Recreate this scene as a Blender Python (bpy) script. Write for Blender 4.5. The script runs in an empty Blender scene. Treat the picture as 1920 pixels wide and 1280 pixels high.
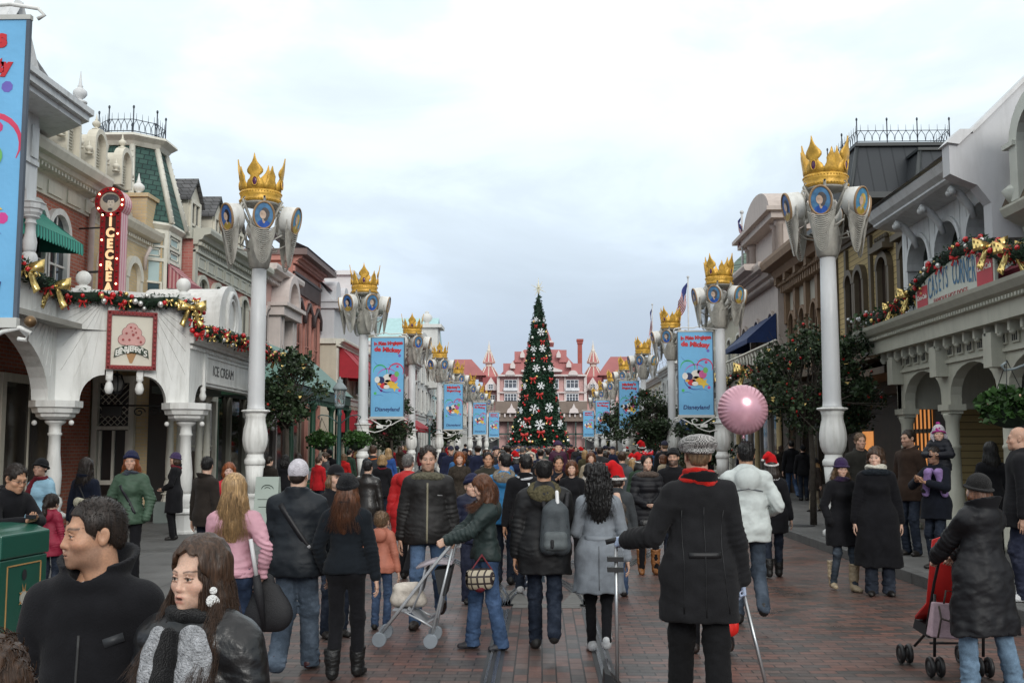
import bpy,bmesh,math,random
import numpy as np
from mathutils import Vector,Matrix,Euler,Quaternion
R=math.radians
SC=bpy.context.scene
COL=SC.collection
rng=random.Random(7)
nrng=np.random.default_rng(7)
# -------------- camera
F_PX,W_PX,H_PX=2000.0,1920.0,1280.0
CAM=Vector((0,0,1.8))
PITCH=math.atan(196/F_PX)
YAW=math.atan(55/F_PX)
cam_d=bpy.data.cameras.new('camera');cam_o=bpy.data.objects.new('camera',cam_d);COL.objects.link(cam_o)
cam_o.location=CAM
cam_o.rotation_euler=Euler((R(90)+PITCH,0,YAW),'XYZ')
cam_d.sensor_width=36;cam_d.lens=36*F_PX/W_PX
cam_d.clip_start=0.05;cam_d.clip_end=2000
SC.camera=cam_o
CM=cam_o.rotation_euler.to_matrix()
def ray(px,py):
 return CM@Vector(((px-W_PX/2)/F_PX,-(py-H_PX/2)/F_PX,-1))
def P(px,py,Y):
 d=ray(px,py);return CAM+d*(Y/d.y)
def PX(px,py,X):
 d=ray(px,py);return CAM+d*(X/d.x)
def G(px,py,z=0.0):
 d=ray(px,py);return CAM+d*((z-CAM.z)/d.z)
# -------------- bookkeeping
def tag(o,label=None,cat=None,group=None,kind=None):
 if label:o['label']=label
 if cat:o['category']=cat
 if group:o['group']=group
 if kind:o['kind']=kind
 return o
def empty(name,loc=(0,0,0),label=None,cat=None,group=None,rz=0,kind=None):
 o=bpy.data.objects.new(name,None);COL.objects.link(o)
 o.location=loc;o.rotation_euler=(0,0,rz);o.empty_display_size=0.2
 return tag(o,label,cat,group,kind)
def copy_tree(o,parent=None):
 c=o.copy();COL.objects.link(c)
 if parent is not None:c.parent=parent
 for ch in list(o.children):copy_tree(ch,c)
 return c
def root_loc(p):
 while p is not None and p.parent is not None:p=p.parent
 return p.location.copy()if p is not None else Vector((0,0,0))
class MB:
 0
 def __init__(s):s.v=[];s.f=[];s.mi=[];s.mats=[];s.cur=0;s.sm=[];s.smooth=False
 def mat(s,m):
  if m not in s.mats:s.mats.append(m)
  s.cur=s.mats.index(m);return s
 def add(s,vs,fs,smooth=None):
  b=len(s.v);s.v.extend([tuple(v)for v in vs])
  for f in fs:
   s.f.append(tuple(i+b for i in f));s.mi.append(s.cur);s.sm.append(s.smooth if smooth is None else smooth)
  return s
 def box(s,x0,x1,y0,y1,z0,z1):
  return s.hexa([(x0,y0,z0),(x1,y0,z0),(x1,y1,z0),(x0,y1,z0),(x0,y0,z1),(x1,y0,z1),(x1,y1,z1),(x0,y1,z1)])
 def hexa(s,v):
  a=Vector(v[1])-Vector(v[0]);b=Vector(v[3])-Vector(v[0]);c=Vector(v[4])-Vector(v[0])
  fs=[(0,3,2,1),(4,5,6,7),(0,1,5,4),(1,2,6,5),(2,3,7,6),(3,0,4,7)]
  if a.cross(b).dot(c)<0:fs=[f[::-1]for f in fs]
  return s.add(v,fs)
 def quad(s,a,b,c,d):return s.add([a,b,c,d],[(0,1,2,3)])
 def poly(s,pts):return s.add(pts,[tuple(range(len(pts)))])
 def prism(s,pts,off):
  0
  n=len(pts);off=Vector(off);p=[Vector(q)for q in pts]
  nrm=Vector((0,0,0))
  for i in range(n):nrm+=p[i].cross(p[(i+1)%n])
  if nrm.dot(off)>0:p=p[::-1]
  vs=p+[q+off for q in p]
  fs=[tuple(range(n)),tuple(range(2*n-1,n-1,-1))]
  fs+=[(i,i+n,(i+1)%n+n,(i+1)%n)[::1]for i in range(n)]
  return s.add(vs,fs)
 def tube(s,pts,r,n=8,cap=True,closed=False):
  pts=[Vector(p)for p in pts];m=len(pts)
  rs=r if isinstance(r,(list,tuple))else[r]*m
  vs=[];up=None
  for i in range(m):
   if closed:t=pts[(i+1)%m]-pts[i-1]
   else:t=pts[min(i+1,m-1)]-pts[max(i-1,0)]
   if t.length<1e-9:t=Vector((0,0,1))
   t.normalize()
   if up is None:
    up=Vector((0,0,1))if abs(t.z)<.9 else Vector((1,0,0))
   a=t.cross(up)
   if a.length<1e-6:a=t.cross(Vector((0.3,1,0)))
   a.normalize();b=a.cross(t).normalized();up=b
   for k in range(n):
    an=2*math.pi*k/n
    vs.append(pts[i]+a*(math.cos(an)*rs[i])+b*(math.sin(an)*rs[i]))
  fs=[]
  for i in range(m if closed else m-1):
   j=(i+1)%m
   for k in range(n):
    fs.append((i*n+k,j*n+k,j*n+(k+1)%n,i*n+(k+1)%n))
  if cap and not closed:
   fs.append(tuple(range(n)));fs.append(tuple((m-1)*n+k for k in range(n))[::-1])
  return s.add(vs,fs,smooth=n>4)
 def lathe(s,prof,n=24,c=(0,0,0),mod=None,sy=1.0,smooth=True,rot=0.0):
  0
  vs=[];fs=[];m=len(prof)
  for i,(z,r)in enumerate(prof):
   for k in range(n):
    a=2*math.pi*k/n+rot
    rr=r*(mod(a,z)if mod else 1)
    vs.append((c[0]+rr*math.cos(a),c[1]+rr*math.sin(a)*sy,c[2]+z))
  for i in range(m-1):
   for k in range(n):
    fs.append((i*n+k,i*n+(k+1)%n,(i+1)*n+(k+1)%n,(i+1)*n+k))
  fs.append(tuple(range(n))[::-1]);fs.append(tuple((m-1)*n+k for k in range(n)))
  return s.add(vs,fs,smooth)
 def ball(s,c,r,n=10,m=7,rot=None):
  rx,ry,rz=r if isinstance(r,(tuple,list))else(r,r,r)
  vs=[Vector((0,0,-rz))]
  for i in range(1,m):
   t=math.pi*i/m-math.pi/2
   for k in range(n):
    a=2*math.pi*k/n
    vs.append(Vector((rx*math.cos(t)*math.cos(a),ry*math.cos(t)*math.sin(a),rz*math.sin(t))))
  vs.append(Vector((0,0,rz)));T=len(vs)-1
  if rot is not None:vs=[rot@v for v in vs]
  c=Vector(c);vs=[v+c for v in vs]
  fs=[]
  for k in range(n):
   fs.append((0,1+(k+1)%n,1+k))
   fs.append((T,1+(m-2)*n+k,1+(m-2)*n+(k+1)%n))
  for i in range(m-2):
   for k in range(n):
    fs.append((1+i*n+k,1+i*n+(k+1)%n,1+(i+1)*n+(k+1)%n,1+(i+1)*n+k))
  return s.add(vs,fs,True)
 def sheet(s,grid,th=0.0,smooth=True):
  0
  m=len(grid);n=len(grid[0]);vs=[Vector(p)for row in grid for p in row]
  fs=[(i*n+j,i*n+j+1,(i+1)*n+j+1,(i+1)*n+j)for i in range(m-1)for j in range(n-1)]
  if th:
   nr=[Vector((0,0,0))for _ in vs]
   for f in fs:
    q=(vs[f[1]]-vs[f[0]]).cross(vs[f[3]]-vs[f[0]])
    for i in f:nr[i]+=q
   L=len(vs)
   vs=vs+[v-(q.normalized()if q.length>0 else q)*th for v,q in zip(vs,nr)]
   fs2=[tuple(i+L for i in f[::-1])for f in fs]
   ed=[]
   for j in range(n-1):
    ed.append((j+1,j,j+L,j+1+L));a=(m-1)*n+j;ed.append((a,a+1,a+1+L,a+L))
   for i in range(m-1):
    a=i*n;ed.append((a,a+n,a+n+L,a+L));b=i*n+n-1;ed.append((b+n,b,b+L,b+n+L))
   fs=fs+fs2+ed
  return s.add(vs,fs,smooth)
 def build(s,name,mat=None,parent=None,label=None,cat=None,group=None,kind=None,bevel=0,weld=False):
  me=bpy.data.meshes.new(name)
  off=root_loc(parent)
  vs=[(v[0]-off.x,v[1]-off.y,v[2]-off.z)for v in s.v]if parent is not None else s.v
  me.from_pydata(vs,[],s.f)
  if mat is not None and not s.mats:me.materials.append(mat)
  else:
   for m in s.mats:me.materials.append(m)
   me.polygons.foreach_set('material_index',s.mi)
  me.polygons.foreach_set('use_smooth',s.sm)
  me.update()
  o=bpy.data.objects.new(name,me);COL.objects.link(o)
  if parent is not None:o.parent=parent
  if bevel:
   b=o.modifiers.new('bevel','BEVEL');b.width=bevel;b.segments=2;b.limit_method='ANGLE';b.angle_limit=R(40)
  return tag(o,label,cat,group,kind)
def text_geo(mb,txt,org,right,up,size,depth=0.004,align='CENTER',sx=1.0,shear=0.0,off=0.0):
 0
 cu=bpy.data.curves.new('lettering','FONT');cu.body=txt;cu.size=size;cu.align_x=align;cu.align_y='CENTER'
 cu.extrude=depth;cu.shear=shear;cu.offset=off;cu.resolution_u=3
 ob=bpy.data.objects.new('lettering',cu);COL.objects.link(ob)
 dg=bpy.context.evaluated_depsgraph_get()
 me=bpy.data.meshes.new_from_object(ob.evaluated_get(dg))
 right=Vector(right).normalized();up=Vector(up).normalized();n=right.cross(up)
 org=Vector(org)
 vs=[org+right*(v.co.x*sx)+up*v.co.y+n*(v.co.z+depth)for v in me.vertices]
 mb.add(vs,[tuple(p.vertices)for p in me.polygons],smooth=False)
 bpy.data.objects.remove(ob);bpy.data.curves.remove(cu);bpy.data.meshes.remove(me)
# -------------- materials
_mc={}
def lin(c):
 return tuple(((x/255)/12.92 if x/255<=.04045 else((x/255+.055)/1.055)**2.4)for x in c)
def new_mat(name):
 m=bpy.data.materials.new(name);m.use_nodes=True
 nt=m.node_tree;b=nt.nodes['Principled BSDF']
 return m,nt,b
def nd(nt,t,**kw):
 n=nt.nodes.new(t)
 for k,v in kw.items():
  if k in n.inputs:n.inputs[k].default_value=v
  else:setattr(n,k,v)
 return n
def mixc(nt,fac,a,b,blend='MIX'):
 n=nt.nodes.new('ShaderNodeMix');n.data_type='RGBA';n.blend_type=blend;n.clamp_factor=True
 for sock,val in((n.inputs[0],fac),(n.inputs[6],a),(n.inputs[7],b)):
  if hasattr(val,'links')or hasattr(val,'is_linked'):nt.links.new(val,sock)
  elif isinstance(val,(int,float)):sock.default_value=val
  else:sock.default_value=(*val[:3],1)
 return n.outputs[2]
def ramp(nt,src,stops):
 n=nt.nodes.new('ShaderNodeValToRGB');e=n.color_ramp.elements
 while len(e)<len(stops):e.new(0.5)
 for q,(p,c)in zip(e,stops):
  q.position=p;q.color=(*c[:3],1)if not isinstance(c,(int,float))else(c,c,c,1)
 nt.links.new(src,n.inputs[0]);return n.outputs[0]
def mat(name,col,rough=.6,metal=0.0,var=.18,vscale=3.0,bump=.0,bscale=60.0,dirt=0.0,spec=.4,emit=None,estr=0,coat=0.0,stretch=None,alpha=1.0,sheen=0.0):
 0
 if name in _mc:return _mc[name]
 m,nt,b=new_mat(name)
 tc=nd(nt,'ShaderNodeTexCoord');co=tc.outputs['Object']
 if stretch:
  mp=nd(nt,'ShaderNodeMapping');mp.inputs['Scale'].default_value=stretch;nt.links.new(co,mp.inputs[0]);co=mp.outputs[0]
 n1=nd(nt,'ShaderNodeTexNoise',Scale=vscale,Detail=6.0,Roughness=.6);nt.links.new(co,n1.inputs['Vector'])
 lo=tuple(c*(1-var)for c in col);hi=tuple(min(1,c*(1+var*.7))for c in col)
 c=ramp(nt,n1.outputs[0],[(.3,lo),(.7,hi)])
 if dirt:
  mp=nd(nt,'ShaderNodeMapping');mp.inputs['Scale'].default_value=(3.5,3.5,.5);nt.links.new(tc.outputs['Object'],mp.inputs[0])
  n2=nd(nt,'ShaderNodeTexNoise',Scale=1.6,Detail=8.0,Roughness=.7);nt.links.new(mp.outputs[0],n2.inputs['Vector'])
  f=ramp(nt,n2.outputs[0],[(.48,0.0),(.75,dirt)])
  c=mixc(nt,f,c,tuple(x*.45 for x in(col[0]*.95,col[1]*.93,col[2]*.85)))
 nt.links.new(c,b.inputs['Base Color'])
 b.inputs['Roughness'].default_value=rough;b.inputs['Metallic'].default_value=metal
 b.inputs['Specular IOR Level'].default_value=spec
 if coat:b.inputs['Coat Weight'].default_value=coat
 if sheen:b.inputs['Sheen Weight'].default_value=sheen
 if bump:
  nb=nd(nt,'ShaderNodeTexNoise',Scale=bscale,Detail=4.0);nt.links.new(co,nb.inputs['Vector'])
  bp=nd(nt,'ShaderNodeBump',Strength=bump,Distance=.02);nt.links.new(nb.outputs[0],bp.inputs['Height']);nt.links.new(bp.outputs[0],b.inputs['Normal'])
 if emit:
  b.inputs['Emission Color'].default_value=(*emit,1);b.inputs['Emission Strength'].default_value=estr
 _mc[name]=m
 return m
def brick_mat(name,c1,c2,mortar,bw=.22,bh=.075,ms=.012,axis='auto',rough=.8,var=.35,horiz='x',bump=.3,offset=.5):
 0
 if name in _mc:return _mc[name]
 m,nt,b=new_mat(name)
 tc=nd(nt,'ShaderNodeTexCoord');sp=nd(nt,'ShaderNodeSeparateXYZ');nt.links.new(tc.outputs['Object'],sp.inputs[0])
 cb=nd(nt,'ShaderNodeCombineXYZ')
 if horiz=='x':nt.links.new(sp.outputs[0],cb.inputs[0]);nt.links.new(sp.outputs[2],cb.inputs[1])
 elif horiz=='y':nt.links.new(sp.outputs[1],cb.inputs[0]);nt.links.new(sp.outputs[2],cb.inputs[1])
 else:
  ad=nd(nt,'ShaderNodeMath',operation='ADD');nt.links.new(sp.outputs[0],ad.inputs[0]);nt.links.new(sp.outputs[1],ad.inputs[1])
  nt.links.new(ad.outputs[0],cb.inputs[0]);nt.links.new(sp.outputs[2],cb.inputs[1])
 br=nt.nodes.new('ShaderNodeTexBrick');nt.links.new(cb.outputs[0],br.inputs['Vector'])
 br.offset=offset
 br.inputs['Scale'].default_value=1;br.inputs['Brick Width'].default_value=bw;br.inputs['Row Height'].default_value=bh
 br.inputs['Mortar Size'].default_value=ms;br.inputs['Color1'].default_value=(*c1,1);br.inputs['Color2'].default_value=(*c2,1);br.inputs['Mortar'].default_value=(*mortar,1)
 n1=nd(nt,'ShaderNodeTexNoise',Scale=2.0,Detail=6.0);nt.links.new(tc.outputs['Object'],n1.inputs['Vector'])
 f=ramp(nt,n1.outputs[0],[(.3,1-var),(.7,1.0)])
 nt.links.new(mixc(nt,1.0,br.outputs[0],f,'MULTIPLY'),b.inputs['Base Color'])
 b.inputs['Roughness'].default_value=rough
 bp=nd(nt,'ShaderNodeBump',Strength=bump,Distance=.01,invert=True);nt.links.new(br.outputs['Fac'],bp.inputs['Height']);nt.links.new(bp.outputs[0],b.inputs['Normal'])
 _mc[name]=m
 return m
def stripe_mat(name,c1,c2,period,axis='y',duty=.5,rough=.7,slope=None):
 if name in _mc:return _mc[name]
 m,nt,b=new_mat(name)
 tc=nd(nt,'ShaderNodeTexCoord');sp=nd(nt,'ShaderNodeSeparateXYZ');nt.links.new(tc.outputs['Object'],sp.inputs[0])
 s=sp.outputs['xyz'.index(axis)]
 d=nd(nt,'ShaderNodeMath',operation='DIVIDE');nt.links.new(s,d.inputs[0]);d.inputs[1].default_value=period
 fr=nd(nt,'ShaderNodeMath',operation='FRACT');nt.links.new(d.outputs[0],fr.inputs[0])
 gt=nd(nt,'ShaderNodeMath',operation='GREATER_THAN');nt.links.new(fr.outputs[0],gt.inputs[0]);gt.inputs[1].default_value=duty
 nt.links.new(mixc(nt,gt.outputs[0],c1,c2),b.inputs['Base Color']);b.inputs['Roughness'].default_value=rough
 _mc[name]=m
 return m
def glass_mat(name,tint=(.02,.025,.03),rough=.06):
 if name in _mc:return _mc[name]
 m,nt,b=new_mat(name)
 tc=nd(nt,'ShaderNodeTexCoord');n1=nd(nt,'ShaderNodeTexNoise',Scale=.8,Detail=2.0);nt.links.new(tc.outputs['Object'],n1.inputs['Vector'])
 c=ramp(nt,n1.outputs[0],[(.35,tuple(t*.5 for t in tint)),(.7,tuple(t*2.2 for t in tint))])
 nt.links.new(c,b.inputs['Base Color']);b.inputs['Roughness'].default_value=rough;b.inputs['Specular IOR Level'].default_value=.8
 bp=nd(nt,'ShaderNodeBump',Strength=.04,Distance=.05);nt.links.new(n1.outputs[0],bp.inputs['Height']);nt.links.new(bp.outputs[0],b.inputs['Normal'])
 _mc[name]=m
 return m
# ============== PEOPLE
f32=np.float32
def smin(a,b,k):
 if k<=0:return np.minimum(a,b)
 h=np.maximum(k-np.abs(a-b),0)/k
 return np.minimum(a,b)-h*h*k*.25
def smax(a,b,k):return-smin(-a,-b,k)
def fnoise(x,y,z,s=1.0,seed=0):
 a,b,c=seed*1.7+.3,seed*2.3+1.1,seed*.9+2.2
 x,y,z=x*s,y*s,z*s
 n=np.sin(x*1.7+1.3*np.sin(y*1.1+a)+b)*np.sin(y*1.9+1.2*np.sin(z*1.3+b)+c)*np.sin(z*1.5+1.1*np.sin(x*1.2+c)+a)
 n2=np.sin(x*3.7+1.3*np.sin(z*2.9+c))*np.sin(y*3.3+1.2*np.sin(x*2.7+a))*np.sin(z*4.1+1.1*np.sin(y*3.1+b))
 return n+.5*n2
class Field:
 def __init__(s,lo,hi,h):
  s.h=h;s.lo=np.array(lo,f32)-2*h
  n=np.ceil((np.array(hi,f32)+2*h-s.lo)/h).astype(int)+1
  s.n=n;s.D=np.full(tuple(n),1.0,f32)
  s.ax=[(s.lo[i]+np.arange(n[i])*h).astype(f32)for i in range(3)]
 def sub(s,lo,hi):
  i0=[max(0,int((lo[i]-s.lo[i])/s.h))for i in range(3)]
  i1=[min(s.n[i],int((hi[i]-s.lo[i])/s.h)+2)for i in range(3)]
  if any(a>=b for a,b in zip(i0,i1)):return None
  sl=tuple(slice(a,b)for a,b in zip(i0,i1))
  X=s.ax[0][sl[0]][:,None,None];Y=s.ax[1][sl[1]][None,:,None];Z=s.ax[2][sl[2]][None,None,:]
  return sl,X,Y,Z
 def put(s,lo,hi,fn,k=.02,op='u',m=.03):
  q=s.sub(np.array(lo)-m-k,np.array(hi)+m+k)
  if q is None:return
  sl,X,Y,Z=q;d=fn(X,Y,Z).astype(f32);D=s.D[sl]
  d=np.broadcast_to(d,D.shape)
  if op=='u':s.D[sl]=smin(D,d,k)
  elif op=='s':s.D[sl]=smax(D,-d,k)
  elif op=='i':s.D[sl]=smax(D,d,k)
 def cone(s,a,b,ra,rb,k=.02,op='u',flat=None,fc=None):
  0
  a=np.array(a,float);b=np.array(b,float);r=max(ra,rb)
  lo=np.minimum(a,b)-r;hi=np.maximum(a,b)+r
  fy=flat or 1.0;cy=fc if fc is not None else(a[1]+b[1])/2
  a2=a.copy();b2=b.copy();a2[1]=cy+(a[1]-cy)/fy;b2[1]=cy+(b[1]-cy)/fy
  d=b2-a2;L2=max(float(d@d),1e-9)
  def fn(X,Y,Z):
   Yf=cy+(Y-cy)/fy
   t=np.clip(((X-a2[0])*d[0]+(Yf-a2[1])*d[1]+(Z-a2[2])*d[2])/L2,0,1)
   q=np.sqrt((X-a2[0]-t*d[0])**2+(Yf-a2[1]-t*d[1])**2+(Z-a2[2]-t*d[2])**2)
   return(q-(ra+(rb-ra)*t))*(fy if fy<1 else 1)
  s.put(lo,hi,fn,k,op)
 def chain(s,pts,k=.02,flat=None,fc=None):
  for(a,ra),(b,rb)in zip(pts[:-1],pts[1:]):s.cone(a,b,ra,rb,k,flat=flat,fc=fc)
 def ell(s,c,r,k=.02,op='u',rot=None):
  c=np.array(c,float);r=np.array(r,float);M=np.array(rot.transposed()if rot is not None else Matrix.Identity(3));m=max(r)
  mn=float(min(r))
  e=m if rot is not None else r
  def fn(X,Y,Z):
   x,y,z=X-c[0],Y-c[1],Z-c[2]
   if rot is not None:
    x,y,z=(M[0][0]*x+M[0][1]*y+M[0][2]*z,M[1][0]*x+M[1][1]*y+M[1][2]*z,M[2][0]*x+M[2][1]*y+M[2][2]*z)
   k0=np.sqrt((x/r[0])**2+(y/r[1])**2+(z/r[2])**2)
   k1=np.sqrt((x/r[0]**2)**2+(y/r[1]**2)**2+(z/r[2]**2)**2)+1e-6
   return k0*(k0-1)/k1
  s.put(c-e,c+e,fn,k,op)
 def torus(s,c,Rr,r,k=.01,tilt=0.0,sx=1.0,sy=1.0,zr=1.0):
  0
  ct,st=math.cos(tilt),math.sin(tilt);c=np.array(c,float);e=Rr*max(sx,sy)+r
  def fn(X,Y,Z):
   x=(X-c[0])/sx;y0=(Y-c[1]);z0=Z-c[2]
   y=(ct*y0+st*z0)/sy;z=(-st*y0+ct*z0)/zr
   return np.sqrt((np.sqrt(x*x+y*y)-Rr)**2+z*z)-r
  s.put(c-e,c+e,fn,k)
 def plane(s,n,d,k=.004,op='i'):
  0
  n=np.array(n,float)
  X=s.ax[0][:,None,None];Y=s.ax[1][None,:,None];Z=s.ax[2][None,None,:]
  q=(X*n[0]+Y*n[1]+Z*n[2]-d).astype(f32)
  s.D=smax(s.D,np.broadcast_to(q,s.D.shape),k)
 def displace(s,fn,band=None):
  X=s.ax[0][:,None,None];Y=s.ax[1][None,:,None];Z=s.ax[2][None,None,:]
  s.D=s.D+fn(X,Y,Z).astype(f32)
 def depth(s,x,z,front=True):
  0
  i=int(round((x-s.lo[0])/s.h));k=int(round((z-s.lo[2])/s.h))
  i=min(max(i,0),s.n[0]-1);k=min(max(k,0),s.n[2]-1)
  w=np.nonzero(s.D[i,:,k]<0)[0]
  if len(w)==0:return None
  j=w[0]if front else w[-1];j2=j-1 if front else j+1
  a,b=s.D[i,j,k],s.D[i,j2,k];t=a/(a-b)if a!=b else 0
  return float(s.ax[1][j]+(j2-j)*t*s.h)
 def mesh(s):
  D=s.D;n=D.shape;ins=D<0
  c=[ins[dx:n[0]-1+dx,dy:n[1]-1+dy,dz:n[2]-1+dz]for dx in(0,1)for dy in(0,1)for dz in(0,1)]
  al=c[0].copy();an=c[0].copy()
  for q in c[1:]:al&=q;an|=q
  act=an&~al
  I=np.argwhere(act)
  if len(I)==0:return np.zeros((0,3),f32),np.zeros((0,4),np.int32)
  idx=np.full(act.shape,-1,np.int32);idx[act]=np.arange(len(I))
  acc=np.zeros((len(I),3),f32);cnt=np.zeros(len(I),f32)
  cor=[(0,0,0),(0,0,1),(0,1,0),(0,1,1),(1,0,0),(1,0,1),(1,1,0),(1,1,1)]
  vals=[D[I[:,0]+a,I[:,1]+b,I[:,2]+cc]for a,b,cc in cor]
  for i in range(8):
   for j in range(i+1,8):
    df=[cor[j][q]-cor[i][q]for q in range(3)]
    if sum(abs(q)for q in df)!=1:continue
    a,b=vals[i],vals[j];m=(a<0)!=(b<0)
    t=np.where(m,a/np.where(m,a-b,1),0)
    for q in range(3):acc[:,q]+=np.where(m,cor[i][q]+t*df[q],0)
    cnt+=m
  V=(I+acc/np.maximum(cnt,1)[:,None])*s.h+s.lo
  Q=[]
  for ax in range(3):
   sl0=[slice(None)]*3;sl1=[slice(None)]*3;sl0[ax]=slice(0,-1);sl1[ax]=slice(1,None)
   a,b=ins[tuple(sl0)],ins[tuple(sl1)];ch=np.argwhere(a!=b)
   u,v=(ax+1)%3,(ax+2)%3
   ok=(ch[:,u]>0)&(ch[:,v]>0)&(ch[:,u]<n[u]-1)&(ch[:,v]<n[v]-1);ch=ch[ok]
   if len(ch)==0:continue
   sg=a[tuple(ch.T)]
   def g(du,dv):
    q=ch.copy();q[:,u]+=du;q[:,v]+=dv;return idx[tuple(q.T)]
   q4=np.stack([g(-1,-1),g(0,-1),g(0,0),g(-1,0)],1)
   q4[~sg]=q4[~sg][:,::-1];Q.append(q4)
  Q=np.concatenate(Q);Q=Q[(Q>=0).all(1)]
  return V.astype(f32),Q.astype(np.int32)
def np_mesh(name,parts,mats,colors=None):
 0
 V=np.concatenate([p[0]for p in parts]);off=0;Qs=[];mi=[]
 for v,q,m in parts:Qs.append(q+off);mi.append(np.full(len(q),m,np.int32));off+=len(v)
 Q=np.concatenate(Qs);mi=np.concatenate(mi)
 me=bpy.data.meshes.new(name);me.vertices.add(len(V));me.vertices.foreach_set('co',V.astype(f32).ravel())
 k=Q.shape[1]
 me.loops.add(len(Q)*k);me.loops.foreach_set('vertex_index',Q.ravel().astype(np.int32))
 me.polygons.add(len(Q));me.polygons.foreach_set('loop_start',np.arange(0,len(Q)*k,k,dtype=np.int32))
 me.polygons.foreach_set('material_index',mi);me.polygons.foreach_set('use_smooth',np.ones(len(Q),bool))
 for m in mats:me.materials.append(m)
 if colors is not None:
  at=me.color_attributes.new('Col','FLOAT_COLOR','POINT')
  c4=np.ones((len(V),4),f32);c4[:,:3]=colors;at.data.foreach_set('color',c4.ravel())
 me.update(calc_edges=True);me.validate()
 return me
def link(name,me,parent):
 o=bpy.data.objects.new(name,me);COL.objects.link(o);o.parent=parent;return o
# -- people materials
def skin_mat():
 if 'skin' in _mc:return _mc['skin']
 m,nt,b=new_mat('skin')
 at=nd(nt,'ShaderNodeAttribute');at.attribute_name='Col'
 tc=nd(nt,'ShaderNodeTexCoord');n=nd(nt,'ShaderNodeTexNoise',Scale=140.0,Detail=3.0);nt.links.new(tc.outputs['Object'],n.inputs['Vector'])
 f=ramp(nt,n.outputs[0],[(.3,.86),(.7,1.06)])
 nt.links.new(mixc(nt,1.0,at.outputs['Color'],f,'MULTIPLY'),b.inputs['Base Color'])
 b.inputs['Roughness'].default_value=.48;b.inputs['Specular IOR Level'].default_value=.35
 b.inputs['Subsurface Weight'].default_value=.12;b.inputs['Subsurface Radius'].default_value=(.01,.004,.002);b.inputs['Subsurface Scale'].default_value=.6
 bp=nd(nt,'ShaderNodeBump',Strength=.12,Distance=.002);nt.links.new(n.outputs[0],bp.inputs['Height']);nt.links.new(bp.outputs[0],b.inputs['Normal'])
 _mc['skin']=m;return m
def hair_mat(key,col):
 key='hair_'+key
 if key in _mc:return _mc[key]
 m,nt,b=new_mat(key)
 tc=nd(nt,'ShaderNodeTexCoord');mp=nd(nt,'ShaderNodeMapping');mp.inputs['Scale'].default_value=(90,90,6);nt.links.new(tc.outputs['Object'],mp.inputs[0])
 n=nd(nt,'ShaderNodeTexNoise',Scale=1.0,Detail=4.0,Distortion=.8);nt.links.new(mp.outputs[0],n.inputs['Vector'])
 c=ramp(nt,n.outputs[0],[(.3,tuple(x*.45 for x in col)),(.5,col),(.72,tuple(min(1,x*1.8)for x in col))])
 nt.links.new(c,b.inputs['Base Color']);b.inputs['Roughness'].default_value=.42;b.inputs['Specular IOR Level'].default_value=.35
 bp=nd(nt,'ShaderNodeBump',Strength=.7,Distance=.006);nt.links.new(n.outputs[0],bp.inputs['Height']);nt.links.new(bp.outputs[0],b.inputs['Normal'])
 _mc[key]=m;return m
def cloth(key,col,kind='wool'):
 key='cloth_'+key
 if key in _mc:return _mc[key]
 if kind=='leather':return mat(key,col,rough=.36,var=.30,vscale=9,bump=.25,bscale=26,spec=.5)
 if kind=='nylon':return mat(key,col,rough=.58,var=.18,vscale=7,bump=.12,bscale=26,spec=.3)
 if kind=='denim':
  m,nt,b=new_mat(key)
  tc=nd(nt,'ShaderNodeTexCoord');n=nd(nt,'ShaderNodeTexNoise',Scale=5.5,Detail=8.0,Roughness=.65);nt.links.new(tc.outputs['Object'],n.inputs['Vector'])
  c=ramp(nt,n.outputs[0],[(.32,tuple(x*.55 for x in col)),(.5,col),(.72,tuple(min(1,x*1.7+.02)for x in col))])
  w=nd(nt,'ShaderNodeTexNoise',Scale=380.0,Detail=1.0);nt.links.new(tc.outputs['Object'],w.inputs['Vector'])
  f=ramp(nt,w.outputs[0],[(.35,.75),(.65,1.2)])
  nt.links.new(mixc(nt,1.0,c,f,'MULTIPLY'),b.inputs['Base Color']);b.inputs['Roughness'].default_value=.85;b.inputs['Specular IOR Level'].default_value=.2
  n3=nd(nt,'ShaderNodeTexNoise',Scale=22.0,Detail=4.0);nt.links.new(tc.outputs['Object'],n3.inputs['Vector'])
  bp=nd(nt,'ShaderNodeBump',Strength=.3,Distance=.012);nt.links.new(n3.outputs[0],bp.inputs['Height']);nt.links.new(bp.outputs[0],b.inputs['Normal'])
  _mc[key]=m;return m
 if kind=='check':
  m,nt,b=new_mat(key)
  tc=nd(nt,'ShaderNodeTexCoord');ck=nd(nt,'ShaderNodeTexChecker',Scale=120.0);nt.links.new(tc.outputs['Object'],ck.inputs['Vector'])
  ck.inputs['Color1'].default_value=(*[min(1,x*1.5)for x in col],1);ck.inputs['Color2'].default_value=(*[x*.15 for x in col],1)
  nt.links.new(ck.outputs[0],b.inputs['Base Color']);b.inputs['Roughness'].default_value=.9
  _mc[key]=m;return m
 if kind=='fur':return mat(key,col,rough=.95,var=.5,vscale=40,bump=1.0,bscale=130,spec=.1)
 if kind=='knit':return mat(key,col,rough=.95,var=.25,vscale=18,bump=.9,bscale=150,spec=.1,sheen=.1)
 return mat(key,col,rough=.92,var=.22,vscale=10,bump=.25,bscale=160,spec=.12,sheen=.05)
SKIN=dict(fair=(.50,.30,.215),light=(.62,.40,.30),tan=(.47,.26,.165),pale=(.58,.40,.33))
HAIR=dict(black=(.008,.007,.007),dark=(.018,.012,.009),brown=(.045,.024,.014),auburn=(.085,.032,.014),ginger=(.20,.06,.02),blonde=(.30,.19,.09),fairbrown=(.13,.08,.045),grey=(.10,.095,.09))
def ang(v):return math.atan2(v[1],v[0])
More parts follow.
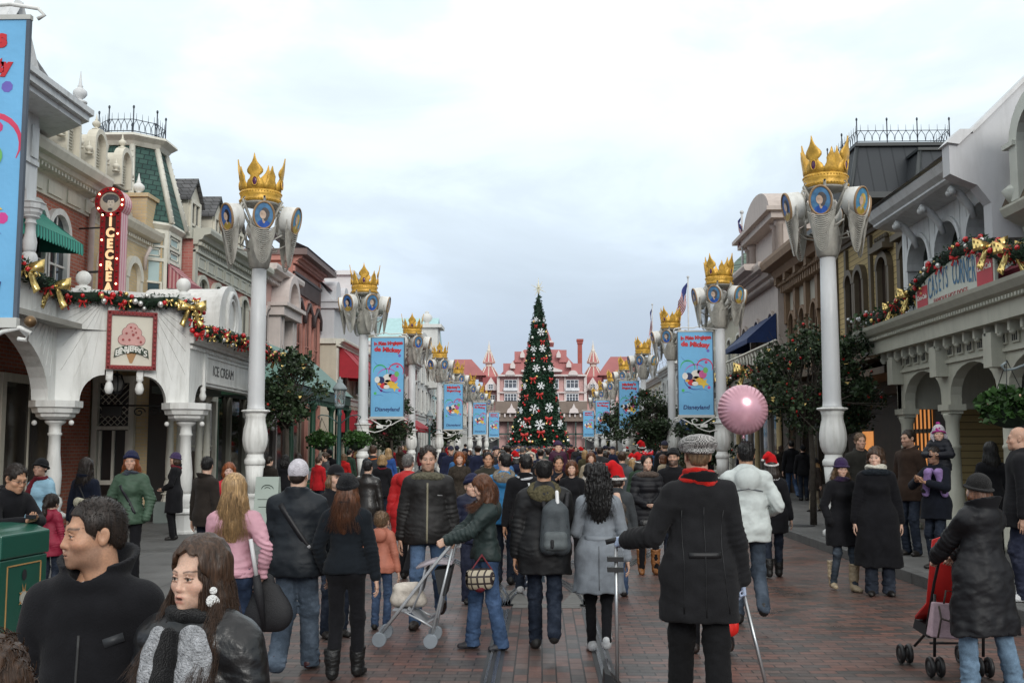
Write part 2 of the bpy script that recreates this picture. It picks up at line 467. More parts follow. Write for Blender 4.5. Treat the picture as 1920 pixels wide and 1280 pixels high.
def ik(a,b,l1,l2,pole):
 a=np.array(a,float);b=np.array(b,float);d=b-a;L=np.linalg.norm(d)
 if L>(l1+l2)*.999:b=a+d*((l1+l2)*.999/L);d=b-a;L=np.linalg.norm(d)
 x=(l1*l1-l2*l2+L*L)/(2*L);hh=math.sqrt(max(l1*l1-x*x,0));u=d/L
 p=np.array(pole,float);p=p-u*(p@u);nn=np.linalg.norm(p);p=p/nn if nn>1e-6 else np.array([0,1,0])
 return a+u*x+p*hh,b
# -- head (face towards -y, origin between the ears)
def make_head(h,sex='m',skin='fair',brow='dark',stubble=0.0,scalp=None,child=False,closed=False,open_mouth=False,makeup=0.0,look=0.0,seed=0):
 f=Field((-.1,-.13,-.24),(.1,.125,.135),h);fine=h<.0045
 fe=sex=='f'
 f.ell((0,.014,.038),(.074,.094,.086),k=.01)
 f.ell((0,-.028,-.035),(.060 if fe else .063,.064,.082),k=.03)
 f.ell((0,-.045,-.083),(.036 if fe else .044,.046,.030),k=.03)
 f.ell((0,-.082,-.103),(.014 if fe else .020,.014,.014),k=.025)
 f.cone((-.034,-.079,.021),(.034,-.079,.021),.012 if fe else .015,.012 if fe else .015,k=.02)
 for sx in(-1,1):
  f.ell((sx*.043,-.060,-.030),(.021,.018 if fe else .020,.016),k=.035)
  f.ell((sx*(.038 if fe else .043),-.012,-.080),(.012,.028,.018),k=.03)
  f.ell((sx*.0305,-.0965,.000),(.0165,.013 if fine else .010,.0115 if fine else .010),k=.014,op='s')
  f.ell((sx*.0305,-.0775,-.001),(.0135,.0125,.0125),k=.002)
  if fine:
   f.cone((sx*.018,-.0885,.0045),(sx*.031,-.0925,.0095),.0028,.0034,k=.003);f.cone((sx*.031,-.0925,.0095),(sx*.044,-.0855,.003),.0034,.0028,k=.003)
   f.cone((sx*.019,-.0885,-.0085),(sx*.042,-.0855,-.0085),.0028,.0028,k=.004)
   if closed:f.ell((sx*.0305,-.080,.002),(.0145,.0135,.0125),k=.002)
  rot=Euler((R(-12),0,sx*R(-22))).to_matrix()
  f.ell((sx*.078,.014,-.006),(.0085,.020,.033),k=.006,rot=rot)
  if h<.008:f.ell((sx*.087,.010,-.003),(.006,.011,.019),k=.005,op='s',rot=rot)
 nl=-.103 if fe else-.107
 f.cone((0,-.086,.012),(0,nl+.004,-.031),.0085,.0102 if fe else .0122,k=.014)
 f.ell((0,nl+.003,-.036),(.0115,.011,.010),k=.008)
 for sx in(-1,1):f.ell((sx*.0125,nl+.016,-.040),(.0085,.011,.0075),k=.007)
 if fine:
  for sx in(-1,1):f.ell((sx*.0065,nl+.010,-.047),(.0035,.005,.003),k=.002,op='s')
 mo=.004 if open_mouth else .0
 f.ell((0,-.078,-.070),(.030,.022,.022),k=.015)
 f.cone((-.019,-.0915,-.0655+mo*.4),(0,-.1005,-.063+mo*.4),.0040,.0058,k=.006);f.cone((.019,-.0915,-.0655+mo*.4),(0,-.1005,-.063+mo*.4),.0040,.0058,k=.006)
 f.cone((-.012,-.0935,-.0755-mo),(.012,-.0935,-.0755-mo),.0065,.0065,k=.007)
 if h<.008:f.ell((0,-.102,-.0695-mo*.3),(.021 if not open_mouth else .013,.011,.0012+mo*.9),k=.003,op='s')
 f.cone((0,.018,-.07),(0,.032,-.235),.052 if fe else .060,.056 if fe else .066,k=.03)
 V,Q=f.mesh()
 x,y,z=V[:,0],V[:,1],V[:,2];ax_=np.abs(x)
 s=np.array(SKIN[skin]);C=np.tile(s,(len(V),1)).astype(f32)
 C*=(1+.06*fnoise(x,y,z,38,seed))[:,None]
 def blend(w,col):
  w=np.clip(w,0,1)[:,None];C[:]=C*(1-w)+np.array(col,f32)*w
 g=lambda cx,cz,rx,rz:np.exp(-(((ax_-cx)/rx)**2+((z-cz)/rz)**2))
 fr=y<-.045
 blend(g(.045,-.032,.026,.022)*fr*.35,s*np.array([1.05,.78,.74]))
 blend(g(0,-.038,.016,.014)*(y<-.095)*.35,s*np.array([1.03,.75,.72]))
 lip=np.maximum(np.exp(-((ax_/.021)**4+((z+.0638)/.0052)**2)),np.exp(-((ax_/.019)**4+((z+.0765+mo)/.0068)**2)))*(y<-.082)
 blend(lip*((.9 if fe else .55)*(1 if fine else .6)),(s*np.array([.80,.50,.50]))if fe else s*np.array([.82,.6,.58]))
 if h<.008:blend((np.exp(-((ax_/.019)**4+((z+.0697+mo*.3)/(.0022+mo*.8))**2))*(y<-.08))*(.9 if fine else .5),(.05,.015,.012))
 if stubble:blend(np.clip((-.030-z)/.02,0,1)*np.clip((z+.140)/.03,0,1)*np.clip((.018-y)/.02,0,1)*(1-g(0,-.07,.016,.008))*stubble,(.07,.055,.05))
 bc=np.array(HAIR[brow])*1.2+.01
 bz=.0215+.006*np.sin(np.clip((ax_-.012)/.038,0,1)*2.6)
 blend(np.exp(-(((z-bz)/(.0030 if fe else .0048))**2))*((ax_>.012)&(ax_<.051)&(y<-.055))*(.85 if fine else .5),bc)
 ex,ez=ax_-.0305,z+.001
 if not closed:
  inn=((ex/.0125)**2+(ez/.0054)**2)<1
  eye=inn&(y<-.083)
  C[eye]=(.36,.33,.31)
  xi=x-np.sign(x)*.0305-look*.005
  ir=eye&((xi**2+(ez)**2)<.0062**2);C[ir]=(.045,.025,.014)
  pu=eye&((xi**2+(ez)**2)<.0027**2);C[pu]=(.004,.004,.004)
 lash=np.exp(-((np.abs((ex/.0135)**2+(ez/.0072)**2-1))/.30)**2)*(z>-.002)*(y<-.072)
 blend(lash*((.75 if fine else .38)+.2*makeup),(.02,.014,.012))
 blend(g(.0305,.003,.019,.013)*(y<-.06)*((.18 if fine else .06)+.3*makeup)*(np.abs(ez)>.006),s*np.array([.45,.38,.38]))
 if scalp is not None:
  hc=np.array(HAIR[scalp])
  line=np.interp(y,[-.09,-.062,-.050,-.044,-.012,-.006,.03,.09,.12],[.070,.070,.046,.010,-.022,.018,-.03,-.072,-.08])
  line=line+.002*fnoise(x,y,z,160,3)
  w=np.clip((z-line)/.006,0,1)
  earm=(ax_>.078)&(np.abs(z+.006)<.036)
  blend(w*.82*~earm,hc+.012)
 C=np.clip(C,.003,1)
 if child:V=V*np.array([1.02,1.0,.93],f32)
 return V,Q,C,f
# -- hand: wrist at origin, fingers along -z, palm towards +x*side (the thigh), thumb to -y
def make_hand(h,pose='relaxed',side=1,k=1.0):
 f=Field((-.06,-.075,-.21),(.06,.065,.045),h)
 f.cone((0,0,.04),(0,0,-.01),.026,.026,k=.01,flat=1.15)
 for yy in(-.026,-.009,.008,.024):
  f.cone((0,yy*.75,-.01),(0,yy,-.088+abs(yy+.009)*.35),.0145,.0115,k=.014)
 curl={'relaxed':(12,26,18),'grip':(62,78,48),'pinch':(40,50,30),'flat':(4,6,4)}[pose]
 inn=-side
 L=[(.040,.025,.020),(.044,.029,.021),(.041,.027,.020),(.032,.021,.018)]
 rr=[(.0088,.0080,.0072),(.009,.0082,.0074),(.0086,.0078,.007),(.0078,.007,.0063)]
 for i,yy in enumerate((-.027,-.009,.009,.025)):
  p=np.array([0,yy,-.088+abs(yy+.009)*.35]);a=0;sp=(-.10,-.02,.05,.12)[i]
  for j in range(3):
   a+=R(curl[j]*(1+.14*(i-1)))
   q=p+L[i][j]*np.array([inn*math.sin(a),sp*math.cos(a),-math.cos(a)])
   f.cone(p,q,rr[i][j],rr[i][min(j+1,2)]*.96,k=.003);p=q
 tb={'relaxed':.35,'grip':1.0,'pinch':.7,'flat':.1}[pose]
 p0=np.array([inn*.006,-.024,-.022]);p1=p0+np.array([inn*(.012+.010*tb),-.026+.010*tb,-.036]);p2=p1+np.array([inn*(.006+.018*tb),-.008+.014*tb,-.030]);p3=p2+np.array([inn*.008*tb,.004*tb,-.024])
 f.cone(p0,p1,.016,.0115,k=.01);f.cone(p1,p2,.0105,.0092,k=.004);f.cone(p2,p3,.009,.0075,k=.003)
 V,Q=f.mesh();return V*k,Q
def frame_to(d,hint):
 0
 z=-np.array(d,float);z/=np.linalg.norm(z);y=-np.array(hint,float);y=y-z*(y@z)
 n=np.linalg.norm(y);y=y/n if n>1e-6 else np.array([0,1,0])-z*z[1]
 y/=np.linalg.norm(y);x=np.cross(y,z);return np.stack([x,y,z],1)
def strands(f_pts,r0=.0016,n=3):
 0
 Vs=[];Qs=[];off=0
 for pts in f_pts:
  m=len(pts);t=np.gradient(pts,axis=0);t/=np.linalg.norm(t,axis=1)[:,None]+1e-9
  a=np.cross(t,np.array([.3,.9,.2]));a/=np.linalg.norm(a,axis=1)[:,None]+1e-9;b=np.cross(t,a)
  rr=r0*(1-.75*np.linspace(0,1,m)**2)
  ring=[pts+(a*math.cos(2*math.pi*k/n)+b*math.sin(2*math.pi*k/n))*rr[:,None]for k in range(n)]
  V=np.stack(ring,1).reshape(-1,3);Vs.append(V)
  i=np.arange(m-1)
  for k in range(n):
   k2=(k+1)%n;Qs.append(np.stack([i*n+k,i*n+k2,(i+1)*n+k2,(i+1)*n+k],1)+off)
  off+=m*n
 return np.concatenate(Vs).astype(f32),np.concatenate(Qs).astype(np.int32)
def make_hair(style,h,seed=0,length=.30,child=False,hat=False,ns=0):
 0
 r=np.random.default_rng(seed+11)
 lo,hi=(-.16,-.14,-.16),(.16,.17,.18)
 if style in('long','curly','wavy','straight'):lo=(-.22,-.14,-length-.06);hi=(.22,.22,.18)
 if style=='ponytail':lo=(-.12,-.12,-length-.05);hi=(.12,.24,.18)
 f=Field(lo,hi,h)
 sh=.012 if style in('short','crop','sides')else .020
 if style=='crop':sh=.007
 if hat:sh=.004
 f.ell((0,.014,.040),(.074+sh,.095+sh,.087+sh),k=.01)
 if style in('short','crop','sides'):
  f.ell((0,.055,-.01),(.066,.058,.07),k=.02)
 hl=lambda X,Y,Z:0
 if style=='sides':
  f.ell((0,.0,.11),(.068,.085,.06),k=.01,op='s')
 face_top=.050 if style=='bob' else(.096 if style in('long','wavy','curly')else .085)
 if style=='crop':
  f.plane((0,0,-1),.085,k=.004)
  f.put((-.12,-.2,-.2),(.12,.13,.13),lambda X,Y,Z:Z+0*X-np.interp(Y,[-.1,-.062,-.050,-.044,-.012,-.006,.03,.09,.13],[.072,.070,.050,.012,-.018,.020,-.026,-.066,-.075]),k=.004,op='s')
  for sx in(-1,1):f.ell((sx*.092,.014,-.008),(.026,.024,.040),k=.006,op='s')
 def face(X,Y,Z):
  zc=-.04;rz=face_top-zc+.006*np.sin(X*70+seed)
  return(np.sqrt(((X-.006)/.074)**2+((Z-zc)/rz)**2)-1)*.06
 if style!='crop':f.put((-.09,-.2,-.2),(.09,-.022,.1),lambda X,Y,Z:np.maximum(face(X,Y,Z),(Y+.030)),k=.006,op='s')
 if style in('short','sides'):
  f.plane((0,0,-1),.062,k=.01)
  for sx in(-1,1):
   f.ell((sx*.092,.012,-.012),(.030,.026,.044),k=.008,op='s')
   f.put((min(0,sx*.12),-.14,-.2),(max(0,sx*.12),.02,-.01),lambda X,Y,Z:np.maximum(Y-.006,Z+.014),k=.008,op='s')
 if style in('long','curly','wavy','straight'):
  w=.10 if style!='curly' else .13
  w*=.86 if ns else 1
  f.chain([((0,.038 if hat else .05,.02 if hat else .03),.074 if hat else .092),((0,.07,-.10),w),((0,.09,-length*.7),w*.95),((0,.10,-length),w*.55)],k=.05,flat=.62,fc=.075)
  for sx in(-1,1):
   f.chain([((sx*(.064 if hat else .072),.004,.02),.024),((sx*.082,.018,-.08),.030),((sx*.098,.03,-length*.62),.030),((sx*.095,.045,-length*.92),.014)],k=.03)
  f.cone((0,.0,-.1),(0,.02,-length-.1),.052,.068,k=.02,op='s')if False else None
 if style=='bob':
  f.chain([((0,.036 if hat else .05,.0 if hat else .02),.074 if hat else .09),((0,.05,-.08),.088),((0,.05,-.12),.072)],k=.04,flat=.75,fc=.05)
  for sx in(-1,1):f.chain([((sx*(.064 if hat else .085),-.005 if not hat else .01,.03 if not hat else 0),.024),((sx*.086,.01,-.06),.030),((sx*.08,.02,-.11),.02)],k=.03)
 if style=='bun':f.ell((0,.115,.06),(.045,.04,.045),k=.015)
 if style=='ponytail':
  f.ell((0,.11,.04),(.024,.02,.024),k=.012)
  f.chain([((0,.12,.04),.02),((0,.155,-.03),.03),((0,.15,-length*.6),.032),((0,.135,-length),.012)],k=.02)
 if style not in('crop',):
  am={'short':.0040,'sides':.002,'curly':.010,'wavy':.0035,'long':.003,'straight':.002}.get(style,.003)
  fq={'curly':26,'short':30}.get(style,20)
  def dis(X,Y,Z):
   th=np.arctan2(X,Y+.3);ph=X*8+.06*np.sin(Z*(30 if style in('curly','wavy')else 9)+X*20+seed)
   a=np.sin(ph*fq*.9+3*np.sin(Z*7+Y*9))*am*.6
   return a+am*.8*fnoise(X,Y,Z*(.35 if style in('long','straight','wavy')else 1),42,seed)
  f.displace(dis)
 V,Q=f.mesh();parts=[(V,Q)]
 return parts,f
def hair_strands(style,n,seed,length,hat=False):
 r=np.random.default_rng(seed+5);out=[]
 for i in range(n):
  a=r.uniform(-2.5,2.5);
  sx,cy=math.sin(a),math.cos(a)
  top=np.array([sx*r.uniform(.2,.9)*.07,.015+cy*.05,.125-abs(r.normal())*.012])
  ear=np.array([sx*.098,.02+cy*.112,.02])
  if hat:top=np.array([sx*.082,.014+cy*.085,.02]);ear=np.array([sx*.092,.02+cy*.105,-.03])
  rad=r.uniform(.92,1.12);Lz=-length*r.uniform(.72,1.10)
  mid=np.array([sx*.108*rad+r.normal()*.008,.045+cy*.10*rad,Lz*.45]);end=np.array([sx*.115*rad+r.normal()*.034,.06+cy*.09*rad+r.normal()*.012,Lz])
  if abs(a)>1.75 and style!='fly':mid[1]-=.005
  if style=='wavy' and r.random()<.42:
   sg=1 if sx>0 else-1;mid=np.array([sg*(.112+r.normal()*.008),-.02+r.normal()*.02,-.15]);end=np.array([sg*(.125+r.normal()*.03),-.15+r.normal()*.015,Lz]);ear=np.array([sg*.096,.0,.0])
  ctrl=np.array([top,ear,mid,end]);t=np.linspace(0,1,14)
  B=[(1-t)**3,3*t*(1-t)**2,3*t*t*(1-t),t**3]
  c1=ear*1.6-top*.35-mid*.25;c2=mid*1.5-ear*.25-end*.25
  p=B[0][:,None]*top+B[1][:,None]*c1+B[2][:,None]*c2+B[3][:,None]*end
  am={'wavy':.016,'curly':.018,'long':.005,'straight':.002}.get(style,.004)
  ph=r.uniform(0,6);p[:,0]+=am*np.sin(t*(16 if style=='curly' else 9)+ph)*t;p[:,1]+=am*np.cos(t*(15 if style=='curly' else 8)+ph)*t
  out.append(p)
 return out
def tufts(V,n,seed,ln,up=.35,rr=.0016):
 0
 r=np.random.default_rng(seed+3);V=np.asarray(V,float);V=V[(V[:,2]>-.05)&((V[:,1]>-.055)|(V[:,2]>.098))]
 if len(V)==0:return None
 idx=r.integers(0,len(V),n);p=V[idx];nr=p-np.array([0,.014,.02]);nr/=np.linalg.norm(nr,axis=1)[:,None]
 t=np.where(p[:,1:2]<-.01,np.array([[0,.5,.55]]),np.array([[0,.45,-.9]]))+r.normal(size=(n,3))*.4;t-=nr*(t*nr).sum(1)[:,None];t/=np.linalg.norm(t,axis=1)[:,None]+1e-6
 L=ln*r.uniform(.5,1.3,n)[:,None];out=[]
 q1=p+(t*.5+nr*up*.7)*L;q2=p+(t+nr*up)*L
 return strands(list(np.stack([p-nr*.003,q1,q2],1)),rr)
def rotx(p,a,c):
 p=np.array(p,float);y,z=p[...,1]-c[1],p[...,2]-c[2]
 q=p.copy();q[...,1]=c[1]+y*math.cos(a)-z*math.sin(a);q[...,2]=c[2]+y*math.sin(a)+z*math.cos(a);return q
ARM=dict(down=(.275,.0,.81),swingf=(.27,-.19,.86),swingb=(.275,.16,.84),pocket=(.215,-.10,.90),front=(.05,-.25,1.06),hold=(.15,-.36,1.06),belly=(.06,-.22,1.02),up=(.14,-.30,1.25),bag=(.275,-.04,.80),shoulder=(.08,-.16,1.34),hip=(.24,.02,.93))
def make_hat(kind,h,col,key,seed=0):
 0
 out=[];seg=lambda lo,hi:Field(lo,hi,h)
 if kind in('beanie','cloche'):
  f=seg((-.13,-.13,-.05),(.13,.15,.2))
  f.ell((0,.014,.045),(.094,.113,.105),k=.01)
  low=-.005 if kind=='cloche' else .022
  tilt=.28
  f.plane((0,-tilt,-1),-(low)+0.0,k=.006)
  f.displace(lambda X,Y,Z:.0016*np.sin(np.arctan2(X,Y+.001)*46))
  if kind=='beanie':
   rng_=np.linspace(0,1,2)
   f.torus((0,.012,.040),.094,.013,k=.006,tilt=-.28,sx=.985,sy=1.17,zr=1.6)
  else:
   f.torus((0,.010,.020),.102,.014,k=.012,tilt=-.2,sx=1.0,sy=1.18,zr=.8)
  V,Q=f.mesh();out.append(('hat',V,Q,cloth(key,col,'knit')))
 elif kind=='plain_beanie':
  f=seg((-.13,-.13,-.05),(.13,.15,.2))
  f.ell((0,.014,.046),(.090,.109,.108),k=.01);f.plane((0,-.25,-1),-.012,k=.006)
  V,Q=f.mesh();out.append(('hat',V,Q,cloth(key,col,'knit')))
 elif kind=='flat_cap':
  f=seg((-.16,-.20,-.02),(.16,.19,.2))
  f.ell((0,.020,.075),(.125,.145,.062),k=.01,rot=Euler((R(10),0,0)).to_matrix())
  f.torus((0,.012,.042),.096,.016,k=.02,tilt=-.12,sx=.98,sy=1.14)
  f.ell((0,-.115,.045),(.075,.055,.010),k=.02,rot=Euler((R(18),0,0)).to_matrix())
  f.displace(lambda X,Y,Z:.004*fnoise(X,Y,Z,28,2))
  V,Q=f.mesh();out.append(('hat',V,Q,cloth(key,col,'check')))
 elif kind=='cap':
  f=seg((-.13,-.2,-.02),(.13,.15,.2))
  f.ell((0,.014,.045),(.090,.110,.098),k=.01);f.plane((0,-.1,-1),-.028,k=.006)
  f.ell((0,-.115,.040),(.070,.060,.008),k=.012,rot=Euler((R(14),0,0)).to_matrix())
  V,Q=f.mesh();out.append(('hat',V,Q,cloth(key,col,'wool')))
 elif kind=='santa':
  f=seg((-.14,-.13,-.0),(.2,.22,.26))
  f.chain([((0,.014,.06),.094),((.01,.03,.13),.075),((.045,.07,.19),.045),((.10,.11,.165),.024),((.135,.13,.12),.014)],k=.03);f.plane((0,-.2,-1),-.045)
  V,Q=f.mesh();out.append(('hat',V,Q,cloth('santa_red',(.50,.012,.015),'wool')))
  g=seg((-.14,-.15,-.0),(.2,.22,.2));g.torus((0,.012,.045),.094,.020,k=.01,tilt=-.22,sx=1,sy=1.17,zr=.8);g.ell((.14,.132,.105),(.024,.024,.024),k=.01)
  g.displace(lambda X,Y,Z:.003*fnoise(X,Y,Z,90,1));V,Q=g.mesh();out.append(('fur_trim',V,Q,cloth('white_fur',(.75,.74,.72),'fur')))
 elif kind=='earflap':
  f=seg((-.13,-.13,-.13),(.13,.15,.22))
  f.ell((0,.014,.050),(.098,.117,.115),k=.01);f.plane((0,-.25,-1),-.005,k=.006)
  for sx in(-1,1):f.chain([((sx*.092,.02,.02),.03),((sx*.095,.0,-.05),.032),((sx*.075,-.02,-.11),.012)],k=.02)
  V,Q=f.mesh();out.append(('hat',V,Q,cloth(key,col,'knit')))
  g=seg((-.14,-.15,-.05),(.14,.16,.24));g.torus((0,.008,.015),.098,.012,k=.01,tilt=-.25,sx=1,sy=1.17,zr=1.1);g.ell((0,.03,.178),(.034,.034,.028),k=.01)
  g.ell((-.03,-.085,.075),(.022,.016,.022),k=.004);g.ell((.005,-.095,.085),(.016,.012,.018),k=.004);g.ell((-.012,-.095,.055),(.016,.012,.016),k=.004)
  V,Q=g.mesh();out.append(('trim',V,Q,cloth('pink_knit',(.55,.05,.32),'knit')))
 return out
def surf_strip(fld,pts,w,mt,name,parent,front=True,off=.004,th=.004):
 0
 mb=MB();L=[];Rr=[];last=None
 for i,(x,z)in enumerate(pts):
  y=fld.depth(x,z,front)
  if y is None:y=last
  if y is None:continue
  last=y
  x0,z0=pts[max(i-1,0)];x1,z1=pts[min(i+1,len(pts)-1)]
  d=Vector((x1-x0,0,z1-z0)).normalized();n=Vector((-d.z,0,d.x))
  yy=y-off if front else y+off
  L.append(Vector((x,yy,z))-n*w/2);Rr.append(Vector((x,yy,z))+n*w/2)
 if len(L)<2:return None
 mb.sheet([L,Rr]if front else[Rr,L],th=th)
 me_o=mb.build(name,mt);me_o.parent=parent
 return me_o
def make_person(loc,H,rz=0.0,label='',sex='m',skin='light',hair='short',hcol='dark',hlen=.30,brow=None,hat=None,hat_col=(.02,.02,.025),hat_key=None,jacket=None,trousers=None,shoes=None,arms=('down','down'),hands=('relaxed','relaxed'),feet=None,head=(0,0),lean=0.0,scarf=None,lod=1,stubble=0.0,child=False,group=None,seed=0,build=1.0,headk=1.0,open_mouth=False,makeup=0.0,look=0,nstr=0,closed=False,glasses=False,gloves=None,crouch=0.0,seated=False,cat='person',scale_hands=1.0,collar_open=False):
 0
 HH={0:.0028,1:.0052,2:.0085,3:.012}[lod];HC={0:.0065,1:.0115,2:.017,3:.024}[lod]
 root=empty('person',loc,label,cat,group,rz)
 S=H/1.75;root.scale=(S,S,S)
 piv=np.array([0,0,.95]);U=lambda p:rotx(p,lean,piv)
 fe=sex=='f';sw=(.150 if fe else .172)*(.5+.5*build)*(.93 if child else 1)
 jacket=dict(dict(key='black',col=(.012,.012,.014),kind='wool',hem=.80,bulk=.02,flare=0.0,collar='stand',puffer=0,wr=.004),**(jacket or{}))
 trousers=dict(dict(key='denim',col=(.04,.065,.12),kind='denim',cut='straight'),**(trousers or{}))
 shoes=dict(dict(col=(.015,.013,.012),kind='shoe',key=None,h=.30),**(shoes or{}))
 b=jacket['bulk']
 hipz=.93-crouch
# --- legs
 feet=feet or((-.09,.0,0),(.09,.0,0))
 hips=[np.array([-.088,0,hipz]),np.array([.088,0,hipz])];knees=[];ank=[]
 for i in(0,1):
  fx,fy,fz=feet[i][:3];a=np.array([fx,fy+.0,.085+fz]);kn,an=ik(hips[i],a,.43,.425,(0.03*(1 if i else-1),-1,0));knees.append(kn);ank.append(an)
# --- arms
 shl=[U((-sw,.008,1.392)),U((sw,.008,1.392))];elb=[];wri=[]
 for i in(0,1):
  s=-1 if i==0 else 1;t=arms[i];t=ARM[t]if isinstance(t,str)else t
  w=np.array([t[0]*s if isinstance(arms[i],str)else t[0],t[1],t[2]],float);po=t[3:6]if len(t)>3 else None
  if isinstance(arms[i],str):w=U(w)
  pole=po or(s*.9,.75,-.2)
  e,w=ik(shl[i],w,.285,.255,pole);elb.append(e);wri.append(w)
# --- body: head + hands + inner figure, one mesh
 hk=headk*(.97 if not child else 1.28)
 yaw,pit=R(head[0]),R(head[1])
 HR=np.array((Euler((pit,0,0)).to_matrix()));HY=np.array(Euler((0,0,yaw)).to_matrix());HM=HY@HR
 hc=U((0,-.012,1.75-.123*hk))if not child else U((0,-.012,1.75-.123*hk))
 toB=lambda V:(np.asarray(V,float)*hk)@HM.T+hc
 hv,hq,hcol_,hf=make_head(HH,sex,skin,brow or hcol if(brow or hcol)in HAIR else 'dark',stubble,hcol if hair in('crop','sides')else None,child,closed,open_mouth,makeup,look,seed)
 parts=[(toB(hv),hq,0)];cols=[hcol_]
 sk=np.array(SKIN[skin])
 bf=Field((-.36,-.5,.0),(.36,.45,1.5),.024 if lod>0 else .02)
 shz=1.36
 bf.chain([(U((0,0,.95)),.12),(U((0,.0,1.12)),.11),(U((0,0,1.33)),.125)],k=.06,flat=.66,fc=None)
 bf.cone(U((-sw*.72,0,1.39)),U((sw*.72,0,1.39)),.06,.06,k=.06);bf.cone(U((0,.01,1.38)),U((0,.02,1.50)),.058,.052,k=.04)
 for i in(0,1):
  bf.chain([(shl[i],.040),(elb[i],.032),(wri[i],.025)],k=.03);bf.chain([(hips[i],.070),(knees[i],.038),(ank[i],.024)],k=.04)
 bv,bq=bf.mesh();parts.append((bv,bq,0));cols.append(np.tile(sk,(len(bv),1)))
 hand_pos=[]
 for i in(0,1):
  d=wri[i]-elb[i];d/=np.linalg.norm(d);s=-1 if i==0 else 1
  hp=hands[i];hint=np.array([0,-1,0])if abs(d[1])<.75 else np.array([-s*.3,0,1.0])
  if hp is None:hand_pos.append((wri[i],d));continue
  M=frame_to(d,hint);hh={0:.004,1:.0058,2:.008,3:.011}[lod]
  V,Q=make_hand(hh,hp,s,(.95 if not fe else .88)*scale_hands*(1.05 if child else 1));V=V@M.T+wri[i]+d*.012
  parts.append((V,Q,0));c=np.tile(sk*(.92+.1*fnoise(V[:,0],V[:,1],V[:,2],60))[:,None],1)
  if gloves is not None:c=np.tile(np.array(gloves),(len(V),1))
  cols.append(c);hand_pos.append((wri[i]+d*.09,d))
 me=np_mesh('body',parts,[skin_mat()],np.concatenate(cols));body=link('body',me,root)
# --- trousers
 tf=Field((-.30,-.55,.02),(.30,.55,hipz+.14),HC)
 tf.cone((-.052,0.005,hipz+.02),(.052,.005,hipz+.02),.108,.108,k=.05,flat=.88,fc=.005)
 tf.cone((0,0.0,hipz+.02),(0,0,hipz+.10),.135,.125,k=.05,flat=.72,fc=0)
 cut=dict(straight=(.086,.066,.062),slim=(.083,.057,.046),boot=(.086,.067,.074),wide=(.092,.076,.080),baggy=(.094,.080,.080))[trousers['cut']]
 if fe:cut=tuple(c*.95 for c in cut)
 for i in(0,1):
  end=ank[i]-(np.array([0,0,.045])if trousers['cut']in('boot','wide','baggy')else np.array([0,0,.02]))
  tf.chain([(hips[i],cut[0]),(knees[i],cut[1]),(end,cut[2])],k=.045)
  tf.ell(hips[i]+[0,.040,-.0],(.080,.070,.09),k=.05)
 tf.plane((0,0,-1),-.028,k=.004)
 tam=.006 if trousers['kind']=='denim' else .0035
 kz=knees[0][2]
 tf.displace(lambda X,Y,Z:tam*(.35+1.1*np.exp(-((Z-kz)/.13)**2)+1.5*np.exp(-((Z-.14)/.10)**2))*fnoise(X,Y,Z*2.4,17,seed)+.002*fnoise(X,Y,Z,45,seed))
 V,Q=tf.mesh();link('trousers',np_mesh('trousers',[(V,Q,0)],[cloth('t_'+trousers['key'],trousers['col'],trousers['kind'])]),root)
# --- shoes
 skey=shoes['key']or('shoe%d'%int(sum(c*997 for c in shoes['col'])))
 for i in(0,1):
  s=-1 if i==0 else 1
  ft=feet[i];fp=R(ft[3])if len(ft)>3 else(R(-38)if ft[2]>.05 else 0.0)
  sf=Field((-.10,-.22,-.02),(.10,.11,shoes['h']+.1 if shoes['kind']=='boot' else .13),min(HC,.010)if lod<2 else .013)
  kk=.92 if fe else 1.0
  sf.cone((0,.035,.042),(0,-.06,.040),.040,.043,k=.02);sf.cone((0,-.06,.036),(s*.004,-.135,.030),.044,.034,k=.02);sf.ell((0,.038,.055),(.036,.042,.045),k=.03)
  if shoes['kind']=='boot':sf.chain([((0,.02,.08),.058),((0,.015,.2),.067),((0,.0,shoes['h']),.080)],k=.03);sf.plane((0,0,1),shoes['h'])
  else:sf.cone((0,.015,.06),(0,.015,.095),.042,.038,k=.03)
  sf.plane((0,0,-1),-.006,k=.004)
  if shoes['kind']=='boot':sf.displace(lambda X,Y,Z:.005*fnoise(X,Y,Z*2.5,22,seed))
  V,Q=sf.mesh();V=V*kk
  outw=s*.16;M=np.array(Euler((fp,0,outw)).to_matrix())
  V=(V-np.array([0,0,.085]))@M.T+ank[i]
  skm=mat('shoe_'+skey,shoes['col'],rough=.45,var=.25,vscale=14,bump=.3,bscale=60)
  link('boot' if shoes['kind']=='boot' else 'shoe',np_mesh('shoe',[(V,Q,0)],[skm]),root)
# --- jacket
 hem=jacket['hem'];fl=jacket['flare']
 lo=np.min([shl[0],shl[1],elb[0],elb[1],wri[0],wri[1],[-.3,-.3,hem]],0)-.12;hi=np.max([shl[0],shl[1],elb[0],elb[1],wri[0],wri[1],[.3,.3,1.0]],0)+.12
 hi[2]=max(hi[2],U((0,0,1.62))[2]);lo[2]=min(hem-.02,wri[0][2]-.06,wri[1][2]-.06);lo[1]=min(lo[1],-.30+U((0,0,1.4))[1]);hi[1]=max(hi[1],.3)
 jf=Field(lo,hi,HC)
 bw=build
 c0=.146*bw if fe else .168*bw
 wz=1.12;wst=(.112 if fe else .140)*bw
 jf.chain([(U((0,0,1.34)),c0*.92+b),(U((0,.0,wz)),wst+b)],k=.06,flat=.70,fc=float(U((0,0,1.2))[1]))
 jf.cone(U((-sw*.62,.010,1.372)),U((sw*.62,.010,1.372)),.062+b*.8,.062+b*.8,k=.06);jf.cone(U((0,.014,1.38)),U((0,.020,1.455)),.080+b*.4,.060+b*.4,k=.07)
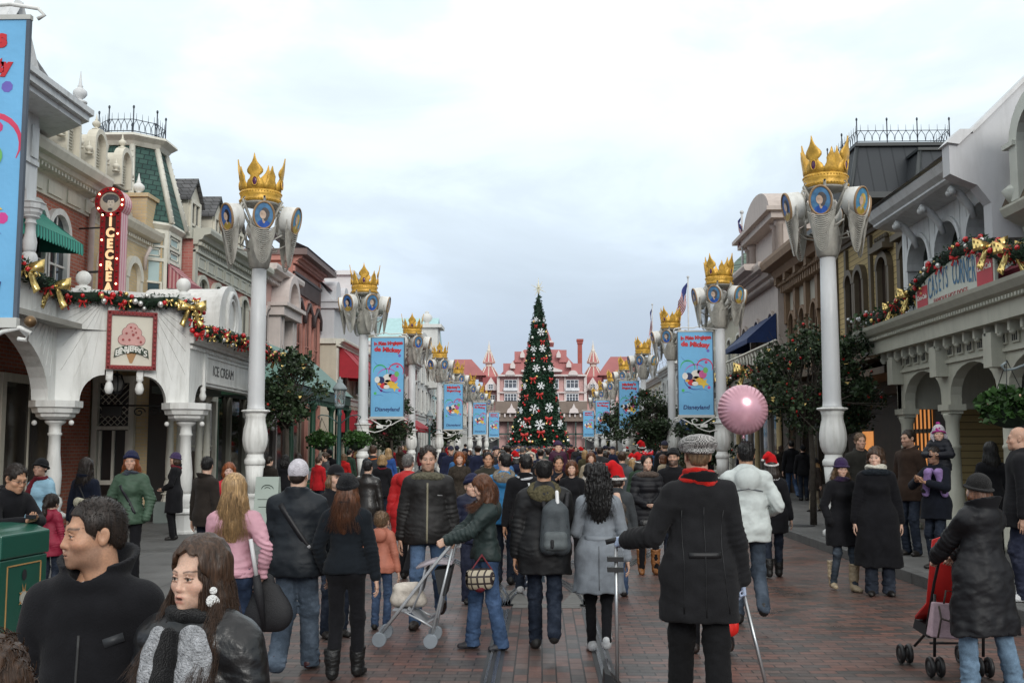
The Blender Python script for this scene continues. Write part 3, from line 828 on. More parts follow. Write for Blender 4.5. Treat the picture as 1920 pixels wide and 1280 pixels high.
 if fe:jf.cone(U((-.06,-.075,1.27)),U((.06,-.075,1.27)),.062,.062,k=.06)
 hw=(.176 if fe else .178)*bw
 if hem<.95:
  jf.chain([(U((0,0,wz)),wst+b),((0,.0,.93),hw+b),((0,0,min(hem,.92)-.05),hw+b+fl)],k=.05,flat=.74,fc=0)
  if hem<.75:
   for i in(0,1):jf.cone(hips[i],knees[i]*.8+hips[i]*.2,.10+b,.095+b,k=.08)
 else:jf.chain([(U((0,0,wz)),wst+b),((0,0,.93),hw+b*.8)],k=.05,flat=.74,fc=0)
 jf.plane((0,0,-1),-hem,k=.008)
 for i in(0,1):
  d=(wri[i]-elb[i]);d/=np.linalg.norm(d)
  jf.cone(shl[i],shl[i]*.72+elb[i]*.28,.054+b*.75,.051+b*.75,k=.05);jf.chain([(shl[i],.054+b*.75),(elb[i],.045+b*.75),(wri[i]-d*.02,.038+b*.6)],k=.009)
 wr=jacket['wr']*.8
 ctr=[(elb[i],(wri[i]-elb[i])/np.linalg.norm(wri[i]-elb[i]),(elb[i]-shl[i])/np.linalg.norm(elb[i]-shl[i]))for i in(0,1)]
 def folds(X,Y,Z):
  0
  n1=fnoise(X,Y,Z,4.5,seed)
  d=wr*1.5*fnoise(X*.7+Z*.6,Y*.7,Z*.9-X*.5,8,seed)
  for e,dw,du in ctr:
   px_,py_,pz_=X-e[0],Y-e[1],Z-e[2]
   r2=px_**2+py_**2+pz_**2;al=px_*dw[0]+py_*dw[1]+pz_*dw[2]
   d=d+(wr*.9*np.exp(-r2/.012)+wr*.45*np.exp(-((al-.2)/.07)**2)*(r2<.10))*np.sin(al*150+5*n1+30*py_)
  if hem<.75:
   th=np.arctan2(X,Y+1e-4);d=d+(.004+fl*.05)*np.clip((1.0-Z)/.5,0,1)*np.sin(th*7+3*n1+seed)*(np.abs(X)<.36)
  return d
 if jacket['puffer']:
  pr=jacket['puffer']
  jf.displace(lambda X,Y,Z:.011*(np.abs(np.sin(Z*math.pi/pr+.5*fnoise(X,Y,Z,3,seed)))**.6*-1+.55)+.4*folds(X,Y,Z))
 elif jacket['kind']in('leather','nylon'):
  jf.displace(lambda X,Y,Z:folds(X,Y,Z)+.35*wr*fnoise(X+Z,Y,Z*1.7,24,seed))
 else:jf.displace(folds)
 cz=U((0,.020,1.455));col=jacket['collar']
 if col=='stand':jf.torus(cz+[0,0,.005],.068+b*.3,.018,k=.02,tilt=-.28,zr=2.0,sx=1.0,sy=1.05)
 if col=='fold':jf.torus(cz+[0,0,-.012],.078+b*.3,.024,k=.02,tilt=-.36,zr=1.3,sx=1.05,sy=1.08)
 if col=='wide':jf.torus(cz+[0,-.005,-.020],.096+b*.3,.032,k=.02,tilt=-.40,zr=1.3,sx=1.1,sy=1.0);jf.ell(cz+[0,.09,-.03],(.105,.05,.085),k=.03)
 if col in('wide','stand','up','fold')and lod<3:
  R0,sl_,hh_,op_=dict(wide=(.094,.40,.060,.050),stand=(.072,.15,.036,.012),up=(.076,.10,.045,.010),fold=(.082,.45,.030,.030))[col];z0=cz[2]+(.035 if col=='wide' else .022)
  jf.put(cz-.2,cz+.2,lambda X,Y,Z:np.maximum(np.maximum(np.abs(np.sqrt((X-cz[0])**2+((Y-cz[1]-.004)/1.08)**2)-R0-b*.35-sl_*(Z-z0))-.011,np.abs(Z-z0-.25*(Y-cz[1]))-hh_),np.where(Y<cz[1],op_+.25*np.maximum(Z-z0+hh_,0)-np.abs(X),-1)),k=.012)
 if col in('hood','furhood'):
  jf.torus(cz+[0,.012,-.008],.082+b*.3,.026,k=.025,tilt=-.38,zr=1.2,sx=1.08,sy=1.1);jf.ell(cz+[0,.105,-.05],(.115,.055,.105),k=.035)
 if col=='up':jf.torus(cz+[0,.0,.02],.070+b*.3,.020,k=.02,tilt=-.20,zr=2.6)
 nb=U((0,.0,1.50));tip=nb+[0,-.05,.12]if not collar_open else nb+[0,-.05,.12]
 jf.cone(U((0,.0 if not collar_open else-.045,1.455 if not collar_open else 1.40)),tip,.052 if not collar_open else .045,.085,k=.012,op='s')
 V,Q=jf.mesh()
 jm=cloth('j_'+jacket['key'],jacket['col'],jacket['kind'])
 jo=link('coat' if hem<.75 else 'jacket',np_mesh('jacket',[(V,Q,0)],[jm]),root)
 if col in('furhood','fur'):
  g=Field(cz-.24,cz+.24,HC*.8)
  g.torus(cz+([0,.055,.0]if col=='furhood' else[0,-.01,-.03]),.105 if col=='furhood' else .112,.030 if col=='furhood' else .045,k=.01,tilt=-.75 if col=='furhood' else-.35,sx=1.15 if col=='furhood' else 1.2,sy=1.0)
  if col=='furhood':g.ell(cz+[0,.11,-.03],(.11,.05,.085),k=.03)
  g.displace(lambda X,Y,Z:.006*fnoise(X,Y,Z,60,seed));V,Q=g.mesh()
  link('fur_collar',np_mesh('fur',[(V,Q,0)],[cloth('fur_'+jacket['key'],jacket.get('fur',(.1,.09,.06)),'fur')]),root)
 for st in jacket.get('strips',()):
  surf_strip(jf,st[0],st[1],mat('strip_%s'%st[3]+str(int(sum(st[2])*999)),st[2],rough=.5),st[3],root,front=st[4]if len(st)>4 else True,off=st[5]if len(st)>5 else .004,th=.006)
# --- scarf
 for si,sc in enumerate([scarf]if isinstance(scarf,dict)else(scarf or[])):
  e=.012*si+sc.get('e',0);dz=sc.get('dz',.012)
  g=Field(cz-[.25,.3,.55],cz+[.25,.25,.16],max(HC*.75,.006))
  g.torus(cz+[0,-.008,dz+e],.080+e,.030,k=.015,tilt=-.18,sx=1.05,sy=1.06);g.torus(cz+[0,-.012,dz+.033+e],.070+e,.024,k=.012,tilt=.1)
  g.displace(lambda X,Y,Z:.006*np.sin(Z*95+X*22+4*Y)+.004*fnoise(X,Y,Z,30,seed))
  for tx,tl in(sc.get('tails')or()):
   prev=None
   for q in range(7):
    z=cz[2]-.02-tl*q/6;x=tx*(1+.25*math.sin(q));y=jf.depth(x,z,True);y=(y if y is not None else-.14)-.010-e*.8-sc.get('off',0)
    cur=(x,y,z)
    if prev is not None:g.cone(prev,cur,.036,.036,k=.02,flat=.4)
    prev=cur
  V,Q=g.mesh();link('scarf',np_mesh('scarf',[(V,Q,0)],[cloth('s_'+sc['key'],sc['col'],sc.get('kind','knit'))]),root)
# --- hair and hat
 hm=hair_mat(hcol,HAIR[hcol])
 if hair not in(None,'none','shaved'):
  hp,hf2=make_hair(hair,HH if lod>0 else .0035,seed,hlen,child,bool(hat),nstr or lod in(1,2))
  if lod<3 and not hat:
   tf_=tufts(hp[0][0],{0:1500,1:420,2:90}[lod]*(1 if hair in('short','crop','bob','sides','bun','ponytail')else 0)+1,seed,.010 if hair=='crop' else .030,.55 if hair=='crop' else .3,(.0011,.0022,.0036)[lod])
   if tf_ is not None:hp.append(tf_)
  if not nstr and hair in('long','wavy','straight','curly')and lod in(1,2):nstr=600 if lod==1 else 110
  hpp=[]
  for V,Q in hp:
   V=np.asarray(V,float)
   if child:V=V*np.array([1.02,1,.93])
   W=V@HM.T;W2=V@(HY if True else HM).T
   wgt=np.clip((-.04-V[:,2])/.10,0,1)[:,None]
   hpp.append(((W*(1-wgt)+W2*wgt)*hk+hc,Q,0))
  if nstr:
   sv,sq=strands(hair_strands(hair,nstr,seed,hlen,bool(hat)),.0015 if lod==0 else .0021)
   sv=np.asarray(sv,float);W=sv@HM.T;W2=sv@HY.T;wgt=np.clip((-.04-sv[:,2])/.10,0,1)[:,None]
   hpp.append(((W*(1-wgt)+W2*wgt)*hk+hc,sq,0))
  link('hair',np_mesh('hair',hpp,[hm]),root)
 if hat:
  for nm,V,Q,mt in make_hat(hat,max(HH,.005),hat_col,'hat_'+(hat_key or hat),seed):
   link(nm,np_mesh(nm,[(toB(V),Q,0)],[mt]),root)
 if glasses:
  mb=MB()
  for sx in(-1,1):
   mb.tube([(sx*.031+.02*math.cos(t),-.104,.013*math.sin(t))for t in np.linspace(0,2*math.pi,13)[:-1]],.0018,5,closed=True)
   mb.tube([(sx*.051,-.102,.004),(sx*.076,-.03,.004),(sx*.08,.01,0)],.0017,5)
  mb.tube([(-.011,-.104,.003),(0,-.109,.005),(.011,-.104,.003)],.0018,5)
  mb.v=[tuple(toB(np.array(v)))for v in mb.v]
  o=mb.build('glasses',mat('spectacle_frame',(.015,.012,.012),rough=.3));o.parent=root
 info=dict(root=root,jf=jf,hc=hc,wri=wri,elb=elb,ank=ank,hand=hand_pos,toB=toB,U=U,S=S,tf=tf)
 return info
def to_world(info,p):
 0
 r=info['root'];M=Matrix.Translation(r.location)@Matrix.Rotation(r.rotation_euler.z,4,'Z')@Matrix.Diagonal((*r.scale,1))
 return M@Vector(p)
# ============== STREET
WHITE=lambda:mat('white_paint',(.74,.74,.715),rough=.5,var=.10,vscale=1.6,dirt=.55,bump=.06,bscale=30)
GREYW=lambda:mat('grey_white_paint',(.62,.63,.635),rough=.5,var=.10,vscale=1.4,dirt=.55,bump=.06,bscale=30)
CREAM=lambda:mat('cream_paint',(.64,.60,.50),rough=.55,var=.08,vscale=1.0,dirt=.4,bump=.06)
IVORY=lambda:mat('ivory_paint',(.66,.64,.56),rough=.5,var=.10,vscale=1.4,dirt=.55,bump=.06)
GLASS=lambda:glass_mat('window_glass')
DGREEN=lambda:mat('dark_green_paint',(.012,.085,.058),rough=.3,var=.12,vscale=2,spec=.5)
GOLD=lambda:mat('gold_leaf_paint',(.64,.37,.06),rough=.42,metal=.3,var=.4,vscale=6,bump=.3,bscale=30)
DARKM=lambda:mat('dark_iron',(.02,.022,.024),rough=.5,var=.2)
SLATE=lambda:brick_mat('grey_slate',(.085,.085,.09),(.14,.14,.145),(.03,.03,.03),.22,.13,.012,horiz='sum',var=.4)
KERB_L,KERB_R=-4.0,4.86
def road_mat():
 m,nt,b=new_mat('brick_paving')
 tc=nd(nt,'ShaderNodeTexCoord');sp=nd(nt,'ShaderNodeSeparateXYZ');nt.links.new(tc.outputs['Object'],sp.inputs[0])
 def bricks(swap,seedoff):
  cb=nd(nt,'ShaderNodeCombineXYZ')
  nt.links.new(sp.outputs[1 if swap else 0],cb.inputs[0]);nt.links.new(sp.outputs[0 if swap else 1],cb.inputs[1])
  br=nt.nodes.new('ShaderNodeTexBrick');nt.links.new(cb.outputs[0],br.inputs['Vector'])
  br.offset=.5;br.inputs['Scale'].default_value=1;br.inputs['Brick Width'].default_value=.225;br.inputs['Row Height'].default_value=.1125
  br.inputs['Mortar Size'].default_value=.0065;br.inputs['Mortar Smooth'].default_value=.3
  br.inputs['Color1'].default_value=(0,0,0,1);br.inputs['Color2'].default_value=(1,1,1,1);br.inputs['Mortar'].default_value=(.5,.5,.5,1)
  return br
 A=bricks(False,0);B=bricks(True,0)
 ab=nd(nt,'ShaderNodeMath',operation='ABSOLUTE');sb=nd(nt,'ShaderNodeMath',operation='SUBTRACT');nt.links.new(sp.outputs[0],sb.inputs[0]);sb.inputs[1].default_value=.055;nt.links.new(sb.outputs[0],ab.inputs[0])
 lt=nd(nt,'ShaderNodeMath',operation='LESS_THAN');nt.links.new(ab.outputs[0],lt.inputs[0]);lt.inputs[1].default_value=.45
 ly=nd(nt,'ShaderNodeMath',operation='LESS_THAN');nt.links.new(sp.outputs[1],ly.inputs[0]);ly.inputs[1].default_value=12.2
 both=nd(nt,'ShaderNodeMath',operation='MULTIPLY');nt.links.new(lt.outputs[0],both.inputs[0]);nt.links.new(ly.outputs[0],both.inputs[1])
 rnd=mixc(nt,both.outputs[0],A.outputs[0],B.outputs[0]);fac=mixc(nt,both.outputs[0],A.outputs['Fac'],B.outputs['Fac'])
 tone=ramp(nt,rnd,[(0,(.062,.054,.050)),(.22,(.088,.068,.062)),(.42,(.120,.070,.057)),(.62,(.152,.077,.060)),(.82,(.180,.086,.065)),(1,(.135,.10,.087))])
 n1=nd(nt,'ShaderNodeTexNoise',Scale=.55,Detail=7.0,Roughness=.65);nt.links.new(tc.outputs['Object'],n1.inputs['Vector'])
 pf=ramp(nt,n1.outputs[0],[(.40,0.0),(.62,.75)])
 tone2=mixc(nt,pf,tone,mixc(nt,.38,tone,(.090,.080,.078)))
 n2=nd(nt,'ShaderNodeTexNoise',Scale=9.0,Detail=8.0,Roughness=.7);nt.links.new(tc.outputs['Object'],n2.inputs['Vector'])
 tone3=mixc(nt,1.0,tone2,ramp(nt,n2.outputs[0],[(.3,.62),(.7,1.15)]),'MULTIPLY')
 colr=mixc(nt,fac,tone3,(.022,.020,.019))
 sepr=ramp(nt,n1.outputs[0],[(.3,.24),(.65,.55)])
 nt.links.new(colr,b.inputs['Base Color']);nt.links.new(sepr,b.inputs['Roughness']);b.inputs['Specular IOR Level'].default_value=.4
 hgt=mixc(nt,.25,mixc(nt,fac,(1,1,1),(0,0,0)),n2.outputs[0])
 bp=nd(nt,'ShaderNodeBump',Strength=.5,Distance=.008);nt.links.new(hgt,bp.inputs['Height']);nt.links.new(bp.outputs[0],b.inputs['Normal'])
 return m
def paving_mat():
 m,nt,b=new_mat('grey_paving')
 tc=nd(nt,'ShaderNodeTexCoord');br=nt.nodes.new('ShaderNodeTexBrick');nt.links.new(tc.outputs['Object'],br.inputs['Vector'])
 br.offset=.0;br.inputs['Scale'].default_value=1;br.inputs['Brick Width'].default_value=1.5;br.inputs['Row Height'].default_value=1.5;br.inputs['Mortar Size'].default_value=.008
 br.inputs['Color1'].default_value=(.115,.115,.112,1);br.inputs['Color2'].default_value=(.14,.14,.136,1);br.inputs['Mortar'].default_value=(.05,.05,.05,1)
 n1=nd(nt,'ShaderNodeTexNoise',Scale=1.1,Detail=9.0,Roughness=.7);nt.links.new(tc.outputs['Object'],n1.inputs['Vector'])
 n2=nd(nt,'ShaderNodeTexNoise',Scale=150.0,Detail=2.0);nt.links.new(tc.outputs['Object'],n2.inputs['Vector'])
 c=mixc(nt,1.0,br.outputs[0],ramp(nt,n1.outputs[0],[(.3,.6),(.7,1.2)]),'MULTIPLY');c=mixc(nt,1.0,c,ramp(nt,n2.outputs[0],[(.3,.8),(.7,1.15)]),'MULTIPLY')
 nt.links.new(c,b.inputs['Base Color']);nt.links.new(ramp(nt,n1.outputs[0],[(.3,.42),(.65,.8)]),b.inputs['Roughness'])
 bp=nd(nt,'ShaderNodeBump',Strength=.2,Distance=.004);nt.links.new(n2.outputs[0],bp.inputs['Height']);nt.links.new(bp.outputs[0],b.inputs['Normal'])
 return m
PAVE=paving_mat();ROADM=road_mat()
mb=MB();mb.quad((-600,-40,-.03),(600,-40,-.03),(600,1200,-.03),(-600,1200,-.03));mb.build('ground',mat('ground_asphalt',(.07,.07,.07),rough=.8,var=.3,vscale=.3),kind='structure')
mb=MB();mb.box(KERB_L,KERB_R,-6,260,-.02,0.0);mb.build('road',ROADM,kind='structure')
KST=mat('kerb_stone',(.105,.105,.103),rough=.7,var=.3,vscale=4,bump=.3,bscale=40,dirt=.5)
for sgn,k in((-1,KERB_L),(1,KERB_R)):
 mb=MB()
 for i in range(-3,80):
  y0=i*1.8;a,b_=k,k+sgn*.17
  mb.box(min(a,b_),max(a,b_),y0+.004,y0+1.796,-.02,.15)
 mb.build('kerb',KST,kind='structure',bevel=.012)
 mb=MB();a,b_=k+sgn*.172,k+sgn*16;mb.box(min(a,b_),max(a,b_),-6,145,-.02,.147);mb.build('pavement',PAVE,kind='structure')
STEEL=mat('rail_steel',(.34,.34,.35),rough=.25,metal=.9,var=.25,vscale=5)
RAILD=mat('rail_bed',(.045,.045,.047),rough=.4,var=.3,vscale=3)
CONC=mat('rail_concrete',(.14,.138,.13),rough=.7,var=.3,vscale=3,bump=.2)
def ribbon(mb,pts,off,w,z,h):
 L=[];Rr=[]
 for i,p in enumerate(pts):
  t=(pts[min(i+1,len(pts)-1)]-pts[max(i-1,0)]).normalized();n=Vector((t.y,-t.x,0))
  L.append(p+n*(off-w/2)+Vector((0,0,z+h)));Rr.append(p+n*(off+w/2)+Vector((0,0,z+h)))
 dn=Vector((0,0,-h-.004))
 mb.sheet([Rr,L],smooth=False);mb.sheet([[p+dn for p in Rr],Rr],smooth=False);mb.sheet([L,[p+dn for p in L]],smooth=False)
def sstep(t):t=min(max(t,0),1);return t*t*(3-2*t)
def track_path(a,b,shift):return[Vector((.055+shift*sstep((y-12.3)/9.0)*(1-sstep((y-46)/10)),y,0))for y in np.arange(a,b,.35)]
tb_,tr,tc_=MB(),MB(),MB()
for pts in([Vector((.055,y,0))for y in np.arange(-4,12.4,.5)],track_path(12.3,60,-1.75),track_path(12.3,60,1.75),[Vector((.055,y,0))for y in np.arange(59.7,140,2.0)]):
 for s in(-1,1):
  ribbon(tb_,pts,s*.455,.15,.004,.002);ribbon(tr,pts,s*.43,.032,.004,.012);ribbon(tr,pts,s*.49,.022,.004,.010)
  if pts[0].y<20 and pts[0].y>0 or pts[0].y<0:ribbon(tc_,pts,s*.58,.10,.002,.001)if pts[0].y>0 else None
tb_.build('tram_rail_bed',RAILD,kind='structure');tr.build('tram_rail',STEEL,kind='structure')
mb=MB()
mb.box(-.33,.43,12.15,12.42,0,.005);mb.prism([(-.36,12.43,.003),(-.10,12.43,.003),(-.30,13.6,.003),(-.62,13.6,.003)],(0,0,.004));mb.prism([(.22,12.43,.003),(.48,12.43,.003),(.74,13.6,.003),(.40,13.6,.003)],(0,0,.004))
mb.build('track_plate',CONC,kind='structure')
mc=MB();c=G(1470,985,.15);mc.lathe([(0,.34),(.008,.34),(.012,.30)],28,(c.x+.3,c.y,.148));tag(mc.build('manhole_cover',DARKM()),'round dark metal cover set in the right pavement by the kerb','manhole cover')
# -------------- crowned lamp posts
def portrait(mb,k,base,right,up,nrm,w,h):
 0
 pal=[((.08,.20,.36),(.10,.09,.09)),((.10,.30,.50),(.62,.44,.12)),((.06,.24,.34),(.26,.09,.05)),((.08,.2,.5),(.55,.36,.10)),((.1,.34,.38),(.22,.07,.05)),((.05,.14,.38),(.02,.02,.03))]
 bg,hr=pal[k%6]
 def oval(cx,cy,rx,ry,z,m,n=20,rot=0):
  mb.mat(m);c,s=math.cos(rot),math.sin(rot)
  pts=[]
  for i in range(n):
   a=2*math.pi*i/n;x=rx*math.cos(a);y=ry*math.sin(a);pts.append(base+right*(cx+x*c-y*s)+up*(cy+x*s+y*c)+nrm*z)
  mb.add(pts,[tuple(range(n))],smooth=False)
 mk=lambda nm,c:mat('cameo_'+nm,c,rough=.35,var=.35,vscale=9)
 oval(0,0,w,h,.001,mk('bg%d'%(k%6),bg),28)
 oval(0,-h*.66,w*.62,h*.30,.004,mk('dress%d'%(k%2),((.03,.10,.40),(.42,.30,.06))[k%2]))
 oval(w*.02,-h*.32,w*.16,h*.30,.005,mk('skin',(.62,.46,.36)))
 oval(w*.16,h*.18,w*.40,h*.42,.006,mk('hair%d'%(k%6),hr),rot=.3)
 oval(w*.22,-h*.12,w*.24,h*.34,.007,mk('hair%d'%(k%6),hr),rot=-.2)
 oval(-w*.10,h*.04,w*.32,h*.33,.009,mk('skin',(.62,.46,.36)),rot=.2)
 oval(-w*.30,h*.02,w*.10,h*.06,.0095,mk('skin',(.62,.46,.36)))
def make_crown_lamp():
 root=empty('crown_lamp_post')
 W=WHITE();GW=mat('lamp_shaft_paint',(.60,.61,.62),rough=.4,var=.06,vscale=1.5,dirt=.2)
 DR=mat('drape_metal',(.40,.385,.345),rough=.6,var=.25,vscale=8,bump=.3)
 mb=MB()
 mb.lathe([(0,.23),(.10,.23),(.13,.19),(.19,.135),(.28,.15),(.38,.17),(.48,.16),(.58,.125),(.63,.125),(.66,.15),(.71,.15),(.73,.135)],28,mod=lambda a,z:1)
 mb.lathe([(.73,.135),(1.28,.180)],60,mod=lambda a,z:1-.045*(math.cos(a*20)>0))
 mb.lathe([(1.28,.185),(1.31,.20),(1.37,.205),(1.40,.19),(1.43,.165),(1.50,.155)],28)
 mb.lathe([(1.50,.158),(1.56,.195),(1.66,.228),(1.78,.245),(1.90,.240),(2.02,.215),(2.14,.190),(2.22,.19),(2.30,.215)],72,mod=lambda a,z:1+.035*math.cos(a*12)*math.sin((z-1.5)*8)**2+.018*math.cos(a*24+z*40))
 mb.lathe([(2.30,.215),(2.33,.27),(2.345,.275),(2.36,.26),(2.37,.19)],48,mod=lambda a,z:1+(.04*math.cos(a*8)if z>2.32 else 0))
 mb.build('lamp_base',W,root)
 mb=MB();mb.lathe([(2.37,.19),(2.40,.172),(2.5,.166),(4.0,.155),(5.20,.142)],28);mb.build('shaft',GW,root)
 mb=MB();mb.lathe([(5.18,.15),(5.22,.19),(5.32,.21),(5.46,.235),(5.62,.24),(5.8,.20),(5.98,.13),(6.2,.10),(6.45,.12)],36,mod=lambda a,z:1+.02*math.cos(18*a));mb.lathe([(6.42,.14),(6.47,.36),(6.50,.38),(6.52,.34)],32)
 for k in range(6):
  a=k*math.pi/3+math.pi/6;ca,sa=math.cos(a),math.sin(a)
  mb.tube([(ca*r,sa*r,z)for r,z in((.08,5.9),(.20,6.05),(.33,6.30),(.40,6.42),(.47,6.44),(.50,6.38),(.46,6.33),(.42,6.37))],.028,6)
  mb.tube([(ca*r,sa*r,z)for r,z in((.36,6.46),(.42,6.58),(.45,6.52),(.40,6.44),(.46,6.30),(.44,6.0))],.026,6)
  mb.tube([(ca*.26,sa*.26,5.55),(ca*.45,sa*.45,5.60),(math.cos(a+.5)*.68,math.sin(a+.5)*.68,5.78)],.016,5)
 mb.build('scroll_cup',DR,root)
 for k in range(6):
  a=k*math.pi/3-math.pi/2-.09;out=Vector((math.cos(a),math.sin(a),0));rt=Vector((-out.y,out.x,0));up=Vector((0,0,1))
  n=(out*math.cos(R(10))-up*math.sin(R(10))).normalized();upt=n.cross(rt).normalized()
  if upt.z<0:upt=-upt
  c=out*.775+Vector((0,0,6.12));w,h=.205,.275
  N=28;m=MB();rings=[]
  for dd,sc in((-.30,.82),(-.26,.96),(-.02,1.0),(0,1.0)):
   rings.append([c+n*dd+rt*(w*sc*math.cos(t))+upt*(h*sc*math.sin(t))for t in[2*math.pi*i/N for i in range(N)]])
  m.add([p for r in rings for p in r],[(i*N+j,i*N+(j+1)%N,(i+1)*N+(j+1)%N,(i+1)*N+j)for i in range(3)for j in range(N)]+[tuple(range(N))[::-1],tuple(range(3*N,4*N))],smooth=True)
  med=m.build('medallion',W,root)
  m=MB();m.tube([c+n*.004+rt*(w*.95*math.cos(t))+upt*(h*.95*math.sin(t))for t in[2*math.pi*i/N for i in range(N)]],.024,6,closed=True);m.build('rim',mat('bronze_rim',(.30,.19,.10),rough=.5,var=.25),med)
  m=MB();portrait(m,k,c+n*.008,rt,upt,n,w*.92,h*.92);m.build('portrait',None,med)
  m=MB()
  for j in range(17):
   f=j/16;hw=.25-.05*f;z0=5.96-.26*f;sag=.10+.38*f;ro=.70-.06*f
   pts=[]
   for q in range(9):
    u=-1+q/4;x=hw*u;z=z0-sag*(1-abs(u)**2.3)-.02;ra=ro+.06*(1-u*u)*(1-f)
    pts.append(out*ra+rt*x+up*z)
   m.tube(pts,.0115,4,cap=False)
  for s in(-1,1):m.tube([out*(.68-.04*f)+rt*(s*(.25-.05*f))+up*(6.12-.42*f)for f in np.linspace(0,1,9)],.013,5)
  m.build('drape',DR,root)
 m=MB();m.lathe([(6.50,.37),(6.53,.415),(6.565,.405),(6.58,.40),(6.64,.40),(6.67,.415),(6.70,.40),(6.74,.40)],40);
 for zz,rr in((6.545,.415),(6.70,.412)):
  for i in range(44):a=2*math.pi*i/44;m.ball((rr*math.cos(a),rr*math.sin(a),zz),.017,5,4)
 cr=m.build('crown',GOLD(),root)
 m=MB()
 def petal(a0,half,hgt,prof):
  rows=[]
  for t,wv in prof:
   z=6.74+hgt*t;r=.40+.085*(hgt*t/.62)
   rows.append([(r*math.cos(a0+half*wv*u),r*math.sin(a0+half*wv*u),z)for u in(-1,-.5,0,.5,1)])
  m.sheet(rows,th=.022)
 BIG=[(0,1.0),(.14,.98),(.24,.80),(.30,.52),(.36,.44),(.40,.62),(.46,.80),(.53,.82),(.60,.68),(.68,.44),(.76,.24),(.86,.11),(1.0,.015)]
 SML=[(0,1.0),(.2,.9),(.36,.62),(.46,.56),(.56,.60),(.66,.44),(.78,.22),(1.0,.02)]
 for k in range(4):
  a=k*math.pi/2-math.pi/2-.47
  petal(a,.46,.69,BIG);petal(a+math.pi/4,.36,.46,SML)
 m.build('crown_spikes',GOLD(),cr)
 for k in range(4):
  a=k*math.pi/2-math.pi/2-.47;c=Vector((.424*math.cos(a),.424*math.sin(a),6.88));out=Vector((math.cos(a),math.sin(a),0));rt=Vector((-out.y,out.x,0))
  m=MB();m.mat(mat('jewel',(.10,.03,.09),rough=.15,var=.5,vscale=30));m.ball(c,(.05,.05,.085),10,7,Matrix.Rotation(a,3,'Z')@Matrix.Scale(.35,3,(1,0,0)))
  m.mat(GOLD());m.tube([c+out*.01+rt*(.056*math.cos(t))+Vector((0,0,.092*math.sin(t)))for t in np.linspace(0,2*math.pi,15)[:-1]],.012,5,closed=True)
  m.build('jewel',None,cr)
 return root
proto_lamp=make_crown_lamp()
LAMPS={}
ordn=['nearest','second','third','fourth','fifth','sixth','seventh','eighth']
first=True
for sgn,X,Y0,dY in((-1,-5.65,21.0,12.7),(1,5.4,20.0,12.2)):
 for i in range(8):
  o=proto_lamp if first else copy_tree(proto_lamp);first=False
  Y=Y0+dY*i;o.location=(X,Y,.147);o.rotation_euler=(0,0,R(25 if i==0 else 34-i)if sgn<0 else R(-17+i))
  tag(o,('%s white post with gold crown and cameo medallions, %s row, counted from the camera'%(ordn[i],'left' if sgn<0 else 'right')).replace('nearest white','nearest tall white'),'lamp post','white posts topped by gold crowns')
  LAMPS[(sgn,i)]=o
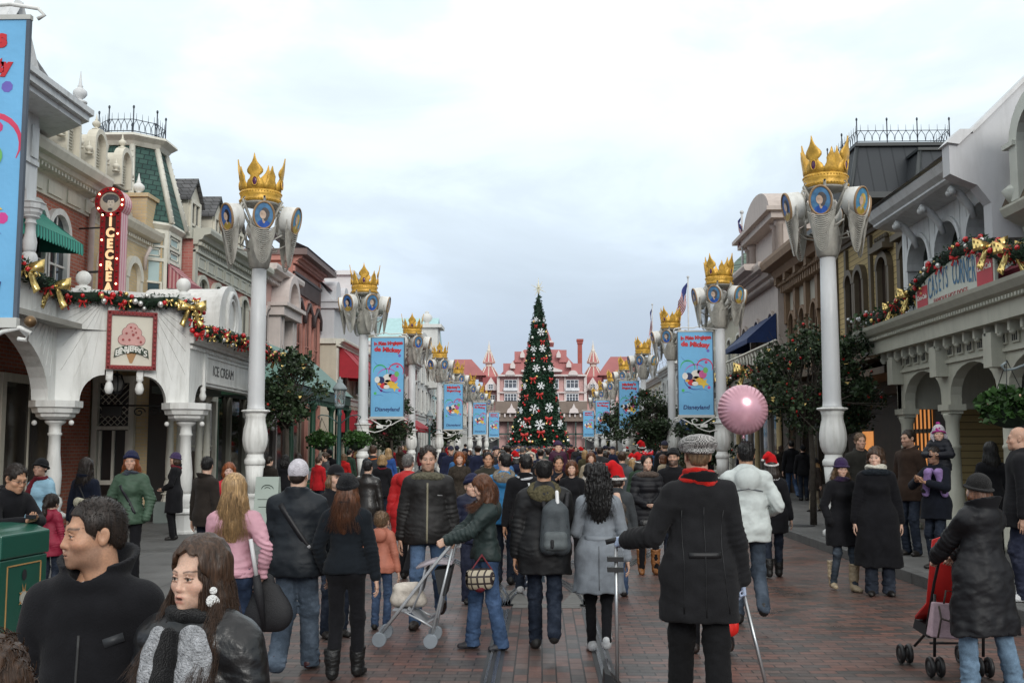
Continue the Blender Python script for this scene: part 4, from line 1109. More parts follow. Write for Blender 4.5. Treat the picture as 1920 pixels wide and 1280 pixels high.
# -------------- banners
def make_banner(x0,x1,Y,z0,z1,sgn,texts,label,i,ball=False):
 root=empty('banner',((x0+x1)/2,Y,z0),label,'banner','blue festival banners hung from the posts')
 BL=mat('banner_blue',(.16,.43,.70),rough=.6,var=.12,vscale=1.3,bump=.5,bscale=5)
 LB=mat('banner_edge',(.08,.10,.13),rough=.6)
 w=x1-x0;cx=(x0+x1)/2;H=z1-z0
 mb=MB();mb.box(x0,x1,Y-.012,Y+.012,z0,z1);cl=mb.build('cloth_panel',BL,root)
 mb=MB().mat(LB)
 for xx in(x0,x1):mb.box(xx-.016,xx+.016,Y-.02,Y+.02,z0-.02,z1+.02)
 mb.mat(mat('banner_sill',(.50,.50,.47),rough=.6));mb.box(x0-.02,x1+.02,Y-.03,Y+.03,z0-.05,z0+.03);mb.box(x0-.02,x1+.02,Y-.025,Y+.025,z1-.01,z1+.03)
 mb.build('banner_frame',None,root)
 t=MB();t.mat(mat('banner_red',(.55,.02,.03),rough=.5));yy=Y-.013
 rt,up=Vector((1,0,0)),Vector((0,0,1))
 for(s,dx,dz,size,rot,sx)in texts:
  r2=rt*math.cos(rot)+up*math.sin(rot);u2=-rt*math.sin(rot)+up*math.cos(rot)
  text_geo(t,s,(cx+dx*w,yy,z1-dz*H),r2,u2,size*w,.003,sx=sx,off=.012*w)
 t.build('lettering',None,cl)
 t=MB();t.mat(mat('banner_navy',(.02,.04,.16),rough=.5));text_geo(t,'Disneyland',(cx,yy,z0+.10*H),rt,up,.16*w,.003,sx=1.05,shear=.15,off=.004);t.build('lettering',None,cl)
 t=MB();zc=z0+.47*H
 def blob(dx,dz,r,col,sy=1.0,n=14,star=False,lay=1):
  t.mat(mat('print_%d_%d_%d'%tuple(int(c*99)for c in col),col,rough=.6))
  pts=[]
  for q in range(n):
   a=2*math.pi*q/n+.3;rr=r*w*((1 if q%2 else .45)if star else 1);pts.append((cx+dx*w+rr*math.cos(a),yy-.0012*lay,zc+dz*H+rr*sy*math.sin(a)))
  t.add(pts,[tuple(range(n))[::-1]],smooth=False)
 def arc(dx,dz,r,a0,a1,wd,col,lay=1):
  t.mat(mat('print_%d_%d_%d'%tuple(int(c*99)for c in col),col,rough=.6));A=[];B=[]
  for q in range(15):
   f=q/14;a=R(a0+(a1-a0)*f);ww=wd*w*math.sin(math.pi*(f*.9+.05));
   A.append((cx+dx*w+(r*w+ww)*math.cos(a),yy-.0012*lay,zc+dz*H+(r*w+ww)*math.sin(a)));B.append((cx+dx*w+(r*w-ww)*math.cos(a),yy-.0012*lay,zc+dz*H+(r*w-ww)*math.sin(a)))
  t.sheet([A,B],smooth=False)
 arc(-.22,.10,.20,-20,190,.022,(.05,.42,.16));arc(.26,.11,.22,-30,200,.022,(.62,.05,.12));arc(0,-.0,.33,30,160,.018,(.45,.12,.45));arc(.0,-.02,.33,180,300,.014,(.05,.09,.35))
 for(dx,dz,r,c,sy)in((-.20,-.005,.12,(.02,.03,.10),.9),(.02,.02,.15,(.70,.66,.60),.85),(.02,-.04,.12,(.62,.40,.28),.8),(.2,.02,.11,(.55,.10,.28),1.1),(-.1,-.075,.13,(.60,.03,.04),.7),(.12,-.06,.12,(.72,.42,.05),.9),(-.30,.0,.08,(.75,.72,.68),1.2),(.28,.07,.07,(.15,.45,.12),1.2),(.1,.05,.06,(.04,.04,.06),1),(-.24,-.055,.06,(.70,.36,.06),.6)):
  blob(dx,dz,r,c,sy,lay=2+int(abs(dx)*9))
 blob(.22,-.085,.16,(.72,.50,.06),1.0,10,True,6);blob(-.02,-.09,.09,(.75,.72,.68),.7,lay=7)
 for(dx,dz,c)in((-.36,-.17,(.08,.50,.14)),(.37,-.135,(.55,.05,.25)),(-.18,-.135,(.35,.08,.45)),(.36,.30,(.15,.12,.45)),(.30,.165,(.55,.05,.2))):blob(dx,dz,.045,c,1.0,8)
 for(dx,dz,a0)in((-.2,.27,200),(.15,.27,230),(-.25,-.28,50),(.2,-.25,40)):arc(dx,dz,.22,a0,a0+80,.006,(.05,.12,.38))
 t.build('printed_pattern',None,cl)
 b=MB();WM=WHITE();px=x0-.26 if sgn<0 else x1+.26;d=1 if sgn<0 else-1;L=w+.30
 sc=lambda pts,z:[(px+d*u*L,Y,z+v)for u,v in pts]
 b.tube(sc([(0,-.04),(.08,.0),(.2,.0),(.32,-.10),(.45,-.20),(.58,-.22),(.70,-.18),(.80,-.10),(.9,-.03),(1.0,.0),(1.06,-.04),(1.04,-.10),(.99,-.09)],z0-.05),.02,6)
 b.tube(sc([(.0,-.42),(.12,-.38),(.30,-.44),(.42,-.40),(.55,-.32),(.66,-.20),(.68,-.10),(.62,-.05),(.56,-.09),(.58,-.14)],z0-.03),.018,6)
 tb=MB();tb.tube(sc([(.0,.04),(.2,.05),(.4,.09),(.5,.13),(.62,.08),(.85,.10),(1.02,.06),(1.06,.0),(1.02,-.03)],z1+.03),.017,6);tb.build('top_scroll',WM,root)
 fl_=MB();fl_.box(px+d*.42*L-.10,px+d*.42*L+.10,Y-.06,Y+.06,z0-.34,z0-.24);fl_.build('floodlight',WM,root)
 b.build('scroll_bracket',WM,root)
 if ball:m=MB();m.ball((x1+.12,Y,z0),.05);m.build('bronze_ball',mat('bronze_ball',(.16,.10,.05),rough=.35,metal=.6),root)
 return root
FR=[('la Fête Magique',.02,.075,.135,.04,1.0),('de Mickey',.0,.155,.185,-.06,1.05)]
EN=[("Mickey's",.0,.075,.19,.05,1.05),('Magical Party',.02,.155,.135,-.04,1.0)]
XB=P(30,590,8.45).x
make_banner(XB-1.1,XB,8.45,2.80,5.33,-1,EN,'large blue banner cut off by the left edge, beside the ice cream porch',0,True)
for i,(k,tx,nm)in enumerate(((1,FR,'second'),(3,EN,'fourth'),(5,FR,'sixth'),(7,EN,'eighth'))):
 Yl=21+12.7*k;Yr=20+12.2*k
 make_banner(-5.40,-4.34,Yl-.1,2.70,5.23,-1,tx,'blue festival banner hanging from the %s crowned post of the left row'%nm,i)
 make_banner(4.10,5.16,Yr-.1,2.70,5.23,1,tx,'blue festival banner hanging from the %s crowned post of the right row'%nm,i)
# -------------- greenery helpers
def leaf_mat(nm,col,var=.5):
 if nm in _mc:return _mc[nm]
 m,nt,b=new_mat(nm)
 oi=nd(nt,'ShaderNodeNewGeometry');tc=nd(nt,'ShaderNodeTexCoord')
 n=nd(nt,'ShaderNodeTexNoise',Scale=3.0,Detail=3.0);nt.links.new(tc.outputs['Object'],n.inputs['Vector'])
 w=nd(nt,'ShaderNodeTexWhiteNoise');w.noise_dimensions='1D';nt.links.new(oi.outputs['Random Per Island'],w.inputs['W'])
 c=ramp(nt,w.outputs['Value'],[(0,tuple(x*(1-var)for x in col)),(.6,col),(1,tuple(min(1,x*(1+var*1.3))for x in col))])
 nt.links.new(mixc(nt,1.0,c,ramp(nt,n.outputs[0],[(.3,.7),(.7,1.25)]),'MULTIPLY'),b.inputs['Base Color']);b.inputs['Roughness'].default_value=.5;b.inputs['Specular IOR Level'].default_value=.35
 _mc[nm]=m;return m
def leaves(mb,pts,size,r,asp=.45,up=.25,fold=.18):
 0
 for p in pts:
  d=Vector(r.normal(size=3));d.z=d.z*.7+up;d.normalize();s=Vector(r.normal(size=3));s=d.cross(s)
  if s.length<1e-4:continue
  s.normalize();n=d.cross(s);L=size*r.uniform(.45,1.5);p=Vector(p)
  a=p;t=p+d*L;q=p+d*L*.45+n*L*fold
  mb.add([a,q+s*L*asp,t,q-s*L*asp],[(0,1,2,3)],smooth=False)
def crown_points(r,c,rad,n,clumps=30):
 c=np.array(c);rad=np.array(rad);out=[]
 cs=[]
 for i in range(clumps):
  v=r.normal(size=3);v/=np.linalg.norm(v);v[2]=v[2]*.9-.05;cs.append((c+v*rad*r.uniform(.35,1.05),r.uniform(.13,.34)))
 for i in range(n):
  cc,k=cs[r.integers(len(cs))];v=r.normal(size=3);v/=np.linalg.norm(v);out.append(cc+v*rad*k*np.array([1.25,1.25,.8])*r.uniform(.3,1.15))
 return out,cs
def street_tree(loc,h,rad,label,seed,n=5000,leaf=.085,berries=40,lights=30,trunk_h=None,group=None,col=(.030,.052,.022)):
 r=np.random.default_rng(seed);root=empty('street_tree',loc,label,'tree',group)
 x,y,z=loc;cz=z+h-rad[2]
 mb=MB();th=trunk_h or(cz-z-rad[2]*.5)
 mb.tube([(x,y,z),(x+.02,y,z+th*.5),(x-.02,y+.02,z+th)],[.075,.06,.05],8)
 pts,cs=crown_points(r,(x,y,cz),rad,n)
 for cc,k in cs:
  mid=Vector((x,y,z+th))*.5+Vector(cc)*.5+Vector(r.normal(size=3))*.06
  mb.tube([(x,y,z+th*.85),mid,cc],[.034,.02,.008],5)
  for q in range(3):mb.tube([mid,Vector(cc)+Vector(r.normal(size=3))*np.mean(rad)*.28],[.012,.004],4)
 mb.build('trunk',mat('tree_bark',(.06,.05,.04),rough=.9,var=.4,vscale=12,bump=.5),root)
 m=MB();leaves(m,pts,leaf,r);m.build('crown',leaf_mat('leaf_evergreen_%d'%int(col[1]*1e4),col),root)
 for i in range(berries):m=MB();p=pts[r.integers(len(pts))];m.ball(p+r.normal(size=3)*.03,.032,6,5);m.build('red_ornament',mat('ornament_red',(.50,.02,.02),rough=.2,var=.1),root)
 for i in range(lights):
  p=pts[r.integers(len(pts))]+r.normal(size=3)*.03;m=MB()
  m.add([p+np.array(v)*.05 for v in((-1,0,.4),(0,-.5,-.6),(1,0,.5),(0,.5,-.2))],[(0,1,2),(0,2,3)],smooth=False);m.build('gold_ribbon',GOLDF(),root)
 return root
def GOLDF():return mat('gold_foil',(.78,.58,.22),rough=.22,metal=.85,var=.25,vscale=9)
def REDB():return mat('bauble_red',(.52,.012,.015),rough=.15,var=.08,coat=.4)
def GREENF():return leaf_mat('fir_needles',(.012,.040,.016),.5)
def bow(mb,c,rt,up,nr,s):
 c,rt,up,nr=Vector(c),Vector(rt),Vector(up),Vector(nr)
 for sg in(-1,1):
  A=[c+rt*(sg*s*u*.95)+up*(s*(.22+.40*u))+nr*(s*(.12+.18*math.sin(u*3.1)))for u in np.linspace(0,1,6)]
  B=[c+rt*(sg*s*u*.95)+up*(s*(-.12-.05*u))+nr*(s*(.12+.30*math.sin(u*3.1)))for u in np.linspace(0,1,6)]
  mb.sheet([A,B],th=.012*s)
  A=[c+rt*(sg*s*(.05+.42*u))+up*(-s*1.35*u)+nr*(s*(.14+.1*math.sin(u*6)))for u in np.linspace(0,1,7)]
  B=[c+rt*(sg*s*(.28+.52*u))+up*(-s*(1.15*u-.05))+nr*(s*(.10+.12*math.sin(u*6+1)))for u in np.linspace(0,1,7)]
  mb.sheet([A,B],th=.012*s)
 mb.ball(c+nr*s*.22,s*.17,8,6)
def garland(pts,label,r0=.16,seed=1,bows=(),dens=420,bauble=9,group=None):
 0
 r=np.random.default_rng(seed);P_=[Vector(p)for p in pts]
 cen=sum(P_,Vector())/len(P_);root=empty('garland',cen,label,'garland',group)
 segs=[(a,b,(b-a).length)for a,b in zip(P_[:-1],P_[1:])];tot=sum(s[2]for s in segs)
 def at(d):
  for a,b,l in segs:
   if d<=l:return a+(b-a)*(d/l),(b-a).normalized()
   d-=l
  return segs[-1][1],(segs[-1][1]-segs[-1][0]).normalized()
 core=MB();core.tube(P_,r0*.62,8)
 core.build('stem',mat('fir_dark',(.008,.02,.010),rough=.9),root)
 m=MB();N=int(dens*tot)
 ps=[]
 for i in range(N):
  p,t=at(r.uniform(0,tot));v=Vector(r.normal(size=3));v-=t*v.dot(t);v.normalize();ps.append(p+v*r0*r.uniform(.45,1.0))
 leaves(m,ps,.075,r,asp=.16,up=0,fold=.05);m.build('needles',GREENF(),root)
 toc=lambda p:(Vector((0,0,0))+(Vector((CAM.x,CAM.y,p.z))-p)).normalized()
 for i in range(int(bauble*tot)):
  p,t=at(r.uniform(0,tot));n=toc(p);v=(n+Vector(r.normal(size=3))*.75).normalized();q=p+v*r0*.95
  b=MB();b.ball(q,r.uniform(.035,.06),9,7);b.build('bauble',REDB()if r.random()<.62 else(GOLDF()if r.random()<.6 else mat('bauble_silver',(.7,.69,.66),rough=.15,metal=.6)),root)
 for i in range(int(bauble*.55*tot)):
  p,t=at(r.uniform(0,tot));n=toc(p);q=p+(n+Vector(r.normal(size=3))*.6).normalized()*r0*.9;up=Vector((0,0,1));rt=up.cross(n).normalized();b=MB()
  bow(b,q,rt,up,n,r.uniform(.06,.10));b.build('ribbon',mat('ribbon_red',(.50,.02,.02),rough=.35)if r.random()<.6 else GOLDF(),root)
 for f,s in bows:
  p,t=at(f*tot);n=toc(p);up=Vector((0,0,1));rt=up.cross(n).normalized();b=MB();bow(b,p+n*r0*.8,rt,up,n,s);b.build('gold_bow',GOLDF(),root)
 return root
def basket(loc,r_,label,seed):
 rr=np.random.default_rng(seed);x,y,z=loc;root=empty('hanging_basket',loc,label,'flower basket','leafy hanging baskets')
 mb=MB();mb.lathe([(-r_*.75,r_*.15),(-r_*.6,r_*.55),(-r_*.2,r_*.8),(0,r_*.82)],16,loc);mb.build('bowl',mat('moss_bowl',(.02,.035,.02),rough=.95,var=.4,vscale=20,bump=.5),root)
 pts=[]
 for i in range(int(1500)):
  v=rr.normal(size=3);v/=np.linalg.norm(v);v[2]=abs(v[2])*.75-.55*(rr.random()<.55)*rr.random()*1.2;pts.append(np.array(loc)+v*r_*rr.uniform(.7,1.05)*np.array([1,1,.85]))
 m=MB();leaves(m,pts,r_*.24,rr);m.build('foliage',leaf_mat('leaf_basket',(.030,.075,.016)),root)
 m=MB()
 for i in range(14):m.ball(pts[rr.integers(len(pts))],r_*.06,6,5)
 m.build('flowers',mat('flower_pale',(.62,.42,.30),rough=.6,var=.4,vscale=4),root)
 m=MB();
 for a in range(3):m.tube([(x+r_*.75*math.cos(a*2.1),y+r_*.75*math.sin(a*2.1),z),(x,y,z+r_*1.7)],.006,4)
 m.build('chains',DARKM(),root)
 return root
def gas_lamp(loc,h,label,arms=True,col=None):
 root=empty('street_lamp',loc,label,'street lamp','green gas style street lamps');x,y,z=loc
 GM=mat('lamp_green_paint',(.035,.085,.085),rough=.4,var=.2)
 mb=MB();mb.lathe([(0,.17),(.10,.17),(.14,.13),(.5,.11),(.62,.12),(.66,.08),(.9,.065),(h*.45,.06),(h*.70,.05),(h*.72,.075),(h*.735,.05),(h*.76,.06)],16,loc)
 if arms:
  for s in(-1,1):mb.tube([(x+s*a,y,z+h*.70+b)for a,b in((0,-.22),(.12,-.10),(.30,.02),(.48,.04),(.56,-.01),(.52,-.07))],.016,6)
 mb.build('post',GM,root)
 mb=MB();mb.lathe([(h*.76,.09),(h*.775,.12),(h*.79,.12)],16,loc)
 for k in range(6):a=k*math.pi/3;mb.tube([(x+.115*math.cos(a),y+.115*math.sin(a),z+h*.78),(x+.15*math.cos(a),y+.15*math.sin(a),z+h*.90)],.010,4)
 mb.lathe([(h*.895,.17),(h*.905,.19),(h*.915,.18),(h*.945,.10),(h*.955,.07),(h*.975,.075),(h*.98,.03),(h*1.0,.012)],16,loc);mb.build('lantern_cage',mat('lamp_grey_paint',(.22,.26,.27),rough=.45,var=.15),root)
 mb=MB();mb.lathe([(h*.785,.105),(h*.895,.145)],16,loc)
 m,nt,b=(None,)*3
 if 'lantern_glass' not in _mc:
  m,nt,b=new_mat('lantern_glass');b.inputs['Base Color'].default_value=(.75,.8,.8,1);b.inputs['Roughness'].default_value=.08;b.inputs['Transmission Weight'].default_value=.85;b.inputs['IOR'].default_value=1.1;_mc['lantern_glass']=m
 mb.build('lantern_glass',_mc['lantern_glass'],root);return root
def trash_can(loc,w,d,h,rz,label):
 root=empty('trash_can',loc,label,'trash can','green arched litter bins',rz=0);x0,y0,z0=loc
 G_=DGREEN();c,s=math.cos(rz),math.sin(rz)
 tr_=lambda x,y,z:(x0+c*x-s*y,y0+s*x+c*y,z0+z)
 def bx(mb,a,b,e,f,g,k):mb.hexa([tr_(*q)for q in((a,e,g),(b,e,g),(b,f,g),(a,f,g),(a,e,k),(b,e,k),(b,f,k),(a,f,k))])
 mb=MB();bx(mb,-w/2,w/2,-d/2,d/2,.03,h*.74);mb.build('body',G_,root,bevel=.012)
 pr=[(-w/2-.012,h*.745)]+[(-(w/2+.012)*math.cos(t)if abs(math.cos(t))<.82 else-(w/2+.012)*np.sign(math.cos(t)),h*.80+h*.20*math.sin(t)**.6)for t in np.linspace(.0,math.pi,19)]+[(w/2+.012,h*.745)]
 mb=MB();mb.prism([tr_(x,-d/2-.012,z)for x,z in pr],Vector(tr_(0,d/2+.012,0))-Vector(tr_(0,-d/2-.012,0)));mb.build('lid',G_,root,bevel=.014)
 GP=mat('can_flap',(.20,.21,.22),rough=.45,var=.1)
 GD=mat('can_gold_line',(.42,.24,.09),rough=.5)
 for sg in(-1,1):
  yy=sg*(d/2+.0145);mb=MB()
  n=15;pts=[(-(w*.40)*math.cos(t),h*.80+h*.145*math.sin(t)**.6)for t in np.linspace(0,math.pi,n)]+[(w*.40,h*.765),(-w*.40,h*.765)]
  pts=[tr_(x,yy,z)for x,z in pts];mb.prism(pts,Vector(tr_(0,sg*.006,0))-Vector(tr_(0,0,0)));mb.build('flap',GP,root)
 mb=MB();e=.010
 for sg in(-1,1):
  yy=sg*(d/2+.003)
  a,b,g,k=-w*.38,w*.38,h*.08,h*.69
  for(p,q,u,v)in((a,b,g,g+e),(a,b,k-e,k),(a,a+e,g,k),(b-e,b,g,k)):bx(mb,p,q,yy-.003,yy+.003,u,v)
  xx=sg*(w/2+.003);a,b=-d*.36,d*.36
  for(p,q,u,v)in((a,b,g,g+e),(a,b,k-e,k),(a,a+e,g,k),(b-e,b,g,k)):bx(mb,xx-.003,xx+.003,p,q,u,v)
 mb.build('gold_lining',GD,root)
 mb=MB();mb.mat(mat('badge_grey',(.42,.42,.36),rough=.5));cx=w/2+.004
 mb.add([tr_(cx,.06*math.cos(t),h*.42+.06*math.sin(t))for t in np.linspace(0,2*math.pi,17)[:-1]],[tuple(range(16))])
 mb.mat(DARKM());mb.add([tr_(cx+.001,.035*math.cos(t),h*.60+.045*math.sin(t))for t in np.linspace(0,2*math.pi,17)[:-1]],[tuple(range(16))])
 mb.mat(GD);mb.add([tr_(cx+.002,.075*math.cos(t)*(1 if i%2 else .35),h*.42+.13*math.sin(t)*(1 if i%2 else .45))for i,t in enumerate(np.linspace(0,2*math.pi,17)[:-1])],[tuple(range(16))]);mb.mat(mat('badge_grey',(.42,.42,.36)));mb.add([tr_(cx+.003,.05*math.cos(t),h*.42+.05*math.sin(t))for t in np.linspace(0,2*math.pi,17)[:-1]],[tuple(range(16))])
 mb.build('badge',None,root)
 mb=MB();bx(mb,-w/2+.03,w/2-.03,-d/2+.03,d/2-.03,0,.03);mb.build('plinth',DARKM(),root)
 return root
p=G(40,1200,.147)
trash_can((-4.53,8.75,.147),.62,.70,1.02,R(-4),'large green litter bin with arched lid behind the man in black duffel coat')
trash_can((-4.42,30.5,.147),.58,.62,1.13,R(-4),'green litter bin with arched lid on the kerb beside the red puffer coat')
trash_can((-5.5,25.6,.147),.62,.62,1.13,R(0),'green litter bin mostly hidden behind the white beanie man')
trash_can((-4.9,66.5,.147),.62,.62,1.13,R(0),'small far green litter bin beyond the camouflage jacket woman')
mb=empty('a_board',(-5.15,20.3,.147),'pale green sandwich board beside the base of the left white post','sign')
a=MB();a.hexa([(-5.42,20.05,.15),(-4.98,20.05,.15),(-4.98,20.09,.15),(-5.42,20.09,.15),(-5.42,20.28,1.22),(-4.98,20.28,1.22),(-4.98,20.32,1.22),(-5.42,20.32,1.22)]);a.hexa([(-5.42,20.60,.15),(-4.98,20.60,.15),(-4.98,20.64,.15),(-5.42,20.64,.15),(-5.42,20.33,1.22),(-4.98,20.33,1.22),(-4.98,20.37,1.22),(-5.42,20.37,1.22)]);a.build('panel',mat('board_pale_green',(.36,.42,.38),rough=.5,var=.08),mb)
a=MB();a.tube([(-5.2+.13*math.cos(t)*(1-t/14),20.235,.98+.10*math.sin(t)*(1-t/14))for t in np.linspace(0,9,30)],.007,4);a.tube([(-5.36,20.19,.80),(-5.04,20.19,.80)],.007,4);a.tube([(-5.33,20.16,.66),(-5.08,20.16,.66)],.007,4);a.build('scroll_ornament',mat('board_ink',(.03,.05,.04)),mb)
gas_lamp((-5.22,27.5,.147),3.45,'green lamp post with glass lantern before the green copper pavilion')
basket((-5.68,27.5,1.95),.34,'leafy round basket hanging left of the lamp post by the pavilion',3)
basket((-4.76,27.5,1.95),.34,'leafy round basket hanging right of the lamp post, before a white urn',4)
gas_lamp((-5.45,52,.147),3.45,'grey green lamp post between the third and fourth left white posts')
gas_lamp((5.3,38,.147),3.45,'grey green lamp post behind the bushy tree right of the street')
basket((6.05,14.0,2.30),.36,'large leafy basket hanging under the bracket at the right edge',5)
basket((5.55,38,1.95),.34,'leafy basket hanging among the trees behind the houndstooth cap',6)
mb=empty('basket_post',(6.75,13.9,.147),'grey iron bracket post at the right edge holding a leafy basket','post')
a=MB();a.lathe([(0,.14),(.2,.12),(.3,.06),(2.9,.045),(3.0,.07),(3.05,.02)],14,(6.75,13.9,.147));a.build('post',mat('lamp_grey_paint',(.22,.26,.27)),mb)
a=MB();a.tube([(6.75,13.9,3.02),(6.45,13.95,2.92),(6.15,14,2.80),(6.02,14,2.78),(5.98,14,2.84),(6.04,14,2.88)],.018,6);a.build('arm',mat('lamp_grey_paint',(.22,.26,.27)),mb)
TG='small evergreen trees along the kerbs'
street_tree((-6.05,25.3,.147),4.15,(.85,.8,1.15),'small evergreen tree with gold ribbons behind the nearest left white post',21,4200,.09,6,40,group=TG)
street_tree((5.75,23.0,.147),4.85,(1.5,1.2,1.6),'big dark evergreen with red ornaments left of the nearest right white post',22,6600,.085,60,26,group=TG)
street_tree((6.65,23.6,.147),3.7,(.75,.8,1.0),'dark evergreen partly hidden behind the nearest right white post',23,2400,.085,22,16,group=TG)
street_tree((-5.75,41.0,.147),4.6,(1.0,1.0,1.6),'evergreen tree between the second and third left white posts',24,4500,.11,8,40,group=TG)
street_tree((4.55,45.0,.147),4.2,(1.35,1.2,1.45),'bushy evergreen before the blue banners right of the street',25,6500,.11,10,14,group=TG)
street_tree((5.6,36.5,.147),3.2,(1.0,1.0,1.2),'low evergreen under the first right hand banner',26,4000,.10,14,30,group=TG)
street_tree((-5.9,66.0,.147),4.4,(1.0,1.0,1.5),'far evergreen with gold lights on the left kerb',27,2600,.15,8,40,group=TG)
street_tree((5.2,74.0,.147),5.2,(1.1,1.1,1.9),'tall thin far evergreen just left of the second right hand banner',28,2600,.15,0,24,group=TG)
street_tree((5.9,95.0,.147),5.0,(1.2,1.1,1.8),'farthest evergreen on the right kerb near the tall Christmas tree',29,2200,.2,0,20,group=TG)
# -------------- the tall Christmas tree
XT,YT=P(1010,700,138).x,138.0
xm=empty('christmas_tree',(XT,YT,0),'very tall slim Christmas tree with white snowflakes and red bows ending the street','christmas tree')
hz=lambda py:P(1010,py,YT).z
TZ=[(hz(836),3.9),(hz(800),3.3),(hz(770),2.6),(hz(740),2.2),(hz(700),1.8),(hz(660),1.40),(hz(620),.95),(hz(590),.62),(hz(565),.30),(hz(551),.08)]
def trad(z):return float(np.interp(z,[t[0]for t in TZ],[t[1]for t in TZ]))
r=np.random.default_rng(5)
m=MB();m.lathe([(z,rr*.86)for z,rr in TZ],24,(XT,YT,0));m.lathe([(-.0,.5),(TZ[0][0],.5)],10,(XT,YT,0));m.build('inner_cone',mat('fir_dark',(.008,.02,.010),rough=.9),xm)
pts=[]
for i in range(13000):
 z=TZ[0][0]+(TZ[-1][0]-TZ[0][0])*(1-math.sqrt(r.random()));a=r.uniform(0,2*math.pi);rr=trad(z)*r.uniform(.86,1.04);pts.append((XT+rr*math.cos(a),YT+rr*math.sin(a),z))
m=MB();leaves(m,pts,.34,r,asp=.3,up=-.2);m.build('fir_branches',leaf_mat('fir_big',(.013,.045,.022),.55),xm)
SNOW=mat('snowflake_white',(.82,.83,.84),rough=.5,var=.03)
def on_tree(px,py):
 z=hz(py);rr=trad(z);dx=P(px,py,YT).x-XT;dx=max(-rr*.96,min(rr*.96,dx));return Vector((XT+dx*1.02,YT-math.sqrt(max(rr*rr-dx*dx,0))-.12,z)),Vector((dx,-math.sqrt(max(rr*rr-dx*dx,0)),0)).normalized()
for px,py,s in((1005,600,6),(1019,600,5),(1014,624,9),(1001,656,8),(1017,655,9),(1006,692,9),(1030,692,8),(985,725,7),(1014,725,9),(1041,726,7),(1002,768,11),(1029,765,11),(978,770,8),(1055,770,8),(982,797,9),(1012,797,12),(1049,796,11)):
 c,n=on_tree(px,py);rt=Vector((-n.y,n.x,0));up=Vector((0,0,1));L=s/2000*YT*.72;m=MB()
 if rt.x<0:rt=-rt
 for k in range(6):
  a=k*math.pi/3+.2;d=rt*math.cos(a)+up*math.sin(a);pp=-rt*math.sin(a)+up*math.cos(a);w=L*.10
  m.prism([c-pp*w,c+d*L-pp*w,c+d*L+pp*w,c+pp*w],n*.06)
  for f in(.55,.85):
   for sg in(-1,1):
    e=c+d*L*f;m.prism([e,e+(d*.6+pp*sg)*L*.26,e+(d*.6+pp*sg)*L*.26+d*w*1.4,e+d*w*1.6],n*.055)
 m.build('snowflake',SNOW,xm)
for px,py,s in((1005,612,4),(1019,610,4),(1017,642,6),(1000,674,5),(1022,674,6),(1000,712,8),(1032,712,7),(988,744,7),(1012,741,8),(1046,747,7),(990,787,9),(1028,786,9),(1060,783,8),(985,816,10),(1014,811,9),(1058,812,8)):
 c,n=on_tree(px,py);rt=Vector((-n.y,n.x,0));m=MB();bow(m,c,rt,Vector((0,0,1)),n,s/2000*YT*.85);m.build('red_bow',mat('bow_red',(.52,.035,.03),rough=.4),xm)
for i in range(78):
 z=hz(828)+(hz(600)-hz(828))*r.random()**2.6;a=r.uniform(-math.pi,0);rr=trad(z)*1.03;k=r.random()
 m=MB();m.ball((XT+rr*math.cos(a),YT+rr*math.sin(a),z),r.uniform(.12,.22),8,6)
 m.build('bauble',REDB()if k<.42 else mat('bauble_silver',(.7,.69,.66),rough=.15,metal=.6)if k<.78 else GOLDF(),xm)
m=MB();zt=hz(551);m.lathe([(0,.10),(.6,.12),(1.2,.08),(hz(520)-zt,.01)],8,(XT,YT,zt))
for k in range(8):
 a=k*math.pi/4+.3;L=.75 if k%2 else .5;c=Vector((XT,YT,hz(541)));d=Vector((math.cos(a),0,math.sin(a)));m.tube([c,c+d*L*1.5],[.08,.012],4)
 m.tube([c+Vector((0,0,.0)),c+Vector((math.cos(a)*.3,math.sin(a),.2))*L],[.06,.012],4)
m.build('star_topper',mat('star_ivory',(.70,.66,.50),rough=.4,var=.1),xm)
# -------------- the green pavilion
pv=empty('pavilion',(-7.2,31.5,.147),'green pavilion with copper roof and slim green columns on the left pavement','pavilion')
COP=stripe_mat('copper_roof',(.14,.26,.215),(.10,.20,.17),.42,'y',.12,rough=.55)
x0,x1,y0,y1,ze,zr=-8.8,-6.45,27.8,36.5,3.45,4.65
m=MB();A=[(x0,y0,ze),(x1,y0,ze),(x1,y1,ze),(x0,y1,ze)];ra,rb=(-7.62,y0+1.6,zr),(-7.62,y1-1.6,zr)
m.add(A+[ra,rb],[(0,1,4),(1,2,5,4),(2,3,5),(3,0,4,5),(3,2,1,0)]);m.build('roof',COP,pv)
GP_=mat('pavilion_green',(.018,.06,.035),rough=.4,var=.2)
m=MB();m.box(x0+.1,x1-.08,y0+.1,y0+.2,ze-.30,ze-.01);m.box(x1-.18,x1-.08,y0+.2,y1-.1,ze-.30,ze-.01);m.box(x0+.1,x0+.2,y0+.2,y1-.1,ze-.30,ze-.01)
for i in range(40):y=y0+.25+i*(y1-y0-.4)/40;m.box(x1-.14,x1-.11,y,y+.07,ze-.46,ze-.30)
m.build('fascia',GP_,pv)
for(x,y)in((-6.6,28.05),(-6.6,30.7),(-6.6,33.4),(-6.6,36.2),(-8.6,28.05),(-7.6,28.05)):
 m=MB();m.lathe([(0,.14),(.35,.13),(.4,.085),(2.6,.075),(2.75,.085),(2.8,.13),(2.9,.15)],14,(x,y,.147));m.lathe([(2.9,.06),(ze-.45,.06)],8,(x,y,.147))
 m.tube([(x,y,2.7),(x+.02,y+.35,2.95),(x,y+.55,3.12)],.03,5);m.build('column',GP_,pv)
